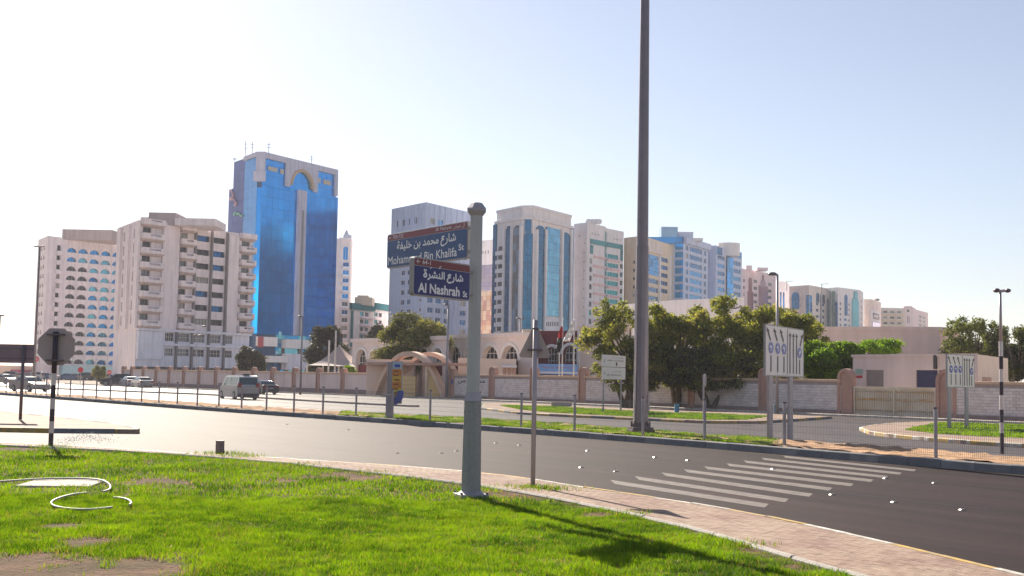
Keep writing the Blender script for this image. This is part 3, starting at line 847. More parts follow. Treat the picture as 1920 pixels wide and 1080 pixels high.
part('arch_surround', mb, TR1, b.o, kind='stuff')
sl_ = []
for i, (c, d) in enumerate(R):
    me = MB().box(-.2, ff.L, -.12, -.003, -.18, .0).mesh('sill_band', WM1)
    put('sill_band', me, b.o, ff, 0, c - .04)
fins = MB().box(-.06, .06, -.16, -.004, 0, R[0][1] + 1).mesh('pilaster_strip', WM1)
for i in range(1, 6): put('pilaster_strip', fins, b.o, ff, (C[i - 1][1] + C[i][0]) / 2, 0)
bal = MB().box(0, fm.L * .45, -1.1, -.003, 0, 1.25).mesh('balcony', WM1)
for c, d in R: put('balcony', bal, b.o, fm, fm.L * .5, c - 1.25)
roof_box(b, 'roof_box', 117, 211, 429.5, 4, 12, BR1)
mb = MB(); ff.box(mb, 0.5, ff.L - 1, 1.0, 3.6, .05, 1.6); part('shop_canopy', mb, mat('shop_cyan', (0.42, 0.62, 0.66), rough=.4), b.o)

# ---------------- 2 balcony block
WM2 = wallm('wall_stained_beige', (0.50, 0.45, 0.445), streak=.2); WM2b = wallm('wall_pale_grey', (0.50, 0.50, 0.54)); DK2 = mat('dark_fin', (0.19, 0.165, 0.175), rough=.6)
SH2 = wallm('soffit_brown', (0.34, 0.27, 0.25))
b = Bld('weathered beige apartment block with stacks of curved balconies and ribbon windows', [(221.5, 427), (264, 411), (474, 441)], 262, ref=1, back=24, name='apartment_building', cat='apartment block')
fl, ff = b.faces
zt = ff.Z(302, 413)                                                # tallest parapet
PB = [413, 438, 465, 493, 520, 547, 574, 602]
zlev = [ff.Z(285, y + 8) for y in PB]                               # floor of each balcony (its bottom edge)
st = (zlev[0] - zlev[-1]) / 7
zpod = ff.Z(300, 617)
Hs = []
cA = cols(ff, [(268, 284)], 430)[0]; cA2 = cols(ff, [(285.5, 299)], 430)[0]
cB = cols(ff, [(338, 352)], 440)[0]; cC = cols(ff, [(453, 468)], 470)[0]
zB0 = ff.Z(350, 423) - .3; zC0 = ff.Z(460, 442) - 1.2
lv = [zlev[0] - st * i for i in range(8)]
for i in range(8):
    f0 = lv[i] - st
    if f0 > zpod - .4 + 0:
        pass
    Hs += [(cA[0], cA[1], max(f0 + .25, zpod + .2), f0 + 2.4)]
    Hs += [(cB[0], cB[1], max(f0 + .1, zpod + .2), f0 + 2.2), (cC[0], cC[1], max(f0 + .2, zpod + .2), f0 + 2.2)]
rw = rows(ff, 380, 442, 453, 598, 7)
cw = cols(ff, [(369, 394), (398.5, 423)], 450)
Hr = cross(cw, rw)
hp = [(a, b_, c, d) for a, b_ in cols(ff, [(309, 326), (333, 356), (363, 384), (392, 414), (420, 436)], 640) for c, d in ((ff.Z(340, 641), ff.Z(340, 625)), (ff.Z(340, 668), ff.Z(340, 654)))]
mb = MB()
ff.holes(mb, [h for h in Hs + Hr if h[2] > zpod], z0=zpod, rec=.5)
ff.holes(mb, hp, z0=3.3, z1=zpod, rec=.4, mi=2)
ff.box(mb, 1.5, ff.L - 1.5, 0, 3.3, -2.2, -2.0, 3)
Hl = [(fl.L * t, fl.L * (t + .055), lv[i] - st + .2, lv[i] - st + 2.3) for t in (.28, .72) for i in range(8) if lv[i] - st > zpod]
fl.holes(mb, Hl, rec=.5)
b.shell(mb, 0, 1); part('wall', mb, [WM2, roofm, WM2b, DK2], b.o)
windows(b.o, ff, [h for h in Hs if h[2] > zpod], DARKF, [GL_D, GL_D, GL_G], .45, 1)
windows(b.o, ff, Hr, DARKF, [GL_D, GL_D, GL_DB], .45, 3); windows(b.o, ff, hp, WHITEF, [GL_D, GL_G], .35, 3, 1); windows(b.o, fl, Hl, DARKF, [GL_D], .45, 0)
def balcony_mesh(w, dpt, hpar, slot=True):
    mb = MB(); y = -dpt
    mb.box(0, w, y, -.003, 0, .22, 0)                               # slab
    s0, s1 = w * .3, w * .8
    z0, z1 = .22, .22 + hpar; t = .15
    mb.box(0, s0, y, y + t, z0, z1, 0); mb.box(s1, w, y, y + t, z0, z1, 0)
    mb.box(s0, s1, y, y + t, z0, z0 + hpar * .42, 0); mb.box(s0, s1, y, y + t, z0 + hpar * .8, z1, 0)
    mb.box(0, t, y + t, -.003, z0, z1, 0); mb.box(w - t, w, y + t, -.003, z0, z1, 0)
    # sloping underside
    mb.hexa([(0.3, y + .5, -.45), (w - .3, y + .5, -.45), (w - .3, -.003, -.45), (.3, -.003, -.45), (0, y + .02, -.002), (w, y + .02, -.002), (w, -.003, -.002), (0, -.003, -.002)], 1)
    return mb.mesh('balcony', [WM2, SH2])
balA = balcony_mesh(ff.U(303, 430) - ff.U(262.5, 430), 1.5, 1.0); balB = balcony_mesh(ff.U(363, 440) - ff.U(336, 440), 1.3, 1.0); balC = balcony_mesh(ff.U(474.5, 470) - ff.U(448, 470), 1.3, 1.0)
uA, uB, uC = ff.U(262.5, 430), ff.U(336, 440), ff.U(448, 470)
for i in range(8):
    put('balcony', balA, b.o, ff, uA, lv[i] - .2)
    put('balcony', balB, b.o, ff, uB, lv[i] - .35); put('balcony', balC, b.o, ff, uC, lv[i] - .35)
mb = MB()
u0, u1 = cols(ff, [(304, 335)], 430)[0]; me = MB().box(0, u1 - u0, -.5, -.003, zpod, b.h - .5).mesh('wall_panel', WM2); put('wall_panel', me, b.o, ff, u0, 0)
u0, u1 = cols(ff, [(427, 446)], 470)[0]; me = MB().box(0, u1 - u0, -.45, -.003, zpod, b.h - .8).mesh('wall_panel', WM2); put('wall_panel', me, b.o, ff, u0, 0)
finm = MB().box(-.2, .2, -.6, -.003, 0.2, b.h - .3).mesh('fin', DK2)
for px in (365.5, 396.2, 425): put('fin', finm, b.o, ff, ff.U(px, 450), 0)
finl = MB().box(-.2, .2, -.6, -.003, 0.2, zpod).mesh('fin', DK2)
for px in (329,): put('fin', finl, b.o, ff, ff.U(px, 640), 0)
band = MB().box(0, ff.L, -.9, -.003, 0, .5).mesh('floor_band', WM2b); put('floor_band', band, b.o, ff, 0, zpod - .5); put('floor_band', band, b.o, ff, 0, ff.Z(340, 649))
pj = MB().box(0, ff.U(304, 640) - 0.2, -.7, -.003, 0, zpod - 5.5).mesh('wall_panel', WM2b); put('wall_panel', pj, b.o, ff, .1, 4.9)
for t in (.08, .46, .88):
    me = MB().box(0, fl.L * .16, -.5, -.003, zpod, b.h - .4).mesh('wall_panel', WM2); put('wall_panel', me, b.o, fl, fl.L * t - .3, 0)
roof_box(b, 'roof_room', 279, 330, 398, 6, 9, BR1); roof_box(b, 'roof_room', 328, 404, 408.5, 5, 10, WM2); roof_box(b, 'roof_tank', 264, 280, 407, 6, 3, WM2)

# ---------------- 3 blue glass tower
BG = [glassm('curtain_blue_%d' % i, c, rough=.16, metal=.95, var=.1) for i, c in enumerate([(0.004, 0.36, 0.88), (0.003, 0.34, 0.84), (0.006, 0.39, 0.92), (0.003, 0.32, 0.80)])]
BL = [glassm('curtain_pale_blue_%d' % i, c, rough=.4, metal=.9, var=.1) for i, c in enumerate([(0.07, 0.24, 0.50), (0.08, 0.26, 0.53)])]
PU = [glassm('curtain_violet_%d' % i, c, rough=.5, metal=.4, var=.12) for i, c in enumerate([(0.085, 0.11, 0.32), (0.075, 0.10, 0.29)])]
CG = wallm('tower_grey_stone', (0.34, 0.35, 0.42)); backm = mat('joint_dark', (0.02, 0.07, 0.17), rough=.5)
b = Bld('tallest tower, of bright blue mirror glass with a grey stone arch at its top', [(439, 304), (460, 296.5), (484, 287), (493, 287), (631, 320.5)], 350, ref=2, back=28, name='office_tower', cat='tower')
fp, fb, fc, ff = b.faces; TW = b
mb = MB()
for f in b.faces: f.rect(mb, 0, f.L, 0, b.h, -.12)
b.shell(mb, 0, 1); part('core', mb, [backm, roofm], b.o)
def curtain(face, u0, u1, z0, z1, nu, nz, ms, skip=None, g=.06, par=None, nm='glass_panel'):
    w, h_ = (u1 - u0) / nu, (z1 - z0) / nz
    mes = [MB().box(0, w - g, -.02, .05, 0, h_ - g).mesh(nm, m) for m in ms]
    for i in range(nu):
        for j in range(nz):
            if skip and skip(u0 + (i + .5) * w, z0 + (j + .5) * h_): continue
            o = put(nm, random.choice(mes), par or b.o, face, u0 + i * w, z0 + j * h_)
            o.rotation_euler[0] = random.uniform(-.004, .004)
zb = ff.Z(560, 630); ztop = b.h - .1
uf0, uf1 = ff.U(556, 400), ff.U(571, 400); zf1 = ff.Z(563, 357)
skipf = lambda u, z: (uf0 + .3 < u < uf1 - .3 and z < zf1)
curtain(ff, 0, ff.L, zb, ztop, 14, 17, BG, skipf)
curtain(fb, 0, fb.L, zb, ztop, 3, 17, BL); curtain(fp, 0, fp.L, zb, ztop, 2, 17, PU)
mb = MB(); fc.rect(mb, 0, fc.L, zb, b.h - 10, .004); part('corner_strip', mb, BG[1], b.o)
mb = MB(); ff.box(mb, uf0, uf1, 5, zf1, -.12, .8); part('lift_shaft', mb, CG, b.o)
mb = MB(); um = (uf0 + uf1) / 2; ff.box(mb, um - .35, um + .35, 5, zf1 - 6, .803, 1.1); part('shaft_groove', mb, GREYF, b.o)
# stone crown
mb = MB(); zband = ff.Z(560, 312)
ff.box(mb, 0, ff.L, b.h - 1.4, b.h + .3, .06, .7); part('parapet_band', mb, CG, b.o)
mb = MB(); fb.box(mb, 0, fb.L, b.h - .9, b.h + .3, .06, .6); part('parapet_band', mb, CG, b.o)
mb = MB(); fc.box(mb, -.3, fc.L + .9, b.h - 8.3, b.h + .3, -.1, .75); fc.box(mb, -.9, fc.L + 1.3, b.h - 8.3, b.h - 5.4, .753, 1.1); part('corner_pillar', mb, CG, b.o)
mb = MB(); ff.box(mb, ff.L - 1.2, ff.L + .1, b.h - 8, b.h - 1.403, .06, .7); part('corner_pillar', mb, CG, b.o)
ua, ub = ff.U(538, 330), ff.U(590, 330); za = b.h - 7.6; uc = (ua + ub) / 2; r0 = (ub - ua) / 2 - .9
ring = arch_pts(uc - r0, uc + r0, za, za + r0 * 1.02); 
mb = MB()
pts = [(ua, za), (ua, b.h - 1.403), (ub, b.h - 1.403), (ub, za)]
for i in range(len(ring) - 1):
    q0, q1 = ring[i], ring[i + 1]
    mb.extr([ff.pt(q0[0], q0[1], .06), ff.pt(q1[0], q1[1], .06), ff.pt(q1[0], b.h - 1.403, .06), ff.pt(q0[0], b.h - 1.403, .06)], ff.n * .55)
ff.box(mb, ua - 1.0, uc - r0 - .01, za - .6, b.h - 1.403, .06, .62); ff.box(mb, uc + r0 + .01, ub + 1.0, za - .6, b.h - 1.403, .06, .62)
part('arch_panel', mb, CG, b.o)
mb = MB(); A = arch_pts(uc - r0 + .9, uc + r0 - .9, za, za + r0 * 1.02 - .9); warm = mat('crown_ochre', (0.48, 0.34, 0.22), rough=.6)
for i in range(len(ring) - 1): mb.extr([ff.pt(*A[i], .06), ff.pt(*ring[i], .06), ff.pt(*ring[i + 1], .06), ff.pt(*A[i + 1], .06)], ff.n * .85)
part('arch_ring', mb, warm, b.o)
for (x0, x1, y0, y1) in ((502, 519, 311.5, 323), (525, 531, 316.5, 327), (594, 600, 333, 343.5), (606, 620, 336.5, 348)):
    u0, z1 = ff.uv(x0, y0); u1, z0 = ff.uv(x1, y1); mb = MB(); ff.box(mb, u0, u1, z0, z1, .055, .25); part('crown_window', mb, mat('crown_cream', (0.50, 0.44, 0.38), rough=.6), b.o)
# shoulders: the lower, wider body
mb = MB(); zsh = ff.Z(636, 371); ff.box(mb, ff.L + .05, ff.L + 1.1, zb, zsh, -14, .05); part('shoulder', mb, BG[3], b.o)
mb = MB(); zs2 = fp.Z(429, 356); fp.box(mb, fp.U(429, 380) , -.05, zb, zs2, -14, .05); part('shoulder', mb, PU[0], b.o)
# painted ornament on the violet face
mural1 = mat('mural_pink', (0.50, 0.30, 0.38), rough=.5); mural2 = mat('mural_green', (0.20, 0.55, 0.36), rough=.5)
mb = MB()
for (pts, m_, w0) in (([(434, 358), (439, 363), (439, 371), (434, 374)], 0, .9), ([(433, 371), (442, 375), (446, 383), (442, 385)], 0, .9), ([(440, 404), (443, 396), (446, 404), (449, 398), (453, 406), (457, 404)], 1, .55)):
    q = [Vector(fp.pt(*fp.uv(*p), .28)) for p in pts]; mb.tube(resample(smooth(q, 2), .8), w0 * .5, n=5, mi=m_)
part('mural', mb, [mural1, mural2], b.o)
mb = MB()
for (x, y, hh) in ((457, 293, 5), (470, 289, 4), (501, 287, 3.6), (582, 309, 3.4), (437, 300, 1)):
    p = PZ(x, y, b.h); mb.tube([(p.x, p.y + 2, b.h), (p.x, p.y + 2, b.h + hh)], .09, 4)
    for t in (.55, .8): mb.tube([(p.x - .6, p.y + 2, b.h + hh * t), (p.x + .6, p.y + 2, b.h + hh * t)], .07, 4)
part('antenna', mb, DARKF, b.o, kind='stuff')
# podium
fpod = Face(b.faces[2].pt(-6.5, 0, 6), ff.pt(ff.L - 2, 0, 6), zb)
for (x0, x1, y0, y1, m_, dd) in ((473, 511, 631, 650, TR1, 2.5), (528, 582, 636, 655, TR1, 2.5), (494, 529, 667, 680, TR1, 3.2), (528, 566, 663, 694, WM2b, 3.2)):
    u0, z1 = fpod.uv(x0, y0); u1, z0 = fpod.uv(x1, y1); mb = MB(); fpod.box(mb, u0, u1, max(z0, 0), z1, -6, dd); part('podium_block', mb, m_, b.o)
mb = MB(); fpod.box(mb, fpod.U(474, 650), fpod.U(484, 650), fpod.Z(480, 651), fpod.Z(480, 631.5), 2.503, 2.7); part('sign_board', mb, mat('board_red', (0.45, 0.08, 0.09), rough=.5), b.o)
b_ = b
curtain(fpod, fpod.U(484, 655), fpod.U(582, 655), 0.2, fpod.Z(540, 650), 12, 3, [GL_B, GL_DB, GL_C, GL_D])
u0, u1 = fpod.U(511.5, 650), fpod.U(527.5, 650)
curtain(fpod, u0, u1, fpod.Z(520, 666), zb + 1, 3, 6, [GL_C, GL_L, GL_B, GL_C])
mb = MB(); fpod.box(mb, 0, fpod.L, 0, zb, -6, -.15); part('podium_core', mb, backm, b.o)
curtain(fpod, 0, fpod.L - 1, fpod.Z(540, 636), zb, 16, 1, [GL_C, GL_DB, GL_L, GL_B])

# ---------------- generic helper for the many plain towers
def tower(label, corners, d, specs, wall, ref=0, back=20, frame=WHITEF, rec=.3, name='apartment_building', cat='apartment block', extra=None, core_z=0):
    """specs: per face list of (columns px, py, (px, top, bot, last_top, n), glass, kind, mull)"""
    b = Bld(label, corners, d, ref=ref, back=back, name=name, cat=cat)
    mb = MB()
    for f, sp in zip(b.faces, specs):
        allh = []
        for (C, py, rr, gl, kind, mull) in sp:
            hs = cross(cols(f, C, py), rows(f, *rr), kind); hs = [h for h in hs if h[0] > .05 and h[1] < f.L - .05 and h[3] < b.h - .1]; allh.append((hs, gl, mull))
        f.holes(mb, [h for hs, _, _ in allh for h in hs], rec=rec)
        for hs, gl, mull in allh: windows(b.o, f, hs, frame, gl, rec - .04, mull)
    b.shell(mb, 0, 1); part('wall', mb, [wall, roofm], b.o)
    return b
def strip(b, face, x0, x1, ytop, ybot, m, d0=.003, d1=.35, arch=False, name='glass_strip', py=None, nseg=0):
    """a projecting or glazed vertical strip given in the picture"""
    py = py or (ytop + ybot) / 2
    u0, u1 = face.U(x0, py), face.U(x1, py); z1 = face.Z((x0 + x1) / 2, ytop); z0 = max(0, face.Z((x0 + x1) / 2, ybot))
    mb = MB()
    if arch: mb.extr([face.pt(u0, z0, d0), face.pt(u1, z0, d0)] + [face.pt(*p, d0) for p in arch_pts(u0, u1, z0, z1)], face.n * (d1 - d0))
    else: face.box(mb, u0, u1, z0, z1, d0, d1)
    return part(name, mb, m, b.o)
def strip_panes(b, face, x0, x1, ytop, ybot, ms, nu, nz, py=None, d=.0):
    py = py or (ytop + ybot) / 2
    u0, u1 = face.U(x0, py), face.U(x1, py); z1 = face.Z((x0 + x1) / 2, ytop); z0 = max(0, face.Z((x0 + x1) / 2, ybot))
    mb = MB(); face.box(mb, u0, u1, z0, z1, .003, .06 + d); part('strip_back', mb, DARKF, b.o)
    w, h_ = (u1 - u0) / nu, (z1 - z0) / nz; g = .08
    mes = [MB().box(0, w - g, -.12 - d, -.065 - d, 0, h_ - g).mesh('glass_panel', m) for m in ms]
    for i in range(nu):
        for j in range(nz): put('glass_panel', random.choice(mes), b.o, face, u0 + i * w, z0 + j * h_)
def slabs(b, face, x0, x1, py, rr, m, d1=.5, name='balcony'):
    u0, u1 = face.U(x0, py), face.U(x1, py)
    for z0, z1 in rows(face, *rr):
        if z0 < .5: continue
        me = MB().box(0, u1 - u0, -d1, -.003, 0, z1 - z0).mesh(name, m); put(name, me, b.o, face, u0, z0)

WH = wallm('wall_white', (0.60, 0.585, 0.59), streak=.15); WHB = wallm('wall_bluish_white', (0.47, 0.53, 0.66), streak=.15); CR = wallm('wall_cream', (0.60, 0.49, 0.36), streak=.12)
PK = wallm('wall_pinkish', (0.52, 0.42, 0.42), streak=.15); BE = wallm('wall_beige', (0.52, 0.45, 0.40), streak=.2); GW = wallm('wall_grey_white', (0.50, 0.475, 0.465), streak=.15)

# 4 slim cream tower beside the blue tower
b = tower('slim cream tower with one window column, close beside the blue mirror glass tower', [(612, 446), (658, 449), (661.5, 450.5)], 420,
    [[([(642, 653)], 540, (647, 492, 500, 626, 10), [GL_B, GL_G, GL_DB], 'rect', 1), ([(643.5, 652.5)], 475, (648, 462, 487, 462, 1), [GL_B], 'arch', 1)], []], BE, back=14)
slabs(b, b.faces[0], 640.5, 655, 540, (647, 500, 503.5, 634, 10), WH, .7)
strip(b, b.faces[0], 636, 659, 446, 449, WH, d1=.6, name='cornice')
p = PZ(643, 446, b.h); mb = MB(); mb.prism([(p.x, p.y + 1), (p.x + 2.6, p.y + 1), (p.x + 2.6, p.y + 4), (p.x, p.y + 4)], b.h, b.h + 1.2); mb.rbox((p.x + .9, p.y + 2.4), 1.6, 1.6, b.h + 1.2, b.h + 3, 0, 0, .2); part('roof_turret', mb, WH, b.o)
# 5 low green and beige block
b = tower('low beige apartment block with teal glass and a dark green roof band', [(654, 567), (700, 572), (731, 577)], 400,
    [[([(675, 682), (684, 691), (693, 699.5)], 600, (690, 586, 594, 628, 4), [GL_T, GL_D], 'rect', 1)], [([(701.5, 708), (710, 716)], 600, (708, 586, 594, 628, 4), [GL_T, GL_D], 'rect', 1)]], BE, ref=0, back=16)
TG = wallm('band_dark_teal', (0.03, 0.13, 0.135), streak=.1)
for f, x0, x1 in ((b.faces[0], 656, 700), (b.faces[1], 700, 732)): strip(b, f, x0, x1, f.Z(1, 1) and 570, 582, TG, d1=.9, name='roof_band', py=576)
slabs(b, b.faces[0], 674, 700, 600, (690, 595, 598, 637, 4), PK, 1.0)
strip(b, b.faces[0], 657, 660, 582, 650, TG, d1=.5); roof_box(b, 'roof_room', 665, 698, 557, 5, 8, CR); roof_box(b, 'roof_room', 670, 690, 553.5, 7, 4, CR)
# 6 white block behind the street name signs
b = tower('large white apartment block with small paired blue windows, behind the street name signs', [(734.5, 392), (799, 379), (893, 401)], 375,
    [[([(750, 757.5), (761.5, 769)], 580, (760, 470, 479, 636, 10), [GL_DB, GL_B], 'rect', 1), ([(785, 789), (791, 795)], 570, (790, 470, 476, 632, 10), [GL_D], 'rect', 0), ([(743, 747), (754, 759.5), (765.5, 770.5), (777, 782)], 415, (760, 411, 423, 411, 1), [GL_DB, GL_B], 'rect', 1)],
     [([(801, 811.5), (816, 827), (832, 841.5), (862, 873)], 590, (815, 468, 477.5, 632, 10), [GL_B, GL_DB, GL_B], 'rect', 1), ([(806, 815.5), (822, 831.5)], 415, (815, 410, 421, 410, 1), [GL_B], 'rect', 1)]], WHB, ref=1, back=22)
for f, xs_ in ((b.faces[0], (742, 751, 761, 771, 780, 789)), (b.faces[1], (806, 815, 825, 835, 846, 857, 868, 880))):
    rb = MB().box(-.12, .12, -.2, -.003, f.Z(xs_[0], 432), b.h).mesh('rib', WHB)
    for x in xs_: put('rib', rb, b.o, f, f.U(x, 400), 0)
rb = MB().box(-.1, .1, -.15, -.003, 0, b.faces[1].Z(850, 436)).mesh('rib', WHB)
for x in (829.5, 844, 848, 851, 859.5): put('rib', rb, b.o, b.faces[1], b.faces[1].U(x, 590), 0)
ww = Bld('x', [(721, 478), (735, 476)], 385, name='side_wing') if False else None
f = b.faces[0]; mb = MB(); f.box(mb, f.U(723, 560), -.02, 0, f.Z(730, 440), -14, -1.2); part('side_wing', mb, BE, b.o)
me = MB().box(0, 1.0, -.06, 0, 0, 1.4).mesh('window', GL_G)
for z0, z1 in rows(f, 760, 470, 479, 636, 10):
    if z0 > 1: put('window', me, b.o, f, f.U(730, 560), z0, -1.2)
# 7 lilac building with an orange reflection painted into its lower glass
b = tower('white building with lilac glass and painted orange reflection, half hidden by the name sign pole', [(890, 452), (927, 449)], 470, [[([(904, 906), (909, 911), (914, 916)], 480, (908, 470, 476, 470, 1), [GL_D], 'rect', 0)]], GW, back=12, name='office_building', cat='office block')
strip_panes(b, b.faces[0], 892, 926, 497, 545, [glassm('glass_lilac', (0.36, 0.30, 0.42), metal=.3), glassm('glass_lilac_pale', (0.42, 0.34, 0.42), metal=.3)], 4, 6)
strip_panes(b, b.faces[0], 892, 926, 546, 628, [glassm('glass_orange_reflection', (0.72, 0.42, 0.28), metal=.4), glassm('glass_orange_reflection_pale', (0.78, 0.55, 0.40), metal=.4), glassm('glass_orange_reflection_red', (0.6, 0.3, 0.25), metal=.4)], 5, 9)
# 8 arcaded blue and white tower
b = Bld('square white tower with tall blue glass bays in pointed white frames', [(932, 396), (980, 386.3), (1000, 386), (1071, 404.5)], 365, ref=1, back=24, name='office_tower', cat='tower')
fl, fc, ff = b.faces
mb = MB(); 
for f in b.faces: f.rect(mb, 0, f.L, 0, b.h)
b.shell(mb, 0, 1); part('wall', mb, [GW, roofm], b.o)
DB8 = [glassm('bay_blue_%d' % i, c, rough=.15, metal=.85) for i, c in enumerate([(0.004, 0.13, 0.27), (0.005, 0.15, 0.31), (0.003, 0.11, 0.24)])]
LB8 = [glassm('bay_sky_%d' % i, c, rough=.12, metal=.85) for i, c in enumerate([(0.14, 0.40, 0.60), (0.16, 0.44, 0.64), (0.12, 0.37, 0.56)])]
def bay(f, x0, x1, ytop, ybot, ms, py, nu=1, nz=14, cap=True):
    strip_panes(b, f, x0, x1, ytop + (5 if cap else 0), ybot, ms, nu, nz, py=py, d=.35)
    if cap: strip(b, f, x0 + 1.5, x1 - 1.5, ytop, ytop + 5, ms[0], d1=.42, arch=True, py=py, name='bay_cap')
bay(ff, 1003.5, 1018, 423, 622, DB8, 520, 2); bay(ff, 1051.8, 1066, 436, 622, DB8, 520, 2)
bay(ff, 1021.5, 1047, 428, 593, LB8, 500, 4, 12, cap=False)
bay(fc, 982, 998, 434, 620, DB8, 520, 2); strip(b, fc, 984.5, 996.5, 407, 434, DB8[0], d1=.42, py=420, name='bay_cap')
bay(fl, 949, 960.5, 424, 622, DB8, 520, 1)
bay(fl, 963, 976, 423, 620, [GL_G, glassm('bay_steel', (0.20, 0.28, 0.38), metal=.4)], 520, 2)
f = fl; 
for z0, z1 in rows(fl, 939, 462, 470, 612, 10):
    u0, u1 = fl.U(933.5, 540), fl.U(945, 540)
    mb = MB(); fl.box(mb, u0, u1, z0, z1, .003, .05); part('window', mb, GL_D, b.o)
    mb = MB(); fl.box(mb, u0 - .1, u1 + .1, z0 - 1.5, z0 - .3, .003, 1.1); part('balcony', mb, WH, b.o)
mb = MB(); fl.box(mb, -1.4, 0.4, 0, fl.Z(931, 421), -3, .5); part('corner_bay', mb, DB8[1], b.o)
mb = MB(); ff.box(mb, ff.L - .3, ff.L + 1.1, 0, ff.Z(1072, 428), -3, .5); part('corner_bay', mb, DB8[1], b.o)
for f, xs_, yb in ((ff, (1002.3, 1019.2, 1050, 1067.2), 430), (fl, (947.5, 961.5, 978.5), 424)):
    for x in xs_: strip(b, f, x - 1.5, x + 1.5, yb, 622, GW, d1=.95, py=520, name='pilaster')
for f in b.faces:
    mb = MB(); zc_ = ff.Z(1030, 419); f.box(mb, -.2, f.L + .2, zc_, zc_ + .8, .003, .8); part('cornice', mb, GW, b.o)
    mb = MB(); f.box(mb, 0, f.L, b.h - .7, b.h + .15, .003, .3); part('parapet_band', mb, GW, b.o)
for i in range(8):
    x = 1020.5 + i * 3.4; strip(b, ff, x, x + 1.7, 603.5, 611.5, DARKF, d1=.12, name='vent_slot', py=607)
strip(b, ff, 1017, 1050, 594.5, 624, WH, d1=.1, name='base_panel', py=608)
roof_box(b, 'roof_room', 985, 1060, 384, 9, 8, GW) if False else None
# 9 teal window block
b = tower('white apartment block with wide teal ribbon windows inside a teal frame', [(1076, 420), (1101, 417), (1134.5, 424.5), (1137, 427.8), (1169.5, 434.5)], 405,
    [[([(1084, 1086)], 500, (1085, 440, 444, 440, 1), [GL_D], 'rect', 0), ([(1093.5, 1095.5)], 500, (1094.5, 455, 458, 608, 10), [GL_D], 'rect', 0)],
     [([(1105, 1110)], 520, (1107, 484, 494, 614, 9), [GL_T, GL_D], 'rect', 0), ([(1113.5, 1134)], 520, (1118, 470, 479, 608, 9), [GL_T], 'rect', 3), ([(1110, 1112), (1116, 1118), (1122, 1124)], 440, (1117, 437.5, 441, 437.5, 1), [GL_D], 'rect', 0)], [],
     [([(1138.5, 1159)], 520, (1148, 477, 485.5, 612, 9), [GL_T], 'rect', 3), ([(1162.5, 1167.5)], 520, (1165, 495, 504, 620, 9), [GL_T, GL_D], 'rect', 0), ([(1151, 1153), (1156.5, 1158.5), (1162, 1164)], 450, (1157, 447, 450.5, 447, 1), [GL_D], 'rect', 0)]], GW, ref=1, back=22)
TL = glassm('frame_teal', (0.01, 0.21, 0.24), metal=.2)
f1, f3 = b.faces[1], b.faces[3]
strip(b, f1, 1106.5, 1134.3, 450.5, 459.5, TL, name='teal_band', py=455, d1=.3); strip(b, f1, 1106.5, 1111, 459.6, 476, TL, name='teal_band', py=467, d1=.3)
strip(b, f3, 1137.5, 1166.5, 456.5, 465.5, TL, name='teal_band', py=461, d1=.3); strip(b, f3, 1163, 1166.5, 465.6, 489, TL, name='teal_band', py=477, d1=.3)
f2 = b.faces[2]; mb = MB(); f2.box(mb, 0, f2.L, 0, f2.Z(1136, 436), .01, .3); part('dark_joint', mb, TL, b.o)
RS = wallm('sill_rose', (0.50, 0.33, 0.32), streak=.1)
slabs(b, f1, 1112.5, 1134.3, 520, (1118, 480, 484, 618, 9), RS, .35, name='sill'); slabs(b, f3, 1138, 1160, 520, (1148, 486.5, 490.5, 622, 9), RS, .35, name='sill')
mb = MB()
for x in (1105, 1112, 1119, 1125):
    p = PZ(x, 420, b.h); mb.sphere((p.x, p.y + 4, b.h + 1.3), 1.0, .4, 1.0, 8, 5); mb.tube([(p.x, p.y + 4, b.h), (p.x, p.y + 4, b.h + 1)], .1, 4)
part('satellite_dish', mb, WH, b.o, kind='stuff')
# 10 cream block behind the mast
b = tower('cream apartment block with one tall blue pane, partly hidden behind the lamp mast', [(1170, 446), (1205, 442), (1267, 462)], 430,
    [[([(1186, 1190.5)], 520, (1188, 488, 494.5, 550, 5), [GL_D], 'arch', 0)], [([(1238.5, 1252.5)], 520, (1246, 483.5, 491.5, 542, 5), [GL_B, GL_DB], 'rect', 2), ([(1213, 1234.5)], 540, (1225, 523, 532, 555, 3), [GL_DB], 'rect', 3)]], CR, ref=1, back=20)
strip_panes(b, b.faces[1], 1212, 1234.5, 478, 516, [GL_B, GL_DB, GL_B], 4, 5)
strip(b, b.faces[1], 1206, 1240, 452, 474, BE, d1=.5, name='parapet_panel', py=462)
for x in (1236.3, 1256): strip(b, b.faces[1], x - 1, x + 1, 479, 600, WH, d1=.4, name='pilaster', py=520)
# 11 blue and white corner block
b = tower('white office block with blue corner windows and a glassy box on its roof', [(1216, 446), (1267, 446), (1281.5, 445), (1327.5, 459.5)], 460,
    [[], [], [([(1285.5, 1290.5), (1293, 1316), (1319.5, 1324)], 510, (1302, 464.5, 473.5, 553.5, 7), [GL_B, GL_DB], 'rect', 2)]], WHB, ref=1, back=20, name='office_building', cat='office block')
for z0, z1 in rows(b.faces[1], 1274, 457.5, 467.5, 548, 7):
    for f, x0, x1 in ((b.faces[1], 1267, 1281.4),):
        mb = MB(); f.box(mb, 0.02, f.L - .02, z0, z1, .003, .3); part('corner_window', mb, BG[1], b.o)
CRB = glassm('crown_blue', (0.01, 0.22, 0.50), metal=.85)
for f in b.faces:
    mb = MB(); f.box(mb, -.2, f.L + .2, b.h - 2.2, b.h + .2, .003, 1.3); part('crown_band', mb, CRB if f is not b.faces[2] else WHB, b.o)
roof_box(b, 'roof_box', 1240, 1271, 425, 4, 9, glassm('roof_box_glass', (0.22, 0.34, 0.46), metal=.5)); roof_box(b, 'roof_box', 1272, 1300, 434.5, 3, 9, WHB); roof_box(b, 'roof_box', 1288, 1318, 446, 6, 6, GW)
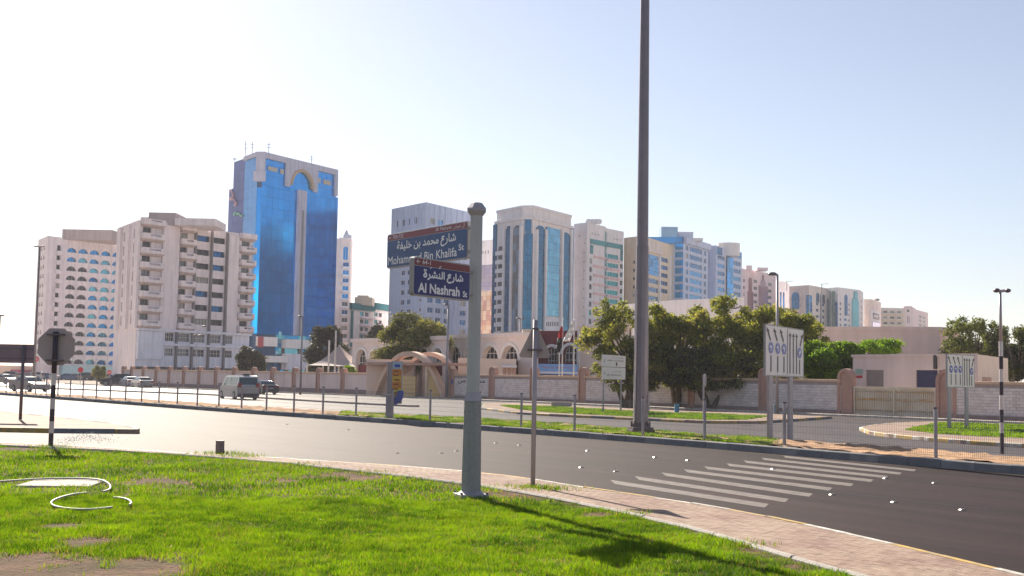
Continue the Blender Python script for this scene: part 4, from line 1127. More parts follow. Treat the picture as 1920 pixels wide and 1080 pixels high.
# 12 stepped blue block
b = tower('blue striped office block with a grey drum on top of its blue bay', [(1327.5, 461), (1342.5, 460), (1391, 474)], 490,
    [[], [([(1345, 1358.5)], 520, (1352, 480, 487.5, 554, 6), [GL_B, GL_DB], 'rect', 2), ([(1375, 1388.5)], 520, (1381, 490, 498, 562, 6), [GL_B, GL_DB], 'rect', 2)]], WHB, ref=1, back=18, name='office_building', cat='office block')
strip_panes(b, b.faces[1], 1361, 1372, 482, 570, [CRB, BG[1]], 2, 9, d=.5)
strip_panes(b, b.faces[1], 1343.5, 1354, 464, 478, [CRB], 2, 2); strip_panes(b, b.faces[1], 1379, 1390, 472, 484, [CRB], 2, 2)
p = PZ(1365.5, 467, b.h); mb = MB(); q = b.faces[1]; c_ = q.pt(q.U(1366, 470), 0, 0)
mb.prism([(c_.x + 4.6 * math.cos(t), c_.y + 4.6 * math.sin(t)) for t in [i * math.pi / 10 for i in range(20)]], q.Z(1366, 481), b.h + 2.2); part('top_drum', mb, GW, b.o)
# 13 maroon and pink block
MR = glassm('bay_maroon', (0.26, 0.09, 0.11), metal=.1); MR2 = glassm('bay_mauve', (0.36, 0.22, 0.27), metal=.2)
b = tower('pinkish block with maroon pointed window bays behind the leafy trees', [(1389, 503), (1455, 514.5)], 540,
    [[([(1393.5, 1397)], 540, (1395, 523, 529, 549, 3), [GL_D], 'rect', 0), ([(1413, 1420)], 550, (1416, 524.5, 530.5, 563, 4), [GL_G], 'rect', 1), ([(1440, 1447)], 550, (1443, 530.5, 536.5, 567, 4), [GL_G], 'rect', 1)]], PK, back=14)
strip(b, b.faces[0], 1403.5, 1409, 520.5, 575, MR, arch=True, py=548); strip(b, b.faces[0], 1401.5, 1410.5, 547, 580, MR, d1=.5, py=560)
strip(b, b.faces[0], 1426, 1434.5, 524, 575, MR2, arch=True, py=548); strip(b, b.faces[0], 1422.5, 1438, 536, 580, MR2, d1=.5, py=560); strip(b, b.faces[0], 1429, 1431.5, 515.5, 526, MR, arch=True, py=520)
roof_box(b, 'roof_room', 1420, 1440, 501.5, 3, 6, PK); roof_box(b, 'roof_room', 1399, 1410, 497.5, 4, 5, PK)
# 14
b = tower('narrow pale block with two thin blue slits beside the pinkish block', [(1452, 526), (1472, 528), (1481, 534)], 600, [[], []], WH, back=12)
strip(b, b.faces[0], 1462.5, 1465, 547.5, 600, GL_DB, arch=True, py=565, d1=.1); strip(b, b.faces[0], 1468, 1470.5, 548, 600, GL_DB, arch=True, py=565, d1=.1)
# 15
LT = glassm('bay_turquoise', (0.10, 0.42, 0.52), metal=.3)
b = tower('pale peach block with a domed blue window and a blue glass panel', [(1480, 537), (1517, 534.5), (1552.5, 541)], 560,
    [[([(1484, 1499)], 555, (1491, 562.5, 580, 562.5, 1), [GL_B], 'rect', 2), ([(1481.8, 1483.2), (1500.5, 1502)], 560, (1492, 558, 562, 572, 2), [GL_B], 'rect', 0)], [([(1530, 1535.5), (1541.5, 1546.5)], 580, (1538, 568, 573.5, 603, 4), [GL_B, GL_DB], 'rect', 0)]], BE, ref=1, back=14)
strip(b, b.faces[0], 1485, 1498.5, 547.5, 564, GL_B, arch=True, py=556, d1=.25); strip_panes(b, b.faces[0], 1511.5, 1516.8, 553.5, 591, [GL_B, BG[0]], 2, 6); strip_panes(b, b.faces[1], 1517.3, 1522.5, 553.5, 591, [GL_B, BG[0]], 2, 6)
strip(b, b.faces[1], 1530, 1535.5, 549, 567, GL_B, arch=True, py=556, d1=.25); strip(b, b.faces[1], 1541.5, 1546, 552, 569, GL_DB, arch=True, py=556, d1=.25); strip(b, b.faces[1], 1538, 1539.2, 552, 610, GL_DB, py=580, d1=.25)
# 16
b = tower('pale block with turquoise pointed bays, right end of the row of glass fronted blocks', [(1551.5, 540.5), (1571, 538.5), (1613, 544), (1618.5, 549)], 570,
    [[], [([(1574.5, 1577.5), (1591, 1593.5)], 580, (1576, 567, 571.5, 607, 5), [GL_D], 'rect', 0), ([(1582.5, 1588)], 590, (1585, 597, 601.5, 607, 2), [GL_DB], 'rect', 0)], [([(1614, 1616.5)], 580, (1615, 563, 567, 607, 5), [GL_DB], 'rect', 0)]], GW, ref=1, back=14)
strip(b, b.faces[0], 1551.8, 1555, 560, 615, GL_DB, arch=True, py=590); strip(b, b.faces[0], 1555.8, 1558, 545.5, 615, glassm('bay_sage', (0.16, 0.28, 0.25), metal=.2), arch=True, py=590)
strip(b, b.faces[0], 1560.5, 1566, 545, 615, glassm('bay_sage', (0.16, 0.28, 0.25), metal=.2), arch=True, py=590); strip(b, b.faces[0], 1567, 1570.8, 566, 615, GL_DB, arch=True, py=590)
strip(b, b.faces[1], 1583.5, 1588, 552.5, 592, GL_DB, arch=True, py=570); strip(b, b.faces[1], 1600.5, 1606, 546, 560, LT, arch=True, py=553, d1=.6); strip(b, b.faces[1], 1597, 1609, 557, 616, LT, arch=True, py=590, d1=.4)
# 17
b = tower('narrow beige tower carrying a large dark letter shaped window on its white panel', [(1619, 561), (1633, 561), (1652, 567)], 620, [[], []], BE, ref=1, back=12)
f = b.faces[1]; strip(b, f, 1632.5, 1649.5, 583, 620, WH, py=600, d1=.4, name='white_panel')
def ring_part(f, x0, x1, y0, y1, t, m, d0, d1):
    u0, z1 = f.uv(x0, y0); u1, z0 = f.uv(x1, y1); mb = MB(); f.box(mb, u0, u0 + t, z0, z1, d0, d1); f.box(mb, u0 + t, u1 - t, z1 - t, z1, d0, d1); f.box(mb, u0 + t, u1 - t, z0, z0 + t, d0, d1); f.box(mb, u1 - t, u1, z0 + t * .5, z1 - t * .5, d0, d1); return mb
part('letter_window', ring_part(f, 1635.5, 1646.5, 586.5, 600, .9, GL_DB, .403, .7), DARKF, b.o); strip(b, f, 1634, 1648, 605, 614, GL_DB, py=610, d0=.403, d1=.6)
for x in (1634.5, 1638, 1644): strip(b, f, x, x + 1.6, 571, 580, PK, arch=True, d1=.15)
roof_box(b, 'roof_turret', 1643, 1649, 560, 2, 3, wallm('turret_brown', (0.22, 0.16, 0.16)))
# 18
b = tower('low peach stepped block with open brown terraces beyond the big blank wall', [(1652, 577), (1697, 578)], 600, [[([(1656, 1664), (1669, 1677), (1682, 1690)], 595, (1673, 583, 587, 604, 3), [GL_D, GL_G], 'rect', 0)]], BE, back=12)
slabs(b, b.faces[0], 1653, 1694, 590, (1673, 588, 591, 609, 3), CR, 1.4, name='terrace')
# 19
b = tower('farthest pale block at the right end of the skyline with grey square windows', [(1694, 574.5), (1712, 576), (1719, 581), (1740, 586.5)], 640, [[([(1701, 1702.5), (1704, 1705.5)], 600, (1703, 592, 606, 592, 1), [GL_D], 'rect', 0)], [], [([(1722, 1727.5), (1729.5, 1735)], 600, (1728, 592.5, 597, 608, 3), [GL_G], 'rect', 1)]], PK, ref=0, back=12)
roof_box(b, 'roof_room', 1697, 1710, 574, 3, 4, PK)
strip(b, b.faces[0], 1700.5, 1704.5, 580, 585, DARKF, arch=True, py=583, d1=.15)
# crane-like masts on far roofs
for (x, y, d, lab) in ((1544, 532, 560, 'thin roof mast with a short jib on the peach block with the domed window'), (1478, 527, 600, 'thin tilted aerial above the narrow pale block')):
    p = PD(x, y, d); mb = MB(); mb.tube([(p.x, p.y + 3, p.z - 4.5), (p.x, p.y + 3, p.z)], .18, 4); mb.tube([(p.x - .5, p.y + 3, p.z), (p.x + 3, p.y + 3, p.z + .3)], .12, 4)
    single('roof_mast', mb, DARKF, lab, 'mast')
# ================================================================== WALLS AND LOW BUILDINGS
terra = mat('pier_terracotta', (0.52, 0.315, 0.25), rough=.85, var=.12, scale=1.0, bump=.3, bscale=30); peach = mat('coping_peach', (0.70, 0.48, 0.34), rough=.85, var=.12, scale=1.0)
render_w = wallm('wall_render_pale', (0.50, 0.42, 0.38), streak=.15); blockw = mat('block_white', (0.80, 0.71, 0.68), rough=.85, var=.15, scale=1.5); blockw2 = mat('block_white_dull', (0.72, 0.63, 0.60), rough=.85, var=.15, scale=1.5)
mortar = mat('mortar', (0.42, 0.35, 0.335), rough=.9); basem = mat('wall_base_mauve', (0.32, 0.23, 0.22), rough=.9)
WALLF = [Face(a, b, 2.45) for a, b in zip(wallp, wallp[1:])]
def wall_at(px):                         # ground point of the wall line at a picture column
    for f, (a, b) in zip(WALLF, zip(WALL_PX, WALL_PX[1:])):
        if a[0] <= px <= b[0]: return f, f.U(px, a[1] + (b[1] - a[1]) * (px - a[0]) / (b[0] - a[0]))
    return WALLF[-1], WALLF[-1].L
def gp(px):
    f, u = wall_at(px); return f.pt(u, 0)
def pier(parent, p, ang, w, h, dpt=.5):
    f = Face(p, p + Vector((math.cos(ang), math.sin(ang), 0)), h); mb = MB(); r = w / 2
    def sh(r, hh, d0, d1):
        pts = [(-r, 0), (r, 0)] + arch_pts(-r, r, 0, hh)
        mb.extr([f.pt(a, b, d0) for a, b in pts], f.n * (d1 - d0))
    sh(r, h, -dpt * .6, dpt * .4 - .08)
    # raised rim
    A = [(r, 0)] + arch_pts(-r, r, 0, h) + [(-r, 0)]; t = w * .17; B_ = [(r - t, 0)] + arch_pts(-r + t, r - t, 0, h - t) + [(-r + t, 0)]
    for i in range(len(A) - 1): mb.extr([f.pt(*A[i], dpt * .4 - .079), f.pt(*A[i + 1], dpt * .4 - .079), f.pt(*B_[i + 1], dpt * .4 - .079), f.pt(*B_[i], dpt * .4 - .079)], f.n * .09)
    part('pier', mb, terra, parent)
def wall_run(label, px, bx, blocks, hwall=2.45, hp=2.95, pw=.75, gate_ends=(False, False)):
    """boundary wall through pier columns px"""
    o = thing('boundary_wall', label, 'wall', tuple(gp(px[0])))
    P = [gp(x) for x in px]; nb = []
    for i, p in enumerate(P):
        a = P[max(0, i - 1)]; c = P[min(len(P) - 1, i + 1)]; an = math.atan2(c.y - a.y, c.x - a.x)
        if bx[i]: pier(o, p, an, pw * bx[i], hp + (.25 if bx[i] > 1 else 0))
    for i in range(len(P) - 1):
        f = Face(P[i], P[i + 1], hwall); L_ = f.L; e = pw * .5
        mb = MB(); f.box(mb, e, L_ - e, .35, hwall - .18, -.12, .12); part('panel', mb, mortar if blocks else render_w, o)
        mb = MB(); f.box(mb, e, L_ - e, 0, .35 if blocks else .62, -.16, .18); part('plinth', mb, basem, o)
        mb = MB(); f.box(mb, e, L_ - e, hwall - .18, hwall, -.17, .22); part('coping', mb, peach, o, bevel=.03)
        if blocks:
            bw, bh = .45, .19; z = .36; r = 0
            while z + bh < hwall - .2:
                u = e + .02 - (bw / 2 if r % 2 else 0)
                while u < L_ - e:
                    a, b = max(u, e + .01), min(u + bw - .018, L_ - e - .01)
                    if b - a > .06: nb.append((f, a, b, z, z + bh - .018))
                    u += bw
                z += bh; r += 1
    nb.sort(key=lambda t: t[0].pt(t[1], 0).length)
    cache = {}; far = MB()
    for k, (f, a, b, z0, z1) in enumerate(nb):
        if k < 300:
            m = random.choice((blockw, blockw, blockw2)); key = (round(b - a, 2), m.name)
            if key not in cache: cache[key] = MB().box(0, b - a, -.145, -.118, 0, z1 - z0).mesh('block', m)
            put('block', cache[key], o, f, a, z0, random.uniform(0, .006))
        else: f.box(far, a, b, z0, z1, .118, .145 + random.uniform(0, .006), random.choice((0, 0, 1)))
    if far.f: part('masonry', far, [blockw, blockw2], o, kind='stuff')
    return o
wl = wall_run('long pale rendered boundary wall with rounded terracotta piers left of the arched entrance', [231, 247, 269, 293, 317.5, 345, 374, 405, 439, 475, 511, 552, 597, 643.5, 696], [1] * 15, False)
w2 = wall_run('pale block boundary wall with rounded piers from the arched entrance to the sliding gate', [849, 924, 1001, 1093, 1186, 1298.5, 1433, 1587], [1, 1.25, 1.2, 1.35, 1, 1, 1.15, 1.7], True, pw=.72)
w3 = wall_run('white block boundary wall right of the sliding gate', [1777, 2010, 2250], [1.9, 1, 1], True, pw=.78)
# dark lettering beside the entrance, partly behind the sign pole
f, u = wall_at(886)
mb = MB(); f0, u0 = wall_at(860); f1, u1 = wall_at(909)
Fw = Face(gp(849), gp(924), 2.45)
text_on(mb, arabic('مدرسة ص'), Fw.A, Fw.u, Vector((0, 0, 1)), Fw.n, Fw.U(861, 715), Fw.U(911, 715), 1.55, 2.0, bold=.02)
for i in range(len(mb.v)): mb.v[i] = tuple(Vector(mb.v[i]) + Fw.n * .152)
part('lettering', mb, DARKF, w2)
mb = MB(); q = gp(849); f, u = wall_at(850); f.box(mb, u - .18, u + .22, 1.5, 1.95, .13, .16); part('blue_plate', mb, mat('plate_blue', (0.02, 0.06, 0.35), rough=.4), w2)
# sliding gate
A, B_ = gp(1602), gp(1758); Fg = Face(A, B_, 2.35)
g = thing('sliding_gate', 'wide cream metal sliding gate with rust stained rails between two rounded terracotta piers', 'gate', tuple(A))
gatem = mat('gate_cream', (0.78, 0.69, 0.57), rough=.6, var=.1, scale=2.0, col2=(0.70, 0.58, 0.43), c2s=1.0); rust = mat('gate_rust', (0.55, 0.33, 0.12), rough=.8, var=.3, scale=3.0, col2=(0.50, 0.40, 0.27), c2s=1.5, c2w=.06)
n = 46; zt = Fg.Z(1603, 724); 
sm = MB().box(0, Fg.L / n - .05, -.05, 0, .12, zt - .08).mesh('slat', gatem)
for i in range(n): put('slat', sm, g, Fg, i * Fg.L / n + .02, 0)
mb = MB(); Fg.box(mb, 0, Fg.L, .1, zt - .1, -.05, -.02); part('back_sheet', mb, gatem, g)
for z, m_, t in ((.12, gatem, .1), (.42, rust, .06), (zt * .55, rust, .12), (zt - .36, rust, .05), (zt - .12, gatem, .12)):
    mb = MB(); Fg.box(mb, 0, Fg.L, z, z + t, .053, .10); part('rail', mb, m_, g)
for u in (0.02, Fg.L * .49, Fg.L - .12): mb = MB(); Fg.box(mb, u, u + .12, .05, zt, .104, .14); part('stile', mb, gatem, g)

# entrance arch
A, B_ = gp(703) + Vector((0, -.3, 0)), gp(838) + Vector((0, -.3, 0)); Fe = Face(A, B_, 6)
e = thing('entrance_arch', 'big peach parabolic entrance arch with a thin flat canopy through it', 'arch', tuple(A))
zc = Fe.Z(772, 659); n = 24
def par(L_, zc, t): return (L_ * t, zc * (1 - abs(2 * t - 1) ** 2.3))
archm = mat('arch_peach', (0.74, 0.52, 0.39), rough=.8, var=.1, scale=.8)
for (d0, d1, tw, nm) in ((-3.0, -2.3, .42, 'arch_rib'), (-.35, .35, .48, 'arch_rib'),):
    mb = MB()
    for i in range(n):
        t0, t1 = i / n, (i + 1) / n; a, b_ = par(Fe.L, zc, t0), par(Fe.L, zc, t1); c, d = par(Fe.L - 2 * tw, zc - tw, t0), par(Fe.L - 2 * tw, zc - tw, t1)
        mb.hexa([Fe.pt(c[0] + tw, max(c[1], 0), d1), Fe.pt(d[0] + tw, max(d[1], 0), d1), Fe.pt(d[0] + tw, max(d[1], 0), d0), Fe.pt(c[0] + tw, max(c[1], 0), d0), Fe.pt(a[0], a[1], d1), Fe.pt(b_[0], b_[1], d1), Fe.pt(b_[0], b_[1], d0), Fe.pt(a[0], a[1], d0)])
    part(nm, mb, archm, e)
z0 = Fe.Z(770, 685); mb = MB(); Fe.box(mb, Fe.U(694, 683), Fe.U(853, 683), z0, z0 + .28, -2.2, .8); part('canopy', mb, terra, e)
for x0, x1, m_ in ((795.5, 801, terra), (801, 805, CR)):
    mb = MB(); Fe.box(mb, Fe.U(x0, 720), Fe.U(x1, 720), 0, z0, -.3 + (.003 if m_ is CR else 0), .3); part('column', mb, m_, e)
# guard rooms in the entrance
YL = mat('render_warm_yellow', (0.80, 0.58, 0.28), rough=.85, var=.06, scale=1); PC = mat('render_peach', (0.84, 0.66, 0.54), rough=.85, var=.06, scale=1)
def blockroom(label, x0, x1, ytop, ybot_d, dep, m, name='gatehouse', cat='gatehouse', parts=None, joints=0):
    """box whose front runs from column x0 to x1 at distance ybot_d"""
    a = PD(x0, ytop, ybot_d); b = PD(x1, ytop, ybot_d); o = thing(name, label, cat, (a.x, a.y, 0))
    f = Face(a, b, a.z); mb = MB(); mb.prism([(a.x, a.y), (b.x, b.y), (b.x, b.y + dep), (a.x, a.y + dep)], 0, a.z); part('wall', mb, m, o)
    for j in range(1, joints + 1):
        z = a.z * j / (joints + 1); mb = MB(); f.box(mb, 0, f.L, z - .02, z + .02, .003, .02); part('joint', mb, terra, o)
    return o, f
o, f = blockroom('peach gate room left of the entrance opening', 688, 774, 675, 131, 6, PC)
mb = MB(); f.box(mb, 0, f.L + .3, f.h - .5, f.h + .1, .003, .4); part('roof_slab', mb, PC, o)
o, f = blockroom('warm yellow low wall with fine joints inside the entrance, left of the column', 750, 779, 705, 124, 1.2, YL, 'entrance_screen', 'wall', joints=4)
o, f = blockroom('warm yellow low wall inside the entrance, right of the column', 804, 824, 706, 124, 1.2, YL, 'entrance_screen', 'wall')
o, f = blockroom('tall pale peach wall block behind the sign pole right of the entrance', 859, 900, 671, 127, 5, PC, 'gatehouse', 'gatehouse')
o, f = blockroom('cream hut with a small barred opening and roof edge behind the wall', 899, 968, 672, 125, 6, PC)
for x0, x1, m_ in ((943, 950, terra), (951.5, 958.5, terra), (960, 967, terra)):
    mb = MB(); f.box(mb, f.U(x0, 695), f.U(x1, 695), f.Z(950, 704), f.Z(950, 690), .003, .05); part('screen_panel', mb, m_, o)
mb = MB(); f.box(mb, f.U(941, 687), f.U(969, 687), f.Z(950, 689), f.Z(950, 685), .003, .7); part('hood', mb, WH, o)

# school with arches
SCH = wallm('school_white', (0.56, 0.50, 0.46), streak=.1); MAR = wallm('school_maroon', (0.16, 0.035, 0.045), streak=.15)
def arcade(label, xa, ya, xb, yb, d, ars, wallmat, yspr, lowm, base_y, back=14):
    b = Bld(label, [(xa, ya), (xb, yb)], d, back=back, name='school_building', cat='school'); f = b.faces[0]; hs = []
    for (x0, x1, yt) in ars:
        u0, u1 = f.U(x0, 660), f.U(x1, 660); z1 = f.Z((x0 + x1) / 2, yt); zb_ = f.Z((x0 + x1) / 2, base_y)
        hs.append((u0, u1, max(zb_, .4), z1, 'arch'))
    mb = MB(); f.holes(mb, hs, rec=.6); b.shell(mb, 0, 1); part('wall', mb, [wallmat, roofm], b.o)
    for h in hs:
        zl = h[3] - (h[3] - h[2]) * .5
        put('window', window_mesh(h[1] - h[0], h[3] - h[2], 'arch', WHITEF, GL_D, .55, 3, 3, ft=.09), b.o, f, h[0], h[2])
        mb = MB(); f.box(mb, h[0] + .02, h[1] - .02, h[2] + .02, h[2] + (h[3] - h[2]) * .42, -.48, -.3); part('apron_panel', mb, lowm, b.o)
        mb = MB(); A = arch_pts(h[0] - .03, h[1] + .03, h[2], h[3] + .03); B2 = arch_pts(h[0] - .35, h[1] + .35, h[2], h[3] + .35)
        for i in range(len(A) - 1): mb.extr([f.pt(*A[i], .003), f.pt(*B2[i], .003), f.pt(*B2[i + 1], .003), f.pt(*A[i + 1], .003)], f.n * .1)
        part('arch_trim', mb, TR1, b.o)
    mb = MB(); f.box(mb, -.1, f.L + .1, b.h - .35, b.h + .1, .003, .25); part('parapet_band', mb, wallmat, b.o)
    return b, f
arcade('left wing of the white school with tall arched windows beside the fabric sunshade', 661, 637, 842, 631, 150, [(668, 688, 655), (693.5, 714, 655), (722, 736, 656), (741, 757, 656), (764, 781, 655), (787, 804, 654), (812, 830, 653)], SCH, 0, MAR, 705)
arcade('middle wing of the white school with wide arched windows behind the sign pole', 838, 630, 1010, 624, 142, [(841.5, 864, 650), (872, 893, 650), (904, 935, 649), (941, 972, 648)], SCH, 0, MAR, 702)
b, f = arcade('maroon front section of the school with arched windows behind the flagpoles', 1006, 622.5, 1090, 622, 136, [(1024, 1046, 651), (1056, 1084, 648)], MAR, 0, MAR, 702)
roof_box(b, 'roof_room', 980, 1016, 617, 5, 6, CR)
f = b.faces[0]
bn = single('banner', MB(), mat('banner_blue', (0.16, 0.36, 0.72), rough=.6), 'x', 'banner') if False else None
a = PD(1006, 682, 128); c = PD(1084, 682.5, 128); fB = Face(a, c, a.z); zb_ = fB.Z(1040, 702)
o = thing('banner', 'long light blue cloth banner with red writing stretched behind the flagpoles', 'banner', (a.x, a.y, zb_))
mb = MB(); fB.box(mb, 0, fB.L, zb_, a.z, -.02, .02); part('cloth', mb, mat('banner_blue', (0.20, 0.40, 0.74), rough=.6, var=.2), o)
mb = MB(); text_on(mb, arabic('مدرسة محمد بن خليفة'), fB.A, fB.u, Vector((0, 0, 1)), fB.n, fB.L * .12, fB.L * .9, zb_ + (a.z - zb_) * .52, zb_ + (a.z - zb_) * .9)
for i in range(len(mb.v)): mb.v[i] = tuple(Vector(mb.v[i]) + fB.n * .024)
part('lettering', mb, mat('print_red', (0.55, 0.05, 0.08), rough=.6), o)
mb = MB(); fB.box(mb, 0, fB.L, zb_ + .08, zb_ + .28, .022, .03); part('white_stripe', mb, WH, o)
for u in (0.0, fB.L): mb = MB(); q = fB.pt(u, 0); mb.tube([(q.x, q.y, 0), (q.x, q.y, a.z + .2)], .05, 6); part('post', mb, GREYF, o)
# cream block
b = Bld('tall blank cream block of the school, left of the leafy trees', [(1084, 613), (1186, 609)], 133, back=16, name='school_building', cat='school')
mb = MB(); f = b.faces[0]; f.rect(mb, 0, f.L, 0, b.h); b.shell(mb, 0, 1); part('wall', mb, [PC, roofm], b.o); mb = MB(); f.box(mb, 0, f.L, b.h - .3, b.h + .1, .003, .15); part('parapet_band', mb, PC, b.o)
mb = MB(); f.box(mb, .02, .32, 0, b.h - .3, .003, .1); part('corner_strip', mb, TR1, b.o)
# white hall with dark letters behind the trees
b = Bld('long white hall with dark lettering high on its front, behind the leafy trees', [(1135, 574), (1272, 562), (1395, 557.5)], 165, ref=1, back=20, name='hall_building', cat='hall')
mb = MB(); f1, f2 = b.faces; f1.rect(mb, 0, f1.L, 0, b.h); f2.rect(mb, 0, f2.L, 0, b.h); b.shell(mb, 0, 1); part('wall', mb, [WH, roofm], b.o)
mb = MB(); text_on(mb, 'AL F', f1.A, f1.u, Vector((0, 0, 1)), f1.n, f1.U(1137, 588), f1.U(1158, 588), f1.Z(1147, 591), f1.Z(1147, 584), bold=.03)
k0 = len(mb.v); mb.v = [tuple(Vector(v) + f1.n * .02) for v in mb.v]; part('lettering', mb, DARKF, b.o); mb = MB()
text_on(mb, arabic('صمد'), f2.A, f2.u, Vector((0, 0, 1)), f2.n, f2.U(1366, 575), f2.U(1391, 575), f2.Z(1380, 579), f2.Z(1380, 572), bold=.03)
k = len(mb.v)
for i in range(k): mb.v[i] = tuple(Vector(mb.v[i]) + f2.n * .02)
part('lettering', mb, DARKF, b.o)
# low blank mauve building on the right and its pink side
MV = wallm('render_mauve', (0.42, 0.34, 0.315), streak=.15); MVS = wallm('render_rose', (0.50, 0.35, 0.28), streak=.1)
b = Bld('long low blank mauve building with a rose coloured end, beyond the gate', [(1536, 614), (1762, 614.5), (1800, 617.5)], 118, ref=0, back=20, name='warehouse', cat='warehouse')
mb = MB(); b.faces[0].rect(mb, 0, b.faces[0].L, 0, b.h, 0, 0); b.faces[1].rect(mb, 0, b.faces[1].L, 0, b.h, 0, 2); b.shell(mb, 0, 1); part('wall', mb, [MV, roofm, MVS], b.o)
for f in b.faces: mb = MB(); f.box(mb, -.05, f.L + .05, b.h - .3, b.h + .08, .003, .12); part('parapet_band', mb, MV, b.o)
# substation behind the gate
b = Bld('low flat roofed utility building with navy doors and a peach end behind the gate', [(1599, 666.5), (1833, 664.5), (1890, 672)], 88, ref=0, back=9, name='utility_building', cat='utility building')
f1, f2 = b.faces; mb = MB(); UT = wallm('render_grey_rose', (0.46, 0.39, 0.365), streak=.12)
hs = [(f1.U(1623, 700), f1.U(1656.5, 700), .3, f1.Z(1640, 694)), (f1.U(1717, 700), f1.U(1758, 700), .3, f1.Z(1737, 694)), (f1.U(1760, 700), f1.U(1776, 700), .3, f1.Z(1766, 694))]
f1.holes(mb, hs, rec=.25); f2.rect(mb, 0, f2.L, 0, b.h, 0, 2); b.shell(mb, 0, 1); part('wall', mb, [UT, roofm, PC], b.o)
NV = mat('door_navy', (0.035, 0.035, 0.11), rough=.5)
for h, m_ in zip(hs, (mat('louvre_grey', (0.30, 0.26, 0.26), rough=.6), NV, NV)):
    mb = MB(); k = 14
    for i in range(k): z = h[2] + (h[3] - h[2]) * i / k; f1.box(mb, h[0], h[1], z + .01, z + (h[3] - h[2]) / k - .02, -.2, -.12)
    f1.box(mb, h[0], h[1], h[2], h[3], -.24, -.21); part('louvre_door', mb, m_, b.o)
mb = MB(); f1.box(mb, f1.U(1752, 680), f1.U(1757.5, 680), f1.Z(1755, 692), f1.Z(1755, 666), .003, .12); part('duct', mb, DARKF, b.o)
mb = MB(); f1.box(mb, f1.U(1605, 700), f1.U(1617, 700), f1.Z(1610, 709), f1.Z(1610, 704), .003, .03); part('warning_plate', mb, mat('plate_red', (0.5, 0.04, 0.05), rough=.5), b.o)
mb = MB(); f1.box(mb, f1.U(1604, 697), f1.U(1618, 697), f1.Z(1610, 702), f1.Z(1610, 692), .003, .03, 0); part('notice_plate', mb, mat('plate_pale_green', (0.30, 0.42, 0.37), rough=.5), b.o)
mb = MB()
for i in range(4): f2.box(mb, f2.U(1842, 710), f2.U(1858, 710), f2.Z(1850, 716.5 - i * 2.5), f2.Z(1850, 714.8 - i * 2.5), .003, .05)
part('vent_grille', mb, terra, b.o)
mb = MB(); f1.box(mb, -.05, f1.L + .02, b.h - .12, b.h + .06, .003, .1); part('roof_edge', mb, UT, b.o)
# far left shops
b = Bld('low pinkish row of shops with a crimson fascia at the far left', [(-60, 683), (62, 686.5)], 300, back=12, name='shop_building', cat='shops')
f = b.faces[0]; mb = MB(); f.rect(mb, 0, f.L, 0, b.h); b.shell(mb, 0, 1); part('wall', mb, [PC, roofm], b.o)
mb = MB(); f.box(mb, f.L * .62, f.L * .95, 1.2, 2.1, .003, .5); part('fascia', mb, mat('fascia_crimson', (0.42, 0.06, 0.14), rough=.5), b.o)
for i in range(5): mb = MB(); f.box(mb, f.L * (.5 + .1 * i), f.L * (.57 + .1 * i), .1, 1.1, .003, .06); part('shop_window', mb, GL_D, b.o)

# fabric sunshade
tentm = mat('canvas_grey', (0.44, 0.37, 0.355), rough=.8)
d = 152; pk = PD(636.5, 647, d); bl = [PD(576, 684.5, d - 4), PD(668, 687, d - 4), PD(690, 684, d + 9), PD(606, 683, d + 9)]
o = thing('sunshade', 'grey tent shaped canvas sunshade rising to one peak behind the long wall', 'sunshade', (pk.x, pk.y, 0))
mb = MB(); n = 8
for a, b_ in zip(bl, bl[1:] + bl[:1]):
    for i in range(n):
        for j in range(n):
            q = []
            for ii, jj in ((i, j), (i + 1, j), (i + 1, j + 1), (i, j + 1)):
                e_ = a.lerp(b_, ii / n); t = jj / n; p = e_.lerp(pk, t); p.z = e_.z + (pk.z - e_.z) * t ** 1.6 - math.sin(math.pi * ii / n) * .0; q.append(p)
            mb.poly(q)
part('canvas', mb, tentm, o, smooth=True)
mb = MB(); mb.tube([(pk.x, pk.y, 0), (pk.x, pk.y, pk.z)], .12, 8); part('pole', mb, WHITEF, o)
for q in bl: mb = MB(); mb.tube([(q.x, q.y, 0), tuple(q)], .09, 6); part('pole', mb, WHITEF, o)
for (x, y0, dd, lab) in ((617.5, 638, 148, 'short white pole in front of the grey sunshade'), (630, 620, 147, 'taller thin pale pole rising before the peak of the grey sunshade')):
    p = PD(x, y0, dd); mb = MB(); mb.tube([(p.x, p.y, 0), tuple(p)], .11, 8); single('pole', mb, WHITEF, lab, 'pole', base=(p.x, p.y, 0))

# ================================================================== TREES
barkm = mat('bark', (0.13, 0.10, 0.075), rough=.95, var=.3, scale=3, bump=.5)
def leafset(nm, cs, tr=.5): return [mat(nm + '_%d' % i, c, rough=.6, var=.15, trans=tr, spec=.25) for i, c in enumerate(cs)]
LV_M = leafset('mesquite_leaf', [(0.18, 0.20, 0.045), (0.25, 0.265, 0.055), (0.11, 0.125, 0.045), (0.27, 0.245, 0.085)])
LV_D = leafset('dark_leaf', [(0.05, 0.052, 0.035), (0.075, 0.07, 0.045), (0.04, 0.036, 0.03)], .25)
LV_O = leafset('olive_leaf', [(0.16, 0.165, 0.045), (0.22, 0.21, 0.06), (0.09, 0.095, 0.04)], .35)
LV_G = leafset('green_leaf', [(0.14, 0.25, 0.015), (0.21, 0.32, 0.015), (0.08, 0.14, 0.015)], .45)
LV_R = leafset('sparse_leaf', [(0.12, 0.14, 0.045), (0.17, 0.19, 0.06), (0.07, 0.085, 0.035)], .35)
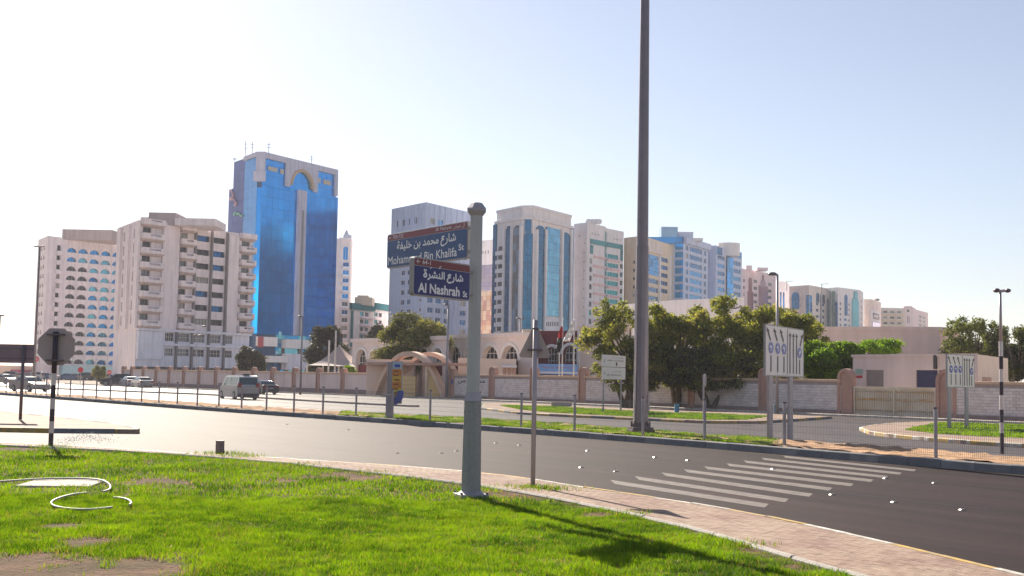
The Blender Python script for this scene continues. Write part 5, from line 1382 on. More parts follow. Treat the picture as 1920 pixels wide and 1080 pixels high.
def leaves_mesh(name, clumps, n, size, mats, rng, flat=1.0, spike=0.0):
    """clumps: (center, radii); faces spread through their volumes"""
    w = np.array([c[1][0] * c[1][1] * c[1][2] for c in clumps]) ** .8; w = w / w.sum()
    pick = rng.choice(len(clumps), n, p=w)
    C = np.array([list(c[0]) for c in clumps])[pick]; Rr = np.array([c[1] for c in clumps])[pick]
    d = rng.normal(size=(n, 3)); d /= np.linalg.norm(d, axis=1)[:, None]
    r = rng.uniform(0.35, 1.0, n) ** .55 * (1 + .18 * rng.normal(size=n))
    p = C + d * Rr * r[:, None]
    ax = rng.normal(size=(n, 3)) + d * spike; ax[:, 2] *= flat; ax /= np.linalg.norm(ax, axis=1)[:, None]
    bx = np.cross(ax, rng.normal(size=(n, 3))); bx /= np.linalg.norm(bx, axis=1)[:, None]
    s = size * rng.uniform(.55, 1.3, n)[:, None]
    v = np.stack([p - ax * s, p + bx * s * .42, p + ax * s, p - bx * s * .42], 1)
    me = bpy.data.meshes.new(name)
    me.vertices.add(4 * n); me.vertices.foreach_set('co', v.reshape(-1))
    me.loops.add(4 * n); me.loops.foreach_set('vertex_index', np.arange(4 * n, dtype=np.int32))
    me.polygons.add(n); me.polygons.foreach_set('loop_start', (np.arange(n) * 4).astype(np.int32))
    for m in mats: me.materials.append(m)
    cm = rng.integers(0, len(mats), len(clumps))[pick]; mix = np.where(rng.random(n) < .55, cm, rng.integers(0, len(mats), n))
    me.polygons.foreach_set('material_index', mix.astype(np.int32)); me.update(); return me
def tree(label, base, height, crown, n, size, mats, seed, group=None, nclump=40, trunk_r=.22, stems=3, ctr_h=.6, cl=(.16, .3), bottom=.0, spike=0., cat='tree', name='tree', limbs=True, shape=None):
    """crown = (rx, ry, rz) around base + ctr_h*height"""
    rng = np.random.default_rng(seed); random.seed(seed)
    o = thing(name, label, cat, tuple(base), group)
    c = Vector((base[0], base[1], base[2] + height * ctr_h)); rx, ry, rz = crown
    cls = []
    for i in range(nclump):
        d = Vector(rng.normal(size=3)).normalized(); r = rng.uniform(.25, .88) ** .6
        q = c + Vector((d.x * rx * r, d.y * ry * r, d.z * rz * r))
        if shape: q = shape(q, c, rx, rz)
        k = rng.uniform(*cl)
        cls.append((q, (k * rx * rng.uniform(.8, 1.3), k * ry, k * rz * rng.uniform(.7, 1.2))))
    me = leaves_mesh('crown', [((q - Vector(base))[:], r) for q, r in cls], n, size, mats, rng, spike=spike)
    link('crown', me, o)
    mb = MB(); b0 = Vector(base)
    for s_ in range(stems):
        a = 2 * math.pi * s_ / stems + random.uniform(-.4, .4); top = c + Vector((math.cos(a) * rx * .45, math.sin(a) * ry * .45, rz * random.uniform(-.1, .4)))
        st_ = b0 + Vector((math.cos(a), math.sin(a), 0)) * trunk_r * .5; mid = st_.lerp(top, .45) + Vector((random.uniform(-.3, .3), random.uniform(-.3, .3), height * .06))
        pts = resample(smooth([st_, st_.lerp(mid, .5), mid, top], 2), height / 8); k = len(pts)
        mb.tube(pts, [trunk_r * (1 - .8 * i / (k - 1)) for i in range(k)], 7)
    part('trunk', mb, barkm, o, smooth=True)
    if limbs:
        mb = MB()
        for q, r in cls[:34]:
            s0 = c + (q - c) * .12 - Vector((0, 0, rz * .35)); m_ = s0.lerp(q, .55) + Vector((0, 0, -.1 * rz)); pts = resample(smooth([s0, m_, q], 2), max(.4, (q - s0).length / 5)); k = len(pts)
            mb.tube(pts, [trunk_r * .34 * (1 - .75 * i / max(k - 1, 1)) for i in range(k)], 5)
        part('branches', mb, barkm, o, smooth=True)
    return o
def tree_at(label, px0, px1, ytop, ybot, d, n, size, mats, seed, **kw):
    """tree whose crown spans the given picture box at distance d"""
    cx = (px0 + px1) / 2; p = PD(cx, ytop, d); rx = (px1 - px0) / 2 * d / FPX; zb_ = PD(cx, ybot, d).z; rz = (p.z - zb_) / 2
    h = p.z; return tree(label, (p.x, p.y, 0), h, (rx, kw.pop('ry', rx * .8), rz), n, size, mats, seed, ctr_h=(p.z - rz) / h, **kw)
GT = 'leafy trees leaning over the boundary wall'
tree_at('feathery tree with thin loose branches, leftmost of the trees leaning over the wall', 1084, 1268, 550, 734, 96, 19000, .13, LV_M, 21, group=GT, nclump=95, cl=(.08, .17), spike=1.2, stems=4)
tree_at('broad leafy tree over the wall just right of the tall lamp mast', 1180, 1360, 556, 732, 97, 26000, .14, LV_M, 22, group=GT, nclump=95, cl=(.09, .18), spike=1.0, stems=4)
tree_at('broad leafy tree over the wall, above the small round edge-on sign', 1265, 1455, 556, 732, 98, 28000, .14, LV_M, 23, group=GT, nclump=95, cl=(.09, .19), spike=.8, stems=4)
tree_at('rounded leafy tree over the wall behind the large lane arrow sign', 1362, 1560, 562, 724, 99, 33000, .14, LV_M, 24, group=GT, nclump=100, cl=(.1, .2), spike=.5, stems=4)
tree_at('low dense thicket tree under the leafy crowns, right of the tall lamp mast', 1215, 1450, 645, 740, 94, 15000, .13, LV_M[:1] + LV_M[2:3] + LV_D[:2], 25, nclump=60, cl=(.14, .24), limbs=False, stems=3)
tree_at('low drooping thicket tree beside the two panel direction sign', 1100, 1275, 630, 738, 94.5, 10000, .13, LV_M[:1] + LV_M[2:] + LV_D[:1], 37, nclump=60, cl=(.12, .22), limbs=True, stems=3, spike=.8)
tree_at('bright green bushy tree between the lane sign and the utility building', 1495, 1630, 630, 726, 92, 28000, .12, LV_G, 26, nclump=45, cl=(.16, .3))
tree_at('bright green bushy tree with a thin tip before the blank mauve building', 1575, 1702, 634, 694, 100, 11000, .12, LV_G, 27, nclump=40, cl=(.14, .28), spike=.8)
tree_at('open crowned tree with gaps showing the sky, left of the striped lamp post', 1762, 1898, 584, 704, 104, 9000, .13, LV_R, 28, nclump=46, cl=(.1, .2), spike=.8, stems=4)
tree_at('denser dark tree at the right edge behind the striped lamp post', 1840, 1978, 604, 716, 102, 16000, .13, LV_R + LV_D[:1], 29, nclump=50, cl=(.14, .27))
tree_at('dark low tree mass behind the utility building at the right edge', 1755, 1960, 640, 724, 108, 24000, .17, LV_D, 30, nclump=45, cl=(.2, .3), limbs=False)
tree_at('round olive green tree behind the arched entrance', 702, 842, 588, 695, 137, 32000, .17, LV_O, 31, nclump=42, cl=(.22, .34))
tree_at('big dark tree behind the grey sunshade', 560, 662, 608, 712, 170, 22000, .2, LV_D, 32, nclump=40, cl=(.2, .34))
tree_at('low dark tree at the foot of the beige balcony block', 444, 503, 646, 714, 180, 7000, .24, LV_D, 33, nclump=30, cl=(.2, .34))
tree_at('small dark tree in front of the teal and beige low block', 688, 724, 610, 650, 230, 4000, .3, LV_D, 34, nclump=24, cl=(.25, .36))
tree_at('small grey green tree among the parked cars below the arched window block', 172, 202, 686, 712, 250, 3000, .22, LV_O, 35, nclump=22, cl=(.22, .36))
tree_at('clump of low shrubs behind the long wall right of the sunshade', 642, 672, 685, 704, 140, 1800, .12, LV_G, 36, nclump=16, cl=(.25, .4), cat='shrub', name='shrub')
random.seed(99)
# ================================================================== STREET FURNITURE
steel = mat('galvanised_steel', (0.36, 0.33, 0.36), rough=.5, metal=.25, var=.12, scale=3); steeld = mat('steel_dark', (0.12, 0.10, 0.12), rough=.5, metal=.3, var=.12)
polegrey = mat('pole_sage_grey', (0.42, 0.425, 0.435), rough=.5, var=.08, scale=3, bump=.15, bscale=50); polehammer = mat('pole_hammered', (0.34, 0.345, 0.355), rough=.6, var=.12, scale=20, bump=.9, bscale=42)
capm = mat('cap_grey', (0.36, 0.34, 0.38), rough=.6, var=.1); blackp = mat('paint_black', (0.03, 0.02, 0.035), rough=.5); whitep = mat('paint_white', (0.52, 0.49, 0.50), rough=.55, var=.12, scale=5)
signback = mat('sign_back_taupe', (0.36, 0.30, 0.295), rough=.55, var=.08, scale=2); navy = mat('sign_navy', (0.006, 0.014, 0.15), rough=.35, spec=.35, var=.06); navy2 = mat('sign_blue_sky_reflection', (0.022, 0.075, 0.22), rough=.42, spec=.35, var=.1)  # upper sign's blue is lightened to imitate sky reflected in its gloss
crim = mat('sign_crimson', (0.17, 0.008, 0.02), rough=.4, var=.06); crim2 = mat('sign_crimson_sky_reflection', (0.23, 0.03, 0.05), rough=.45, var=.08); letter = mat('letter_white', (0.82, 0.82, 0.84), rough=.4, var=.03); framem = mat('sign_frame_grey', (0.33, 0.32, 0.33), rough=.45, metal=.2)  # upper header's crimson is lightened too, the reflected sky painted in
white = mat('sign_white', (0.82, 0.76, 0.74), rough=.5, var=.06, scale=3); blue = mat('sign_blue', (0.015, 0.05, 0.36), rough=.35)

# --- street name pole
zb = LZ
P0 = G(883, 931, zb)
D0 = P0.y
def zat(py, px=883): return PD(px, py, D0).z
t = thing('street_name_post', 'octagonal sage grey post with a mushroom cap carrying the two street name signs', 'sign post', tuple(P0))
def octo(mb, c, r0, z0, r1, z1, mi=0, rot=math.pi / 8, caps=True, n=8):
    k = len(mb.v)
    for r, z in ((r0, z0), (r1, z1)):
        for i in range(n):
            a = rot + 2 * math.pi * i / n; mb.v.append((c[0] + r * math.cos(a), c[1] + r * math.sin(a), z))
    for i in range(n): mb.f.append((k + i, k + (i + 1) % n, k + n + (i + 1) % n, k + n + i)); mb.m.append(mi)
    if caps: mb.f.append(tuple(k + n + i for i in range(n))); mb.m.append(mi); mb.f.append(tuple(k + i for i in reversed(range(n)))); mb.m.append(mi)
k = D0 / FPX
z1, z2, zt, zc = zat(752), zat(737), zat(404), zat(381)
mb = MB(); octo(mb, P0, 19.5 * k, zb + .10, 17 * k, z1); part('lower_shaft', mb, polehammer, t, bevel=.008)
mb = MB(); octo(mb, P0, 18.6 * k, z1, 13.2 * k, z2 + .02); part('collar', mb, capm, t)
mb = MB(); octo(mb, P0, 13.2 * k, z2, 12.4 * k, zt); part('upper_shaft', mb, polegrey, t, bevel=.006)
mb = MB(); rs = [(12.2, zt - .01), (19, zt + .07), (19, zt + .12), (11, zc), (0.5, zc + .03)]
for (a, za), (b_, zb2) in zip(rs, rs[1:]): octo(mb, P0, a * k, za, b_ * k, zb2, caps=False)
part('cap', mb, capm, t)
mb = MB(); mb.rbox(P0, 54 * k, 54 * k, zb - .05, zb + .05, .3); part('base_plate', mb, steel, t, bevel=.006)
mb = MB(); octo(mb, P0, 26 * k, zb + .05, 19.5 * k, zb + .10); part('base_flange', mb, steel, t)
for i in range(4):
    a = .3 + math.pi / 4 + i * math.pi / 2; c = (P0.x + .31 * math.cos(a), P0.y + .31 * math.sin(a)); mb = MB(); octo(mb, c, .022, zb + .05, .022, zb + .085, n=6); part('bolt', mb, steeld, t)

def name_sign(label, near_right, l_px, l_yt, l_yb, r_yt, r_yb, dr, thick, body, head, headh, texts, shift=0):
    """sign blade; right end at depth dr, left end found from the picture"""
    A = PD(near_right, r_yt, dr); zt_ = A.z; L_ = PZ(l_px, l_yt, zt_); zb_ = PD(near_right, r_yb, dr).z
    f = Face((L_.x, L_.y), (A.x, A.y), zt_); w = f.L; h = zt_ - zb_
    o = thing('street_name_sign', label, 'street sign', (A.x, A.y, zb_))
    r = .06
    def rr(x0, x1, z0, z1, r, n=5):
        pts = []
        for (cx, cz, a0) in ((x1 - r, z0 + r, -90), (x1 - r, z1 - r, 0), (x0 + r, z1 - r, 90), (x0 + r, z0 + r, 180)):
            for i in range(n + 1): a = math.radians(a0 + 90 * i / n); pts.append((cx + r * math.cos(a), cz + r * math.sin(a)))
        return pts
    mb = MB(); mb.extr([f.pt(a, b_, 0) for a, b_ in rr(0, w, zb_, zt_, r)], -f.n * thick); part('frame', mb, framem, o, bevel=.004)
    m_ = .022; pts = rr(m_, w - m_, zb_ + m_, zt_ - m_, r * .7)
    zs = zt_ - h * headh
    lo = [p for p in pts if p[1] < zs]; hi = [p for p in pts if p[1] > zs]
    def half(ps, below):
        c = sorted(ps, key=lambda p: math.atan2(p[1] - (zb_ + zt_) / 2, p[0] - w / 2)); return c
    lowp = [(m_, zs - .008)] + [p for p in rr(m_, w - m_, zb_ + m_, zt_ - m_, r * .7) if p[1] < (zb_ + zt_) / 2][::1]
    bl = [p for p in pts if p[1] < (zb_ + zt_) / 2 and p[0] < w / 2]; br = [p for p in pts if p[1] < (zb_ + zt_) / 2 and p[0] > w / 2]
    tl = [p for p in pts if p[1] > (zb_ + zt_) / 2 and p[0] < w / 2]; tr = [p for p in pts if p[1] > (zb_ + zt_) / 2 and p[0] > w / 2]
    mb = MB(); mb.extr([f.pt(a, b_, .001) for a, b_ in bl + br + [(w - m_, zs - .006), (m_, zs - .006)]], f.n * .004); part('name_panel', mb, body, o)
    mb = MB(); mb.extr([f.pt(a, b_, .001) for a, b_ in [(m_, zs + .006), (w - m_, zs + .006)] + tr + tl], f.n * .004); part('header_panel', mb, head, o)
    for (s, x0, x1, z0, z1, bd) in texts:
        mb = MB(); text_on(mb, s, f.A, f.u, Vector((0, 0, 1)), f.n, w * x0, w * x1, zb_ + h * z0, zb_ + h * z1, bold=bd)
        mb.v = [tuple(Vector(v) + f.n * .008) for v in mb.v]; part('lettering', mb, letter, o)
    return o, f, zb_, zt_
o1, f1, a1, b1 = name_sign('upper, longer blue street name sign with a crimson header, partly behind the lower', 877.5, 726.5, 440, 500, 413.5, 484.5, D0 + .12, .07, navy2, crim2, .2,
    [('← 700-722', .03, .22, .845, .94, 0), ('Al Nahyan', .63, .82, .83, .945, 0), (arabic('آل نهيان'), .84, .975, .83, .96, 0),
     (arabic('شارع محمد بن خليفة'), .14, .87, .42, .74, .006), ('Mohammed Bin Khalifa', .025, .885, .10, .33, .004), ('St', .905, .965, .24, .40, .004)])
o2, f2, a2, b2 = name_sign('lower, darker navy street name sign with a crimson header, in front of the upper', 882, 776, 480.5, 552, 496.5, 565, D0 - .22, .085, navy, crim, .22,
    [('← 64-1', .04, .28, .83, .95, 0), (arabic('شارع النشرة'), .16, .86, .42, .70, .007), ('Al Nashrah', .08, .80, .10, .34, .008), ('St', .865, .94, .10, .25, .005)])
mb = MB()                                                   # vowel marks over the Arabic name
w, h = f2.L, b2 - a2
for (x, z) in ((.27, .735), (.42, .755), (.43, .80)): mb.extr([f2.pt(w * x, a2 + h * z, .008), f2.pt(w * (x + .035), a2 + h * (z + .03), .008), f2.pt(w * (x + .035), a2 + h * (z + .048), .008), f2.pt(w * x, a2 + h * (z + .018), .008)], f2.n * .001)
part('lettering', mb, letter, o2)
for o_, f_, a_, b_ in ((o1, f1, a1, b1), (o2, f2, a2, b2)):
    mb = MB(); p = f_.pt(f_.L, 0, -.04)
    for z in (a_ + .12, b_ - .12): mb.tube([f_.pt(f_.L - .02, z, -.04), (P0.x, P0.y, z)], .028, 6)
    part('bracket', mb, framem, o_)

# --- triangular warning sign from behind
P = G(999, 912, LZ); d = P.y; k = d / FPX
t = thing('warning_sign', 'back of a grey triangular traffic sign on its slim pole by the pavement', 'traffic sign', tuple(P))
mb = MB(); mb.tube([tuple(P), (P.x, P.y, PD(1002, 600, d).z)], 4.6 * k, 10); part('pole', mb, steel, t, smooth=True)
zt, zb_ = PD(1002, 606, d).z, PD(1002, 671, d).z; xl, xr = -32 * k, 32 * k
pts = []
for (cx, cz, a0) in ((0, zt - .09, 30), (xl + .08, zb_ + .05, 150), (xr - .08, zb_ + .05, 270)):
    for i in range(6): a = math.radians(a0 + 120 * i / 5); pts.append((P.x + cx + .05 * math.cos(a), P.y - .0, cz + .05 * math.sin(a)))
mb = MB(); mb.extr([(p[0], P.y + .06, p[2]) for p in pts], (0, .012, 0)); part('plate', mb, signback, t)
for z in (zb_ + .13,): mb = MB(); mb.box(P.x - .14, P.x + .14, P.y - .05, P.y + .059, z, z + .035); part('clamp', mb, steeld, t, bevel=.005)
mb = MB(); mb.box(P.x - .06, P.x + .06, P.y - .055, P.y + .059, zt - .12, zt - .085); part('clamp', mb, steeld, t, bevel=.005)

# --- octagonal stop sign from behind, striped pole
P = G(95, 836, LZ); d = P.y; k = d / FPX
t = thing('stop_sign', 'back of an octagonal sign on a black and white banded pole', 'traffic sign', tuple(P))
ys = [836, 812, 790, 767, 747, 722, 700]; Z = [PD(98, y, d).z for y in ys]
for i in range(6): mb = MB(); mb.tube([(P.x, P.y, Z[i]), (P.x, P.y, Z[i + 1])], .062, 12, caps=False); part('pole_band', mb, [blackp, whitep][i % 2], t, smooth=True)
mb = MB(); mb.tube([(P.x, P.y, Z[6]), (P.x, P.y, PD(103, 622, d).z)], .066, 12); part('pole', mb, blackp, t, smooth=True)
zc = PD(103, 650, d).z; r = 34.5 * k / math.cos(math.pi / 8); pts = [(P.x + r * math.cos(math.pi / 8 + i * math.pi / 4), P.y + .08, zc + r * math.sin(math.pi / 8 + i * math.pi / 4)) for i in range(8)]
mb = MB(); mb.extr(pts, (0, .015, 0)); part('plate', mb, signback, t)
for dz in (.3, -.38): mb = MB(); mb.box(P.x - .22, P.x + .22, P.y - .07, P.y + .079, zc + dz, zc + dz + .04); part('clamp', mb, steeld, t)

# --- dark board seen from behind at the left edge
P = G(38, 787, .16); d = P.y; k = d / FPX
t = thing('direction_board', 'dark back of a wide road sign board on one thin pole', 'road sign', tuple(P))
mb = MB(); mb.tube([tuple(P), (P.x, P.y, PD(43, 646, d).z)], 3.0 * k, 10); part('pole', mb, steeld, t, smooth=True)
a = PD(-70, 646, d); c = PD(63, 646, d); z0 = PD(20, 680.5, d).z; mb = MB(); mb.box(a.x, c.x, P.y + .08, P.y + .12, z0, c.z); part('board', mb, mat('board_back_plum', (0.17, 0.13, 0.155), rough=.6), t)
for z in (z0 + .15, c.z - .2): mb = MB(); mb.box(a.x, c.x, P.y + .065, P.y + .079, z, z + .05); part('rail', mb, steeld, t)

# --- lane arrow signs
def lane_sign(label, xl, xr, ylt, ylb, yrt, yrb, posts, dr, group):
    A = PD(xr, yrt, dr); zt_ = A.z; zb_ = PD(xr, yrb, dr).z; Lf = PZ(xl, ylt, zt_)
    f = Face((Lf.x, Lf.y), (A.x, A.y), zt_); w, h = f.L, zt_ - zb_
    t = thing('lane_sign', label, 'road sign', tuple(f.pt(w / 2, 0, 0)), group)
    mb = MB(); f.box(mb, 0, w, zb_, zt_, -.06, 0); part('panel', mb, white, t, bevel=.006)
    mb = MB(); b = .03
    for q in ((-.01, w + .01, zb_ - .01, zb_ + b), (-.01, w + .01, zt_ - b, zt_ + .01), (-.01, b, zb_ + b, zt_ - b), (w - b, w + .01, zb_ + b, zt_ - b)): f.box(mb, *q, -.07, .006)
    part('frame', mb, framem, t)
    for px, py in posts:
        u = f.U(px, (ylb + py) / 2); mb = MB(); f.box(mb, u - w * .045, u + w * .045, 0.1, zb_ - .012, -.09, -.0); f.box(mb, u - w * .045, u + w * .045, zb_ - .012, zt_ - .3, -.15, -.075); part('post', mb, steel, t)
    ink = blackp
    def pt(x, z, e=.008): return f.pt(w * x, zb_ + h * z, e)
    def line(x0, z0, x1, z1, th=.0125):
        mb = MB(); a, c = Vector((x0 * w, z0 * h)), Vector((x1 * w, z1 * h)); dd = (c - a).normalized(); nn = Vector((-dd.y, dd.x)) * th * w
        mb.extr([f.pt(q.x, zb_ + q.y, .008) for q in (a - nn, c - nn, c + nn, a + nn)], f.n * .001); return mb
    def head(x, z, dx, dz, s=.05):
        mb = MB(); t_ = -dx * .09
        P_ = [(x - t_ * .6, z + .045), (x - .036 + t_ * .5, z - .035 - t_ * .25), (x + .036 + t_ * .5, z - .035 + t_ * .25)]
        mb.extr([f.pt(w * p, zb_ + h * q, .0085) for p, q in P_], f.n * .001); return mb
    for x in (.13, .30, .46):
        part('arrow', line(x, .08, x, .40), ink, t); part('arrow', line(x - .012, .70, x - .075, .86), ink, t); part('arrow_head', head(x - .085, .90, -.35, 1, .055), ink, t)
    part('divider', line(.55, .04, .55, .97, .006), ink, t)
    for x in (.62, .71, .80): part('arrow', line(x, .06, x, .82), ink, t); part('arrow_head', head(x, .86, 0, 1), ink, t)
    part('arrow', line(.885, .06, .885, .36), ink, t); part('arrow', line(.895, .64, .955, .84), ink, t); part('arrow_head', head(.962, .87, .35, 1, .05), ink, t)
    for x, z in ((.13, .55), (.30, .55), (.46, .55), (.885, .50)):
        mb = MB(); r = .06 * w; rv = .085 * h
        mb.extr([f.pt(x * w + r * math.cos(i * math.pi / 10), zb_ + z * h + rv * 1.35 * math.sin(i * math.pi / 10), .0095) for i in range(20)], f.n * .002); part('blue_disc', mb, blue, t)
        mb = MB(); c = (x * w, zb_ + z * h); kx = r / rv; s = rv * .62; q = -1 if x < .8 else 1
        pts = [(c[0] + s * .45, c[1] - s), (c[0] + s * .45, c[1] + s * .5), (c[0] - s * .1, c[1] + s * .75), (c[0] - s * .1, c[1] + s * 1.2), (c[0] - s, c[1] + s * .45), (c[0] - s * .1, c[1] - s * .2), (c[0] - s * .1, c[1] + s * .15), (c[0] + s * .1, c[1] - s * .05), (c[0] + s * .1, c[1] - s)]
        pts = [(c[0] + (a - c[0]) * kx, b_) for a, b_ in pts]
        if q == 1: pts = [(2 * c[0] - a, b_) for a, b_ in pts][::-1]
        mb.extr([f.pt(a, b_, .013) for a, b_ in pts], f.n * .001); part('disc_symbol', mb, letter, t)
    return t
lane_sign('large white lane arrow sign with four blue discs standing on the median', 1435.5, 1506.5, 607.5, 701.5, 619, 707, ((1446, 825), (1484, 825)), G(1484, 826).y, 'lane arrow signs')
lane_sign('smaller, farther white lane arrow sign on the grass corner by the gate', 1776, 1827, 663.5, 726, 666.5, 727, ((1781.5, 808), (1814, 808)), G(1800, 807).y, 'lane arrow signs')

# --- two panel direction sign
d = G(1150, 778.5).y; a = PD(1129, 664.5, d); c = PZ(1173, 667.5, a.z); f = Face(a, c, a.z); zb_ = f.Z(1130, 711); zm = f.Z(1130, 687.5); w = f.L
t = thing('direction_sign', 'white two panel road direction sign on two thin posts, on the grass island', 'road sign', tuple(f.pt(w / 2, 0)))
for z0, z1 in ((zb_, zm - .015), (zm + .015, a.z)):
    mb = MB(); f.box(mb, 0, w, z0, z1, -.03, 0); p = part('panel', mb, white, t)
    hh = z1 - z0; mb = MB()
    u = w * .1; mb.extr([f.pt(u - .05, z0 + hh * .45, .004), f.pt(u + .08, z0 + hh * .35, .004), f.pt(u + .02, z0 + hh * .5, .004), f.pt(u + .09, z0 + hh * .7, .004), f.pt(u, z0 + hh * .62, .004)], f.n * .001)
    part('arrow', mb, blackp, t)
    mb = MB(); r = (('مدرسة', .48, .92, .72, .86), ('ABU DHABI', .22, .9, .48, .6)) if z0 > zm else (('شارع النشرة', .5, .85, .58, .74), ('Al Nashrah', .2, .8, .30, .44))
    for s, x0, x1, y0, y1 in r: text_on(mb, arabic(s) if ord(s[0]) > 200 else s, f.A, f.u, Vector((0, 0, 1)), f.n, w * x0, w * x1, z0 + hh * y0, z0 + hh * y1)
    mb.v = [tuple(Vector(v) + f.n * .005) for v in mb.v]; part('lettering', mb, blackp, t)
mb = MB(); f.box(mb, w * .58, w * .64, zm + .1, zm + .3, .003, .006); part('symbol', mb, blackp, t)
for px in (1132.5, 1165.5): u = f.U(px, 740); mb = MB(); f.box(mb, u - .05, u + .05, .1, zb_ - .002, -.08, -.031 + .02); part('post', mb, steel, t)

# --- round sign seen edge on
P = G(1319, 787, .14); d = P.y; k = d / FPX; t = thing('round_sign', 'small round traffic sign seen nearly edge on, on the grass island before the wall', 'traffic sign', tuple(P))
mb = MB(); mb.tube([tuple(P), (P.x, P.y, PD(1319, 702, d).z)], .045, 8); part('pole', mb, steel, t)
zc = PD(1319.5, 713, d).z; r = 12 * k; f = Face((P.x, P.y), (P.x + .32, P.y + .95), 1)
mb = MB(); mb.extr([f.pt(r * math.cos(i * math.pi / 12), zc + r * math.sin(i * math.pi / 12), .06) for i in range(24)], f.n * .03); part('plate', mb, whitep, t)
mb = MB(); mb.extr([f.pt(r * .7 * math.cos(i * math.pi / 12), zc + r * .7 * math.sin(i * math.pi / 12), .092) for i in range(24)], f.n * .003); part('disc', mb, signback, t)

# --- tall mast
P = G(1201, 811, KZ); d = P.y; k = d / FPX
t = thing('lamp_mast', 'very tall tapered grey mast standing on the median, its top out of the picture', 'mast', tuple(P))
n = 14; Ht = 24.0; mb = MB(); N = 12; rings = 2
octo(mb, P, 14.2 * k, KZ + .3, 11.8 * k, 7.0, n=12); part('lower_shaft', mb, mat('mast_grey', (0.215, 0.19, 0.215), rough=.42, metal=.4, var=.12, scale=1.5, streak=.2), t, smooth=False)
mb = MB(); octo(mb, P, 11.0 * k, 7.0, 6.6 * k, Ht, n=12); part('upper_shaft', mb, MATS['mast_grey'], t)
mb = MB(); octo(mb, P, 11.9 * k, 6.95, 11.9 * k, 7.12, n=12); part('joint_ring', mb, MATS['mast_grey'], t)
mb = MB(); mb.rbox(P, 44 * k, 40 * k, KZ - .05, KZ + .12, .2); mb.rbox(P, 40 * k, 36 * k, KZ + .12, KZ + .2, .2); part('plinth', mb, mat('mast_base', (0.10, 0.075, 0.08), rough=.9, var=.2), t, bevel=.015)
mb = MB(); octo(mb, P, 18 * k, KZ + .2, 14.4 * k, KZ + .38, n=12); part('flange', mb, MATS['mast_base'], t)
for i in range(8): a = i * math.pi / 4; mb = MB(); octo(mb, (P.x + 17 * k * math.cos(a), P.y + 17 * k * math.sin(a)), .035, KZ + .2, .035, KZ + .42, n=6); part('bolt', mb, MATS['mast_base'], t)
mb = MB(); z0, z1 = PD(1214, 772, d).z, PD(1214, 738, d).z; mb.box(P.x + 12.2 * k, P.x + 16 * k, P.y - .12, P.y + .1, z0, z1); part('junction_box', mb, steel, t, bevel=.01)
mb = MB(); x = P.x - 12.6 * k; mb.tube([(x, P.y - .18, KZ + .3), (x, P.y - .18, 5.5)], .035, 6); part('conduit', mb, whitep, t)

# --- fence on the median
post_px = [1755, 1471, 1321, 1205, 1077, 977, 898, 806, 735.5, 667, 605, 550.5, 499, 452.5, 410, 369.5, 332, 297.5, 265, 235, 206, 180, 155, 131, 108, 86, 66, 48, 30, 11]
fl_ = offset(resample(medf, .5), .55)
fpx = [(pxs(p), p) for p in fl_]
def fpt(px):
    for (a, p), (b_, q) in zip(fpx, fpx[1:]):
        if a <= px <= b_: return p.lerp(q, (px - a) / (b_ - a))
    return fpx[-1][1]
fposts = [fpt(x) for x in post_px if x]
last = fposts[0]; dirr = (fposts[0] - fposts[1]).normalized(); 
fposts = [fposts[0] + dirr * ((fposts[0] - fposts[1]).length)] + fposts
t = thing('median_fence', 'grey steel mesh fence with slim posts running along the median kerb', 'fence', tuple(fposts[1]))
hf = 1.32
pm = MB().tube([(0, 0, 0), (0, 0, hf)], .05, 8); pm = pm.mesh('post', steel); cm = MB().tube([(0, 0, 0), (0, 0, .05)], .065, 8).mesh('post_cap', steeld)
off = wloc(t)
wire = mat('fence_wire', (0.22, 0.21, 0.23), rough=.5, metal=.3)
for i, p in enumerate(fposts):
    o = link('post', pm, t, Vector((p.x, p.y, KZ - .02)) - off); link('post_cap', cm, o, (0, 0, hf))
for i in range(len(fposts) - 1):
    b_, a = fposts[i], fposts[i + 1]; f = Face(a, b_, 1); mb = MB(); L_ = f.L; base = KZ + .08; top = KZ + hf - .12
    near = a.y < 95
    st_ = .06 if near else .5; tw = .0025 if near else .004
    u = .05
    if near:
        while u < L_: f.box(mb, u - tw, u + tw, base, top, -tw, tw); u += st_
    nh = 7 if near else 1
    for j in range(nh): z = base + (top - base) * j / max(nh - 1, 1); f.box(mb, .04, L_ - .04, z - tw * 1.2, z + tw * 1.2, tw, tw * 3)
    part('mesh_panel', mb, wire, t)
    if not near:
        pass
# shade of the lower rail seen on the far bays
# --- lamp posts
def lamp(label, x, ybase, ytop, heads, r=.08, stripes=None, z0=0, group='street lamps', arm=14, mt=steel, d=None):
    P = G(x[0], ybase, z0); d = P.y; k = d / FPX; zt_ = PD(x[1], ytop, d).z
    t = thing('street_lamp', label, 'street lamp', tuple(P), group)
    if stripes:
        zz = [PD(x[0], y, d).z for y in stripes]
        for i in range(len(zz) - 1): mb = MB(); mb.tube([(P.x, P.y, zz[i]), (P.x, P.y, zz[i + 1])], r * 1.25, 10, caps=False); part('pole_band', mb, [blackp, whitep][i % 2], t, smooth=True)
        zs = zz[-1]
    else: zs = z0
    mb = MB(); mb.tube([(P.x, P.y, zs), (P.x, P.y, zt_)], [r, r * .7], 10); part('pole', mb, mt, t, smooth=True)
    for (dx, hw) in heads:
        cx = P.x + dx * k; mb = MB(); mb.tube([(P.x, P.y, zt_ - .04), (cx - math.copysign(hw * k * .5, dx), P.y, zt_ - .02)], .04, 6); part('arm', mb, mt, t)
        mb = MB(); mb.sphere((cx, P.y, zt_ - .02), hw * k * .6, .22 * hw * k + .1, hw * k * .24 + .03, 12, 6)
        mb.v = [(v[0], v[1], max(v[2], zt_ - .08)) for v in mb.v]; part('lamp_head', mb, steeld, t, smooth=True)
    return t
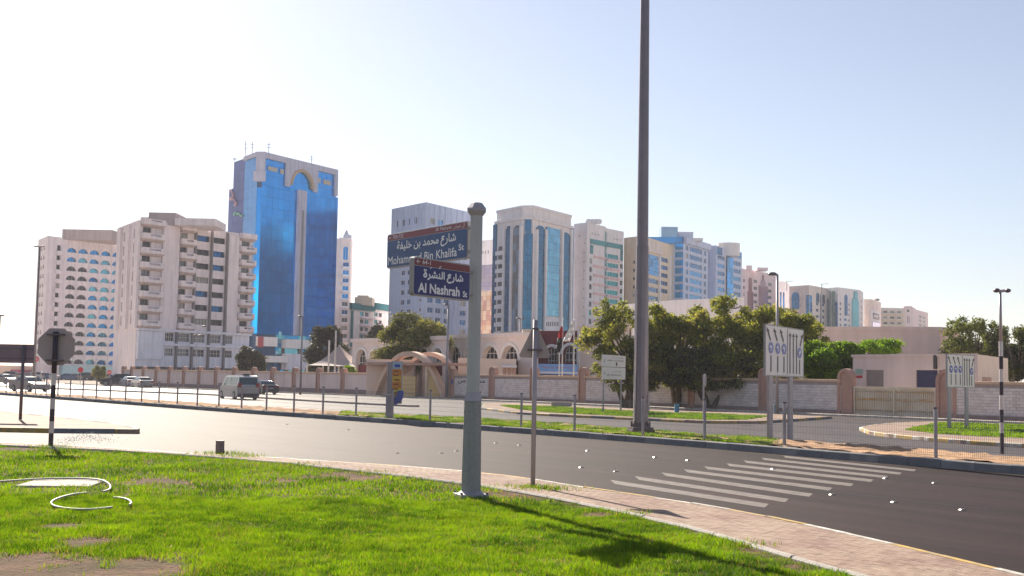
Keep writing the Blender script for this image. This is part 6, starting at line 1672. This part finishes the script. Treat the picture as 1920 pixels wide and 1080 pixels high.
lamp('street lamp with one drooping head behind the large lane arrow sign', (1457, 1456), 776, 514, [(-9, 15)], r=.11, z0=.1)
lamp('double headed street lamp with a black and white banded foot at the right edge', (1879, 1878), 851, 543.5, [(-7, 10), (14, 9)], r=.046, z0=KZ, stripes=[851, 812, 792, 768, 741, 716, 692, 668, 640])
lamp('tall double headed street lamp left of the arched window block', (63, 68), 716, 462, [(-7, 9), (5, 6)], r=.22, group='street lamps', mt=steeld)
lamp('short double headed street lamp at the very left edge', (-6, 3), 722, 592, [(3, 9)], r=.14, mt=steeld)
lamp('slender street lamp on the pavement before the blue tower podium', (563, 564), 740, 593, [(-5, 7)], r=.12)
lamp('pale street lamp beside the arched entrance', (837, 838), 748, 571, [(-5, 8)], r=.16)
lamp('slender street lamp with a flat head behind the triangular sign, in the school yard', (973, 976), 742, 597, [(-4, 8), (5, 7)], r=.1)
lamp('slender double headed lamp before the balcony block', (366, 368), 722, 629, [(-4, 6), (6, 8)], r=.1)
lamp('second slender lamp before the balcony block, right of its pair', (384, 386), 722, 612, [(-5, 8)], r=.1)
# --- flag poles and flags
def flagpole(lab, x, yt, d):
    p = PD(x, yt, d); t = thing('flagpole', lab, 'flagpole', (p.x, p.y, 0), 'flagpoles in the school yard')
    mb = MB(); mb.tube([(p.x, p.y, 0), (p.x, p.y, p.z)], [.075, .045], 8); part('pole', mb, WHITEF, t, smooth=True); mb = MB(); mb.sphere((p.x, p.y, p.z + .06), .09, .09, .09, 8, 5); part('finial', mb, WHITEF, t); return p
fp1 = flagpole('white flagpole carrying the red, white and black flag', 1055.5, 599, 118)
fp2 = flagpole('white flagpole carrying the plain white flag, right of the other flag', 1077, 600, 118)
flagpole('bare short white pole left of the two flags, before the blue banner', 1049, 655, 119)
fm = [mat('flag_red', (0.62, 0.02, 0.03), rough=.7), mat('flag_black', (0.02, 0.02, 0.025), rough=.7), mat('flag_white', (0.84, 0.83, 0.84), rough=.7), mat('flag_green', (0.02, 0.2, 0.06), rough=.7)]
def limp(pts, cols_, wob, lab, base):
    """hanging cloth: rows of (left px, right px, y) at the pole's distance"""
    mb = MB(); n = 8
    for (a, b_) in zip(pts, pts[1:]):
        for j in range(n):
            q = []
            for (l, r, y), t_ in ((a, j), (a, j + 1), (b_, j + 1), (b_, j)):
                x = l + (r - l) * t_ / n; p = PD(x, y, base.y); q.append((p.x, p.y + wob * math.sin(t_ * 2.3 + y * .15), p.z))
            mb.poly(q, cols_(j / n, (a[2] - pts[0][2]) / (pts[-1][2] - pts[0][2])))
    o = single('flag', mb, fm, lab, 'flag', smooth=True); sm_ = o.modifiers.new('s', 'SOLIDIFY'); sm_.thickness = .02; return o
limp([(1052, 1055, 612), (1048, 1055, 622), (1046, 1055, 634), (1044, 1054, 646), (1043, 1051, 656), (1044, 1049, 661)], lambda s, t: 0 if t < .36 else (2 if .5 < t < .66 and s > .55 else 1), .12, 'limp red, white and black flag hanging down its pole', fp1)
limp([(1074, 1076.5, 602), (1069, 1076.5, 612), (1064, 1076.5, 622), (1059, 1071, 632), (1056, 1068, 640)], lambda s, t: 2, .1, 'plain white flag hanging in a slanted fold from the right pole', fp2)

# --- advertising pylon on the median
P = G(732, 784, KZ); d = P.y; k = d / FPX
t = thing('advert_pylon', 'slim advertising pylon with an orange and yellow poster and a blue swoosh', 'advert sign', tuple(P))
def PX(x, y): q = PD(x, y, d); return q.x, q.z
x0, zt_ = PX(726, 678); x1, _ = PX(736.5, 678); z0 = PX(731, 741)[1]
mb = MB(); mb.box(x0, x1 + .02, P.y - .22, P.y + .22, KZ, z0); part('pedestal', mb, steel, t, bevel=.01)
mb = MB(); mb.box(x0 - .05, x1 + .05, P.y - .26, P.y + .26, z0, z0 + .06); part('collar', mb, whitep, t)
for (a, b_) in ((726.5, 728.5), (729.5, 731.5), (732.5, 735)):
    q0, q1 = PX(a, 700)[0], PX(b_, 700)[0]; mb = MB(); mb.box(q0, q1, P.y - .16, P.y + .16, z0 + .06, zt_); part('side_column', mb, steel, t, bevel=.008)
xa, xb = PX(735, 700)[0] + .004, PX(754.5, 700)[0]; zb_ = PX(745, 757)[1]; zs_ = [PX(745, y)[1] for y in (757, 741, 728, 716, 705, 692, 679)]
mb = MB(); mb.box(xa, xb, P.y - .12, P.y + .12, zb_, zt_ + .03); part('light_box', mb, steel, t, bevel=.01)
pos = [mat('poster_mauve', (0.32, 0.20, 0.20), rough=.4), mat('poster_yellow', (0.55, 0.42, 0.06), rough=.4), mat('poster_orange', (0.55, 0.22, 0.04), rough=.4, var=.3, scale=6), mat('poster_gold', (0.55, 0.36, 0.05), rough=.4, var=.3, scale=6), mat('poster_orange', (0, 0, 0)), mat('poster_pale', (0.35, 0.45, 0.52), rough=.4)]
for i, (m_, a, c) in enumerate(zip(pos, zs_, zs_[1:])):
    mb = MB(); mb.box(xa + .03, xb - .03, P.y - .135, P.y - .121, a + .004, c); part('poster', mb, m_, t)
for i in range(6):
    z = zs_[1] + (zs_[5] - zs_[1]) * (i + .5) / 6; mb = MB(); mb.box(xa + .08 + .03 * (i % 2), xb - .1 - .04 * ((i * 2) % 3), P.y - .14, P.y - .136, z - .035, z + .035); part('poster_line', mb, mat('poster_brown', (0.22, 0.07, 0.03), rough=.5), t)
mb = MB(); mb.box(xa + .12, xb - .1, P.y - .14, P.y - .136, zs_[5] + .08, zs_[5] + .22); part('poster_logo', mb, blue, t)
mb = MB(); c = PX(735, 738); r1 = 22 * k; pts = [(c[0] + r1 * math.cos(a), c[1] + r1 * math.sin(a)) for a in [math.radians(-95 + 10 * i) for i in range(12)]]; pin = [(c[0] - .05 + (r1 - .22) * math.cos(a), c[1] + .05 + (r1 - .22) * math.sin(a)) for a in [math.radians(15 - 10 * i) for i in range(12)]]
A = pts; B_ = pin[::-1]
for i in range(11): mb.extr([(A[i][0], P.y - .2, A[i][1]), (A[i + 1][0], P.y - .2, A[i + 1][1]), (B_[i + 1][0], P.y - .2, B_[i + 1][1]), (B_[i][0], P.y - .2, B_[i][1])], (0, .3, 0))
part('swoosh', mb, blue, t)
mb = MB(); mb.rbox(P, 1.0, .8, KZ - .04, KZ + .03, .1); part('footing', mb, concrete, t)

# --- stub bollard by the pavement
P = G(412, 851, .1); k = P.y / FPX
t = thing('bollard', 'short dark ribbed stub bollard with a flared rim at the edge of the lawn', 'bollard', tuple(P))
mb = MB(); octo(mb, P, 7 * k, .08, 7.2 * k, .38, n=12); part('body', mb, mat('bollard_plum', (0.22, 0.165, 0.18), rough=.7, var=.2), t)
mb = MB(); octo(mb, P, 7.4 * k, .38, 8.8 * k, .43, n=12); part('rim', mb, MATS['bollard_plum'], t)
for i in range(8): a = i * math.pi / 4; mb = MB(); mb.rbox((P.x + 7.3 * k * math.cos(a), P.y + 7.3 * k * math.sin(a)), .02, .02, .08, .38, a); part('rib', mb, MATS['bollard_plum'], t)

# --- hose on the lawn
def hose(px, lab):
    q = [G(x, y, LZ + .03) for x, y in px]; q = resample(smooth(q, 3), .08)
    mb = MB(); mb.tube(q, .017, 8); return single('garden_hose', mb, mat('hose_white', (0.40, 0.36, 0.31), rough=.5, var=.12), lab, 'hose', 'white hose lengths on the lawn', smooth=True)
hose([(-60, 905), (0, 903), (50, 899), (110, 896.5), (165, 897), (192, 900), (205, 907), (208, 914), (204, 919), (192, 922)], 'white garden hose curving in a hairpin over the concrete cover on the lawn')
hose([(162, 924), (135, 927), (112, 933), (96, 940), (96, 947), (112, 952), (140, 955), (165, 955.5), (190, 953.5), (210, 951)], 'open loop of white hose lying in the grass in front of the concrete cover')
hose([(213, 933), (228, 933.5), (241, 937), (247, 942), (243, 947)], 'short end of white hose curling out of the grass, right of the loop')
# --- small sprinkler spray head
# (the faint spray at the foot of the banded pole is water in the air)
wm = mat('water_spray', (0.9, 0.9, 0.9), rough=.1)
rngw = np.random.default_rng(3); base = G(108, 846, LZ); mb = MB()
for i in range(900):
    tt = rngw.random(); p = base + Vector((tt * 1.2 + rngw.normal() * .12 * (1 + tt), rngw.normal() * .25, .05 + .5 * tt * (1.25 - tt) * 1.6 + rngw.normal() * .05)); s = .006 + .006 * rngw.random()
    mb.poly([p + Vector((-s, 0, 0)), p + Vector((s, 0, s * .5)), p + Vector((0, 0, s * 2))])
o = link('sprinkler_spray', mb.mesh('sprinkler_spray', wm)); o['kind'] = 'stuff'
# --- small round red signs far left
for (x, y, r, d, lab, bar) in ((68, 673, 5, 230, 'small red no entry disc far left beside the dark board', True), (151, 693.5, 5.2, 200, 'small red round road sign below the arched windows', False), (205, 698, 4.2, 205, 'tiny red and white round sign near the foot of the balcony block', True)):
    c = PD(x, y, d); k = d / FPX; t = thing('round_sign', lab, 'traffic sign', (c.x, c.y, 0), 'small red round signs')
    mb = MB(); mb.tube([(c.x, c.y + .06, 0), (c.x, c.y + .06, c.z)], .05, 6); part('pole', mb, steel, t)
    mb = MB(); mb.extr([(c.x + r * k * math.cos(i * math.pi / 10), c.y, c.z + r * k * math.sin(i * math.pi / 10)) for i in range(20)], (0, .03, 0)); part('disc', mb, mat('sign_red', (0.55, 0.03, 0.04), rough=.4), t)
    if bar: mb = MB(); mb.box(c.x - r * k * .6, c.x + r * k * .6, c.y - .02, c.y - .004, c.z - r * k * .15, c.z + r * k * .15); part('bar', mb, whitep, t)
# small hydrant and kerb bits before the wall
for (x, y, lab, m_) in ((1269, 770, 'small blue standpipe box before the wall, right of the mast', mat('box_blue', (0.03, 0.2, 0.42), rough=.5)), (1455, 758, 'small blue grey utility box behind the lane sign post', mat('box_bluegrey', (0.15, 0.22, 0.30), rough=.5))):
    P = G(x, y + (5 if x < 1400 else 17), .12); mb = MB(); mb.box(P.x - .14, P.x + .14, P.y - .1, P.y + .1, .1, .62); mb.box(P.x - .16, P.x + .16, P.y - .12, P.y + .12, .62, .68); single('utility_box', mb, m_, lab, 'utility box', base=P)
c0, c1 = G(1033, 762, .1), G(1072, 763, .1)
mb = MB(); mb.box(c0.x, c1.x, c0.y - .3, c0.y + .3, .1, .45); single('concrete_barrier', mb, concrete, 'low grey concrete block with two lifting knobs lying before the wall', 'barrier', base=c0, bevel=.03)

# ================================================================== CARS
tyre = mat('tyre', (0.02, 0.02, 0.022), rough=.85); rimm = mat('rim', (0.35, 0.35, 0.37), rough=.35, metal=.7); cglass = mat('car_glass', (0.03, 0.05, 0.06), rough=.06, spec=.9, metal=.2); tail = mat('tail_red', (0.35, 0.02, 0.02), rough=.3); headl = mat('head_lamp', (0.7, 0.7, 0.7), rough=.15); trimb = mat('trim_black', (0.03, 0.03, 0.035), rough=.6)
def paint(nm, c): 
    m = mat('paint_' + nm, c, rough=.28, metal=.25, var=.04, scale=1); m.node_tree.nodes['Principled BSDF'].inputs['Coat Weight'].default_value = .6; return m
PROF = {  # side outline: lower body and cabin (x forward, z)
 'sedan': dict(L=4.6, W=1.8, H=1.45, body=[(-2.28, .35), (-2.3, .75), (-2.2, .98), (-1.55, 1.02), (.95, .98), (1.75, .86), (2.2, .72), (2.3, .5), (2.22, .3)], cab=[(-1.65, 1.0), (-1.05, 1.38), (-.4, 1.45), (.25, 1.42), (1.05, .97)], wb=(-1.35, 1.4), r=.32),
 'suv': dict(L=4.7, W=1.9, H=1.75, body=[(-2.3, .45), (-2.35, .9), (-2.3, 1.12), (.9, 1.12), (1.9, 1.0), (2.3, .85), (2.35, .55), (2.25, .4)], cab=[(-2.25, 1.1), (-2.0, 1.68), (-1.2, 1.76), (.2, 1.72), (1.0, 1.1)], wb=(-1.4, 1.45), r=.38),
 'van': dict(L=5.0, W=1.9, H=1.95, body=[(-2.48, .4), (-2.5, 1.0), (-2.45, 1.15), (1.55, 1.12), (2.2, .95), (2.45, .78), (2.5, .5), (2.4, .35)], cab=[(-2.42, 1.13), (-2.3, 1.85), (-2.0, 1.95), (.6, 1.93), (1.05, 1.8), (1.75, 1.08)], wb=(-1.6, 1.6), r=.34)}
def make_car(kind, pm_, label, group='cars on the roads'):
    P = PROF[kind]; W_ = P['W']; t = thing('car', label, 'van' if kind == 'van' else 'car', (0, 0, 0), group)
    def section(out, z_low, inset_lo, inset_hi, zlo, zhi, mats_fn=None):
        pass
    # body: outline lofted across the width with rounded shoulders
    mb = MB(); pr = P['body']; lows = [(pr[-1][0], pr[-1][1]), (pr[0][0], pr[0][1])]
    ysx = [(-W_ / 2 + .0, .93, .0), (-W_ / 2 + .1, 1.0, .0), (W_ / 2 - .1, 1.0, 0), (W_ / 2, .93, 0)]
    ring = pr + [(pr[-1][0] * .93, .22), (pr[0][0] * .93, .22)]; n = len(ring)
    for (y, s, _) in [(-W_ / 2, .965, 0), (-W_ / 2 + .12, 1.0, 0), (W_ / 2 - .12, 1.0, 0), (W_ / 2, .965, 0)]:
        for (x, z) in ring: mb.v.append((x * s, y, .22 + (z - .22) * (s if abs(y) == W_ / 2 else 1)))
    for j in range(3):
        for i in range(n): mb.f.append((j * n + i, j * n + (i + 1) % n, (j + 1) * n + (i + 1) % n, (j + 1) * n + i)); mb.m.append(0)
    mb.f.append(tuple(range(n))); mb.m.append(0); mb.f.append(tuple(3 * n + i for i in reversed(range(n)))); mb.m.append(0)
    o = part('body', mb, pm_, t); bev(o, .05, 3)
    cb = P['cab']; wl, wh = W_ / 2 - .06, W_ / 2 - .26 if kind != 'van' else W_ / 2 - .16; zl = cb[0][1]; zh = max(z for _, z in cb)
    def wy(z): return wl + (wh - wl) * (z - zl) / (zh - zl)
    mb = MB(); n = len(cb)
    for sgn in (-1, 1):
        for (x, z) in cb: mb.v.append((x, sgn * wy(z), z))
    for i in range(n - 1): mb.f.append((i, i + 1, n + i + 1, n + i)); mb.m.append(0)
    mb.f.append(tuple(range(n))); mb.m.append(0); mb.f.append(tuple(n + i for i in reversed(range(n)))); mb.m.append(0)
    o = part('cabin', mb, pm_, t); bev(o, .04, 2)
    # glass panes set proud of the cabin
    def pane(nm, pts, d): mb = MB(); mb.extr(pts, d); part(nm, mb, cglass, t)
    def lerp(a, b_, s): return (a[0] + (b_[0] - a[0]) * s, a[1] + (b_[1] - a[1]) * s)
    fr0, fr1 = cb[-1], cb[-2]; a, b_ = lerp(fr0, fr1, .08), lerp(fr0, fr1, .92)
    nx_, nz_ = (fr0[1] - fr1[1]), -(fr0[0] - fr1[0]); l_ = math.hypot(nx_, nz_); nn = Vector((-nx_ / l_, 0, -nz_ / l_)); nn = nn if nn.x > 0 else -nn
    pane('windscreen', [Vector((a[0], -wy(a[1]) * .93, a[1])) + nn * .003, Vector((a[0], wy(a[1]) * .93, a[1])) + nn * .003, Vector((b_[0], wy(b_[1]) * .92, b_[1])) + nn * .003, Vector((b_[0], -wy(b_[1]) * .92, b_[1])) + nn * .003], nn * .012)
    re0, re1 = cb[0], cb[1]; a, b_ = lerp(re0, re1, .12), lerp(re0, re1, .9)
    nn = Vector((-(re1[1] - re0[1]), 0, (re1[0] - re0[0]))).normalized(); nn = nn if nn.x < 0 else -nn
    pane('rear_window', [Vector((a[0], -wy(a[1]) * .9, a[1])) + nn * .003, Vector((a[0], wy(a[1]) * .9, a[1])) + nn * .003, Vector((b_[0], wy(b_[1]) * .9, b_[1])) + nn * .003, Vector((b_[0], -wy(b_[1]) * .9, b_[1])) + nn * .003], nn * .012)
    xs_ = [cb[0][0] + (.35 if kind != 'sedan' else .55), -.35, .95 if kind != 'van' else .75] if kind != 'van' else [-2.1, -.6, .7, 1.35]
    z0 = zl + .06; z1 = zh - .13
    for sgn in (-1, 1):
        for i in range(len(xs_) - 1):
            x0_, x1_ = xs_[i] + .04, xs_[i + 1] - .04
            def topx(x): # keep inside the cabin outline
                return min(z1, min([z1] + [zz - .07 for zz in [cabz(x)]]))
            def cabz(x):
                for p, q in zip(cb, cb[1:]):
                    if p[0] <= x <= q[0]: return p[1] + (q[1] - p[1]) * (x - p[0]) / max(q[0] - p[0], 1e-6)
                return zl
            q0, q1 = max(z0 + .03, topx(x0_)), max(z0 + .03, topx(x1_)); e = .004
            pane('side_window', [(x0_, sgn * (wy(z0) + e), z0), (x1_, sgn * (wy(z0) + e), z0), (x1_, sgn * (wy(q1) + e), q1), (x0_, sgn * (wy(q0) + e), q0)], (0, sgn * .01, 0))
    for x in P['wb']:
        for sgn in (-1, 1):
            mb = MB(); y = sgn * (W_ / 2 - .1); mb.tube([(x, y - sgn * .1, P['r']), (x, y + sgn * .12, P['r'])], P['r'], 18); w = part('wheel', mb, tyre, t)
            mb = MB(); mb.tube([(x, y + sgn * .121, P['r']), (x, y + sgn * .135, P['r'])], P['r'] * .62, 12); part('rim', mb, rimm, w)
    xr, xf = pr[1][0], pr[-3][0]; zr = pr[1][1]
    for sgn in (-1, 1):
        y = sgn * (W_ / 2 - .18)
        mb = MB(); hh = .16 if kind == 'sedan' else .34; mb.box(xr - .03, xr + .12, y - .14, y + .14, zr - .02, zr + hh); part('tail_light', mb, tail, t)
        mb = MB(); xx, zz = pr[-3]; mb.box(xx - .12, xx + .03, y - .16, y + .16, zz - .14, zz + .0); part('headlight', mb, headl, t)
        mb = MB(); mx_ = cb[-1][0] - .25; mb.box(mx_ - .06, mx_ + .1, sgn * (W_ / 2 + .02), sgn * (W_ / 2 + .2), zl + .02, zl + .17) if sgn > 0 else mb.box(mx_ - .06, mx_ + .1, -(W_ / 2 + .2), -(W_ / 2 + .02), zl + .02, zl + .17); part('mirror', mb, pm_, t)
    for x, s in ((-P['L'] / 2 + .02, -1), (P['L'] / 2 - .04, 1)):
        mb = MB(); mb.box(min(x, x + s * .07), max(x, x + s * .07), -W_ / 2 + .1, W_ / 2 - .1, .28, .5); part('bumper', mb, trimb if kind == 'van' else pm_, t, bevel=.02)
    mb = MB(); mb.box(-P['L'] / 2 - .055, -P['L'] / 2 - .04 + .03, -.26, .26, .58, .7); part('number_plate', mb, whitep, t)
    return t
carpaint = {'silver': (0.42, 0.40, 0.40), 'white': (0.72, 0.70, 0.68), 'dark': (0.06, 0.05, 0.065), 'grey': (0.22, 0.20, 0.21), 'blue': (0.05, 0.09, 0.2), 'beige': (0.40, 0.34, 0.30)}
pm = {k_: paint(k_, v) for k_, v in carpaint.items()}
proto = {}
def car(kind, col, px, pybase, heading, label, scale_=1.0):
    key = (kind, col)
    if key in proto: o = dup(proto[key], (0, 0, 0), 0, label)
    else: o = make_car(kind, pm[col], label); proto[key] = o
    p = G(px, pybase); o.location = (p.x, p.y, 0); o.rotation_euler = (0, 0, heading); o['label'] = label
    return o
RD = math.atan2(medb[10].y - medb[60 if len(medb) > 60 else -1].y, medb[10].x - medb[60 if len(medb) > 60 else -1].x)   # heading away to the left
van = car('van', 'silver', 447, 748, RD - .12, 'silver passenger van with a dark rear window driving away on the far carriageway')
mb = MB(); p = van.location
bx_ = MB().box(-1.9, -1.5, -.25, .25, 1.96, 2.1); o = link('roof_sign', bx_.mesh('roof_sign', trimb), van)
car('sedan', 'dark', 491, 739, RD - .05, 'dark sedan with a bright rear window, just beyond the silver van')
car('sedan', 'beige', 55, 734, RD + math.pi + .25, 'brownish grey sedan in side view on the far carriageway, behind the thin sign pole')
car('sedan', 'beige', 10, 720, RD + math.pi + .3, 'reddish grey car cut by the left edge of the picture')
car('suv', 'dark', 221, 724, RD + .9, 'dark off road car at the left end of the long wall')
car('sedan', 'white', 243, 725, RD - .1, 'white sedan right behind the dark off road car by the wall')
car('sedan', 'silver', 266, 726.5, RD - .1, 'silver sedan, right one of the two parked against the wall')
rowp = [(30, 'sedan', 'white', 'white sedan under the dark sign board, farther row'), (48, 'sedan', 'silver', 'silver sedan just right of the thin sign pole, farther row'), (62, 'suv', 'white', 'white off road car under the no entry disc'),
        (84, 'sedan', 'blue', 'blue sedan left of the banded pole, farther row'), (92, 'sedan', 'white', 'white car half hidden by the banded pole'), (124, 'sedan', 'blue', 'bluish sedan left of the red round sign'), (138, 'sedan', 'grey', 'grey sedan nearly under the red round sign'),
        (154, 'suv', 'dark', 'dark off road car under the red round sign'), (170, 'sedan', 'dark', 'dark sedan left of the small grey green tree'), (184, 'sedan', 'grey', 'grey sedan in front of the small grey green tree'), (199, 'sedan', 'blue', 'dark blue sedan right of the small grey green tree'), (12, 'suv', 'grey', 'grey off road car at the far left of the parked row')]
for (x, kd, cl_, lb) in rowp:
    car(kd, cl_, x, 711 + (x / 200) * 3, RD + random.choice((.9, 1.1, 1.3)), lb)
# ================================================================== AIR
hz = bpy.data.materials.new('haze'); hz.use_nodes = True
n_ = hz.node_tree.nodes; n_.remove(n_['Principled BSDF'])
pvn = n_.new('ShaderNodeVolumePrincipled'); pvn.inputs['Density'].default_value = 0.00018
pvn.inputs['Color'].default_value = (0.90, 0.92, 1.0, 1); pvn.inputs['Anisotropy'].default_value = 0.2
hz.node_tree.links.new(pvn.outputs[0], n_['Material Output'].inputs['Volume'])
hb = MB().box(-3050, 3050, -80, 3050, -1.0, 82)
ho = link('haze', hb.mesh('haze', hz)); ho['kind'] = 'stuff'
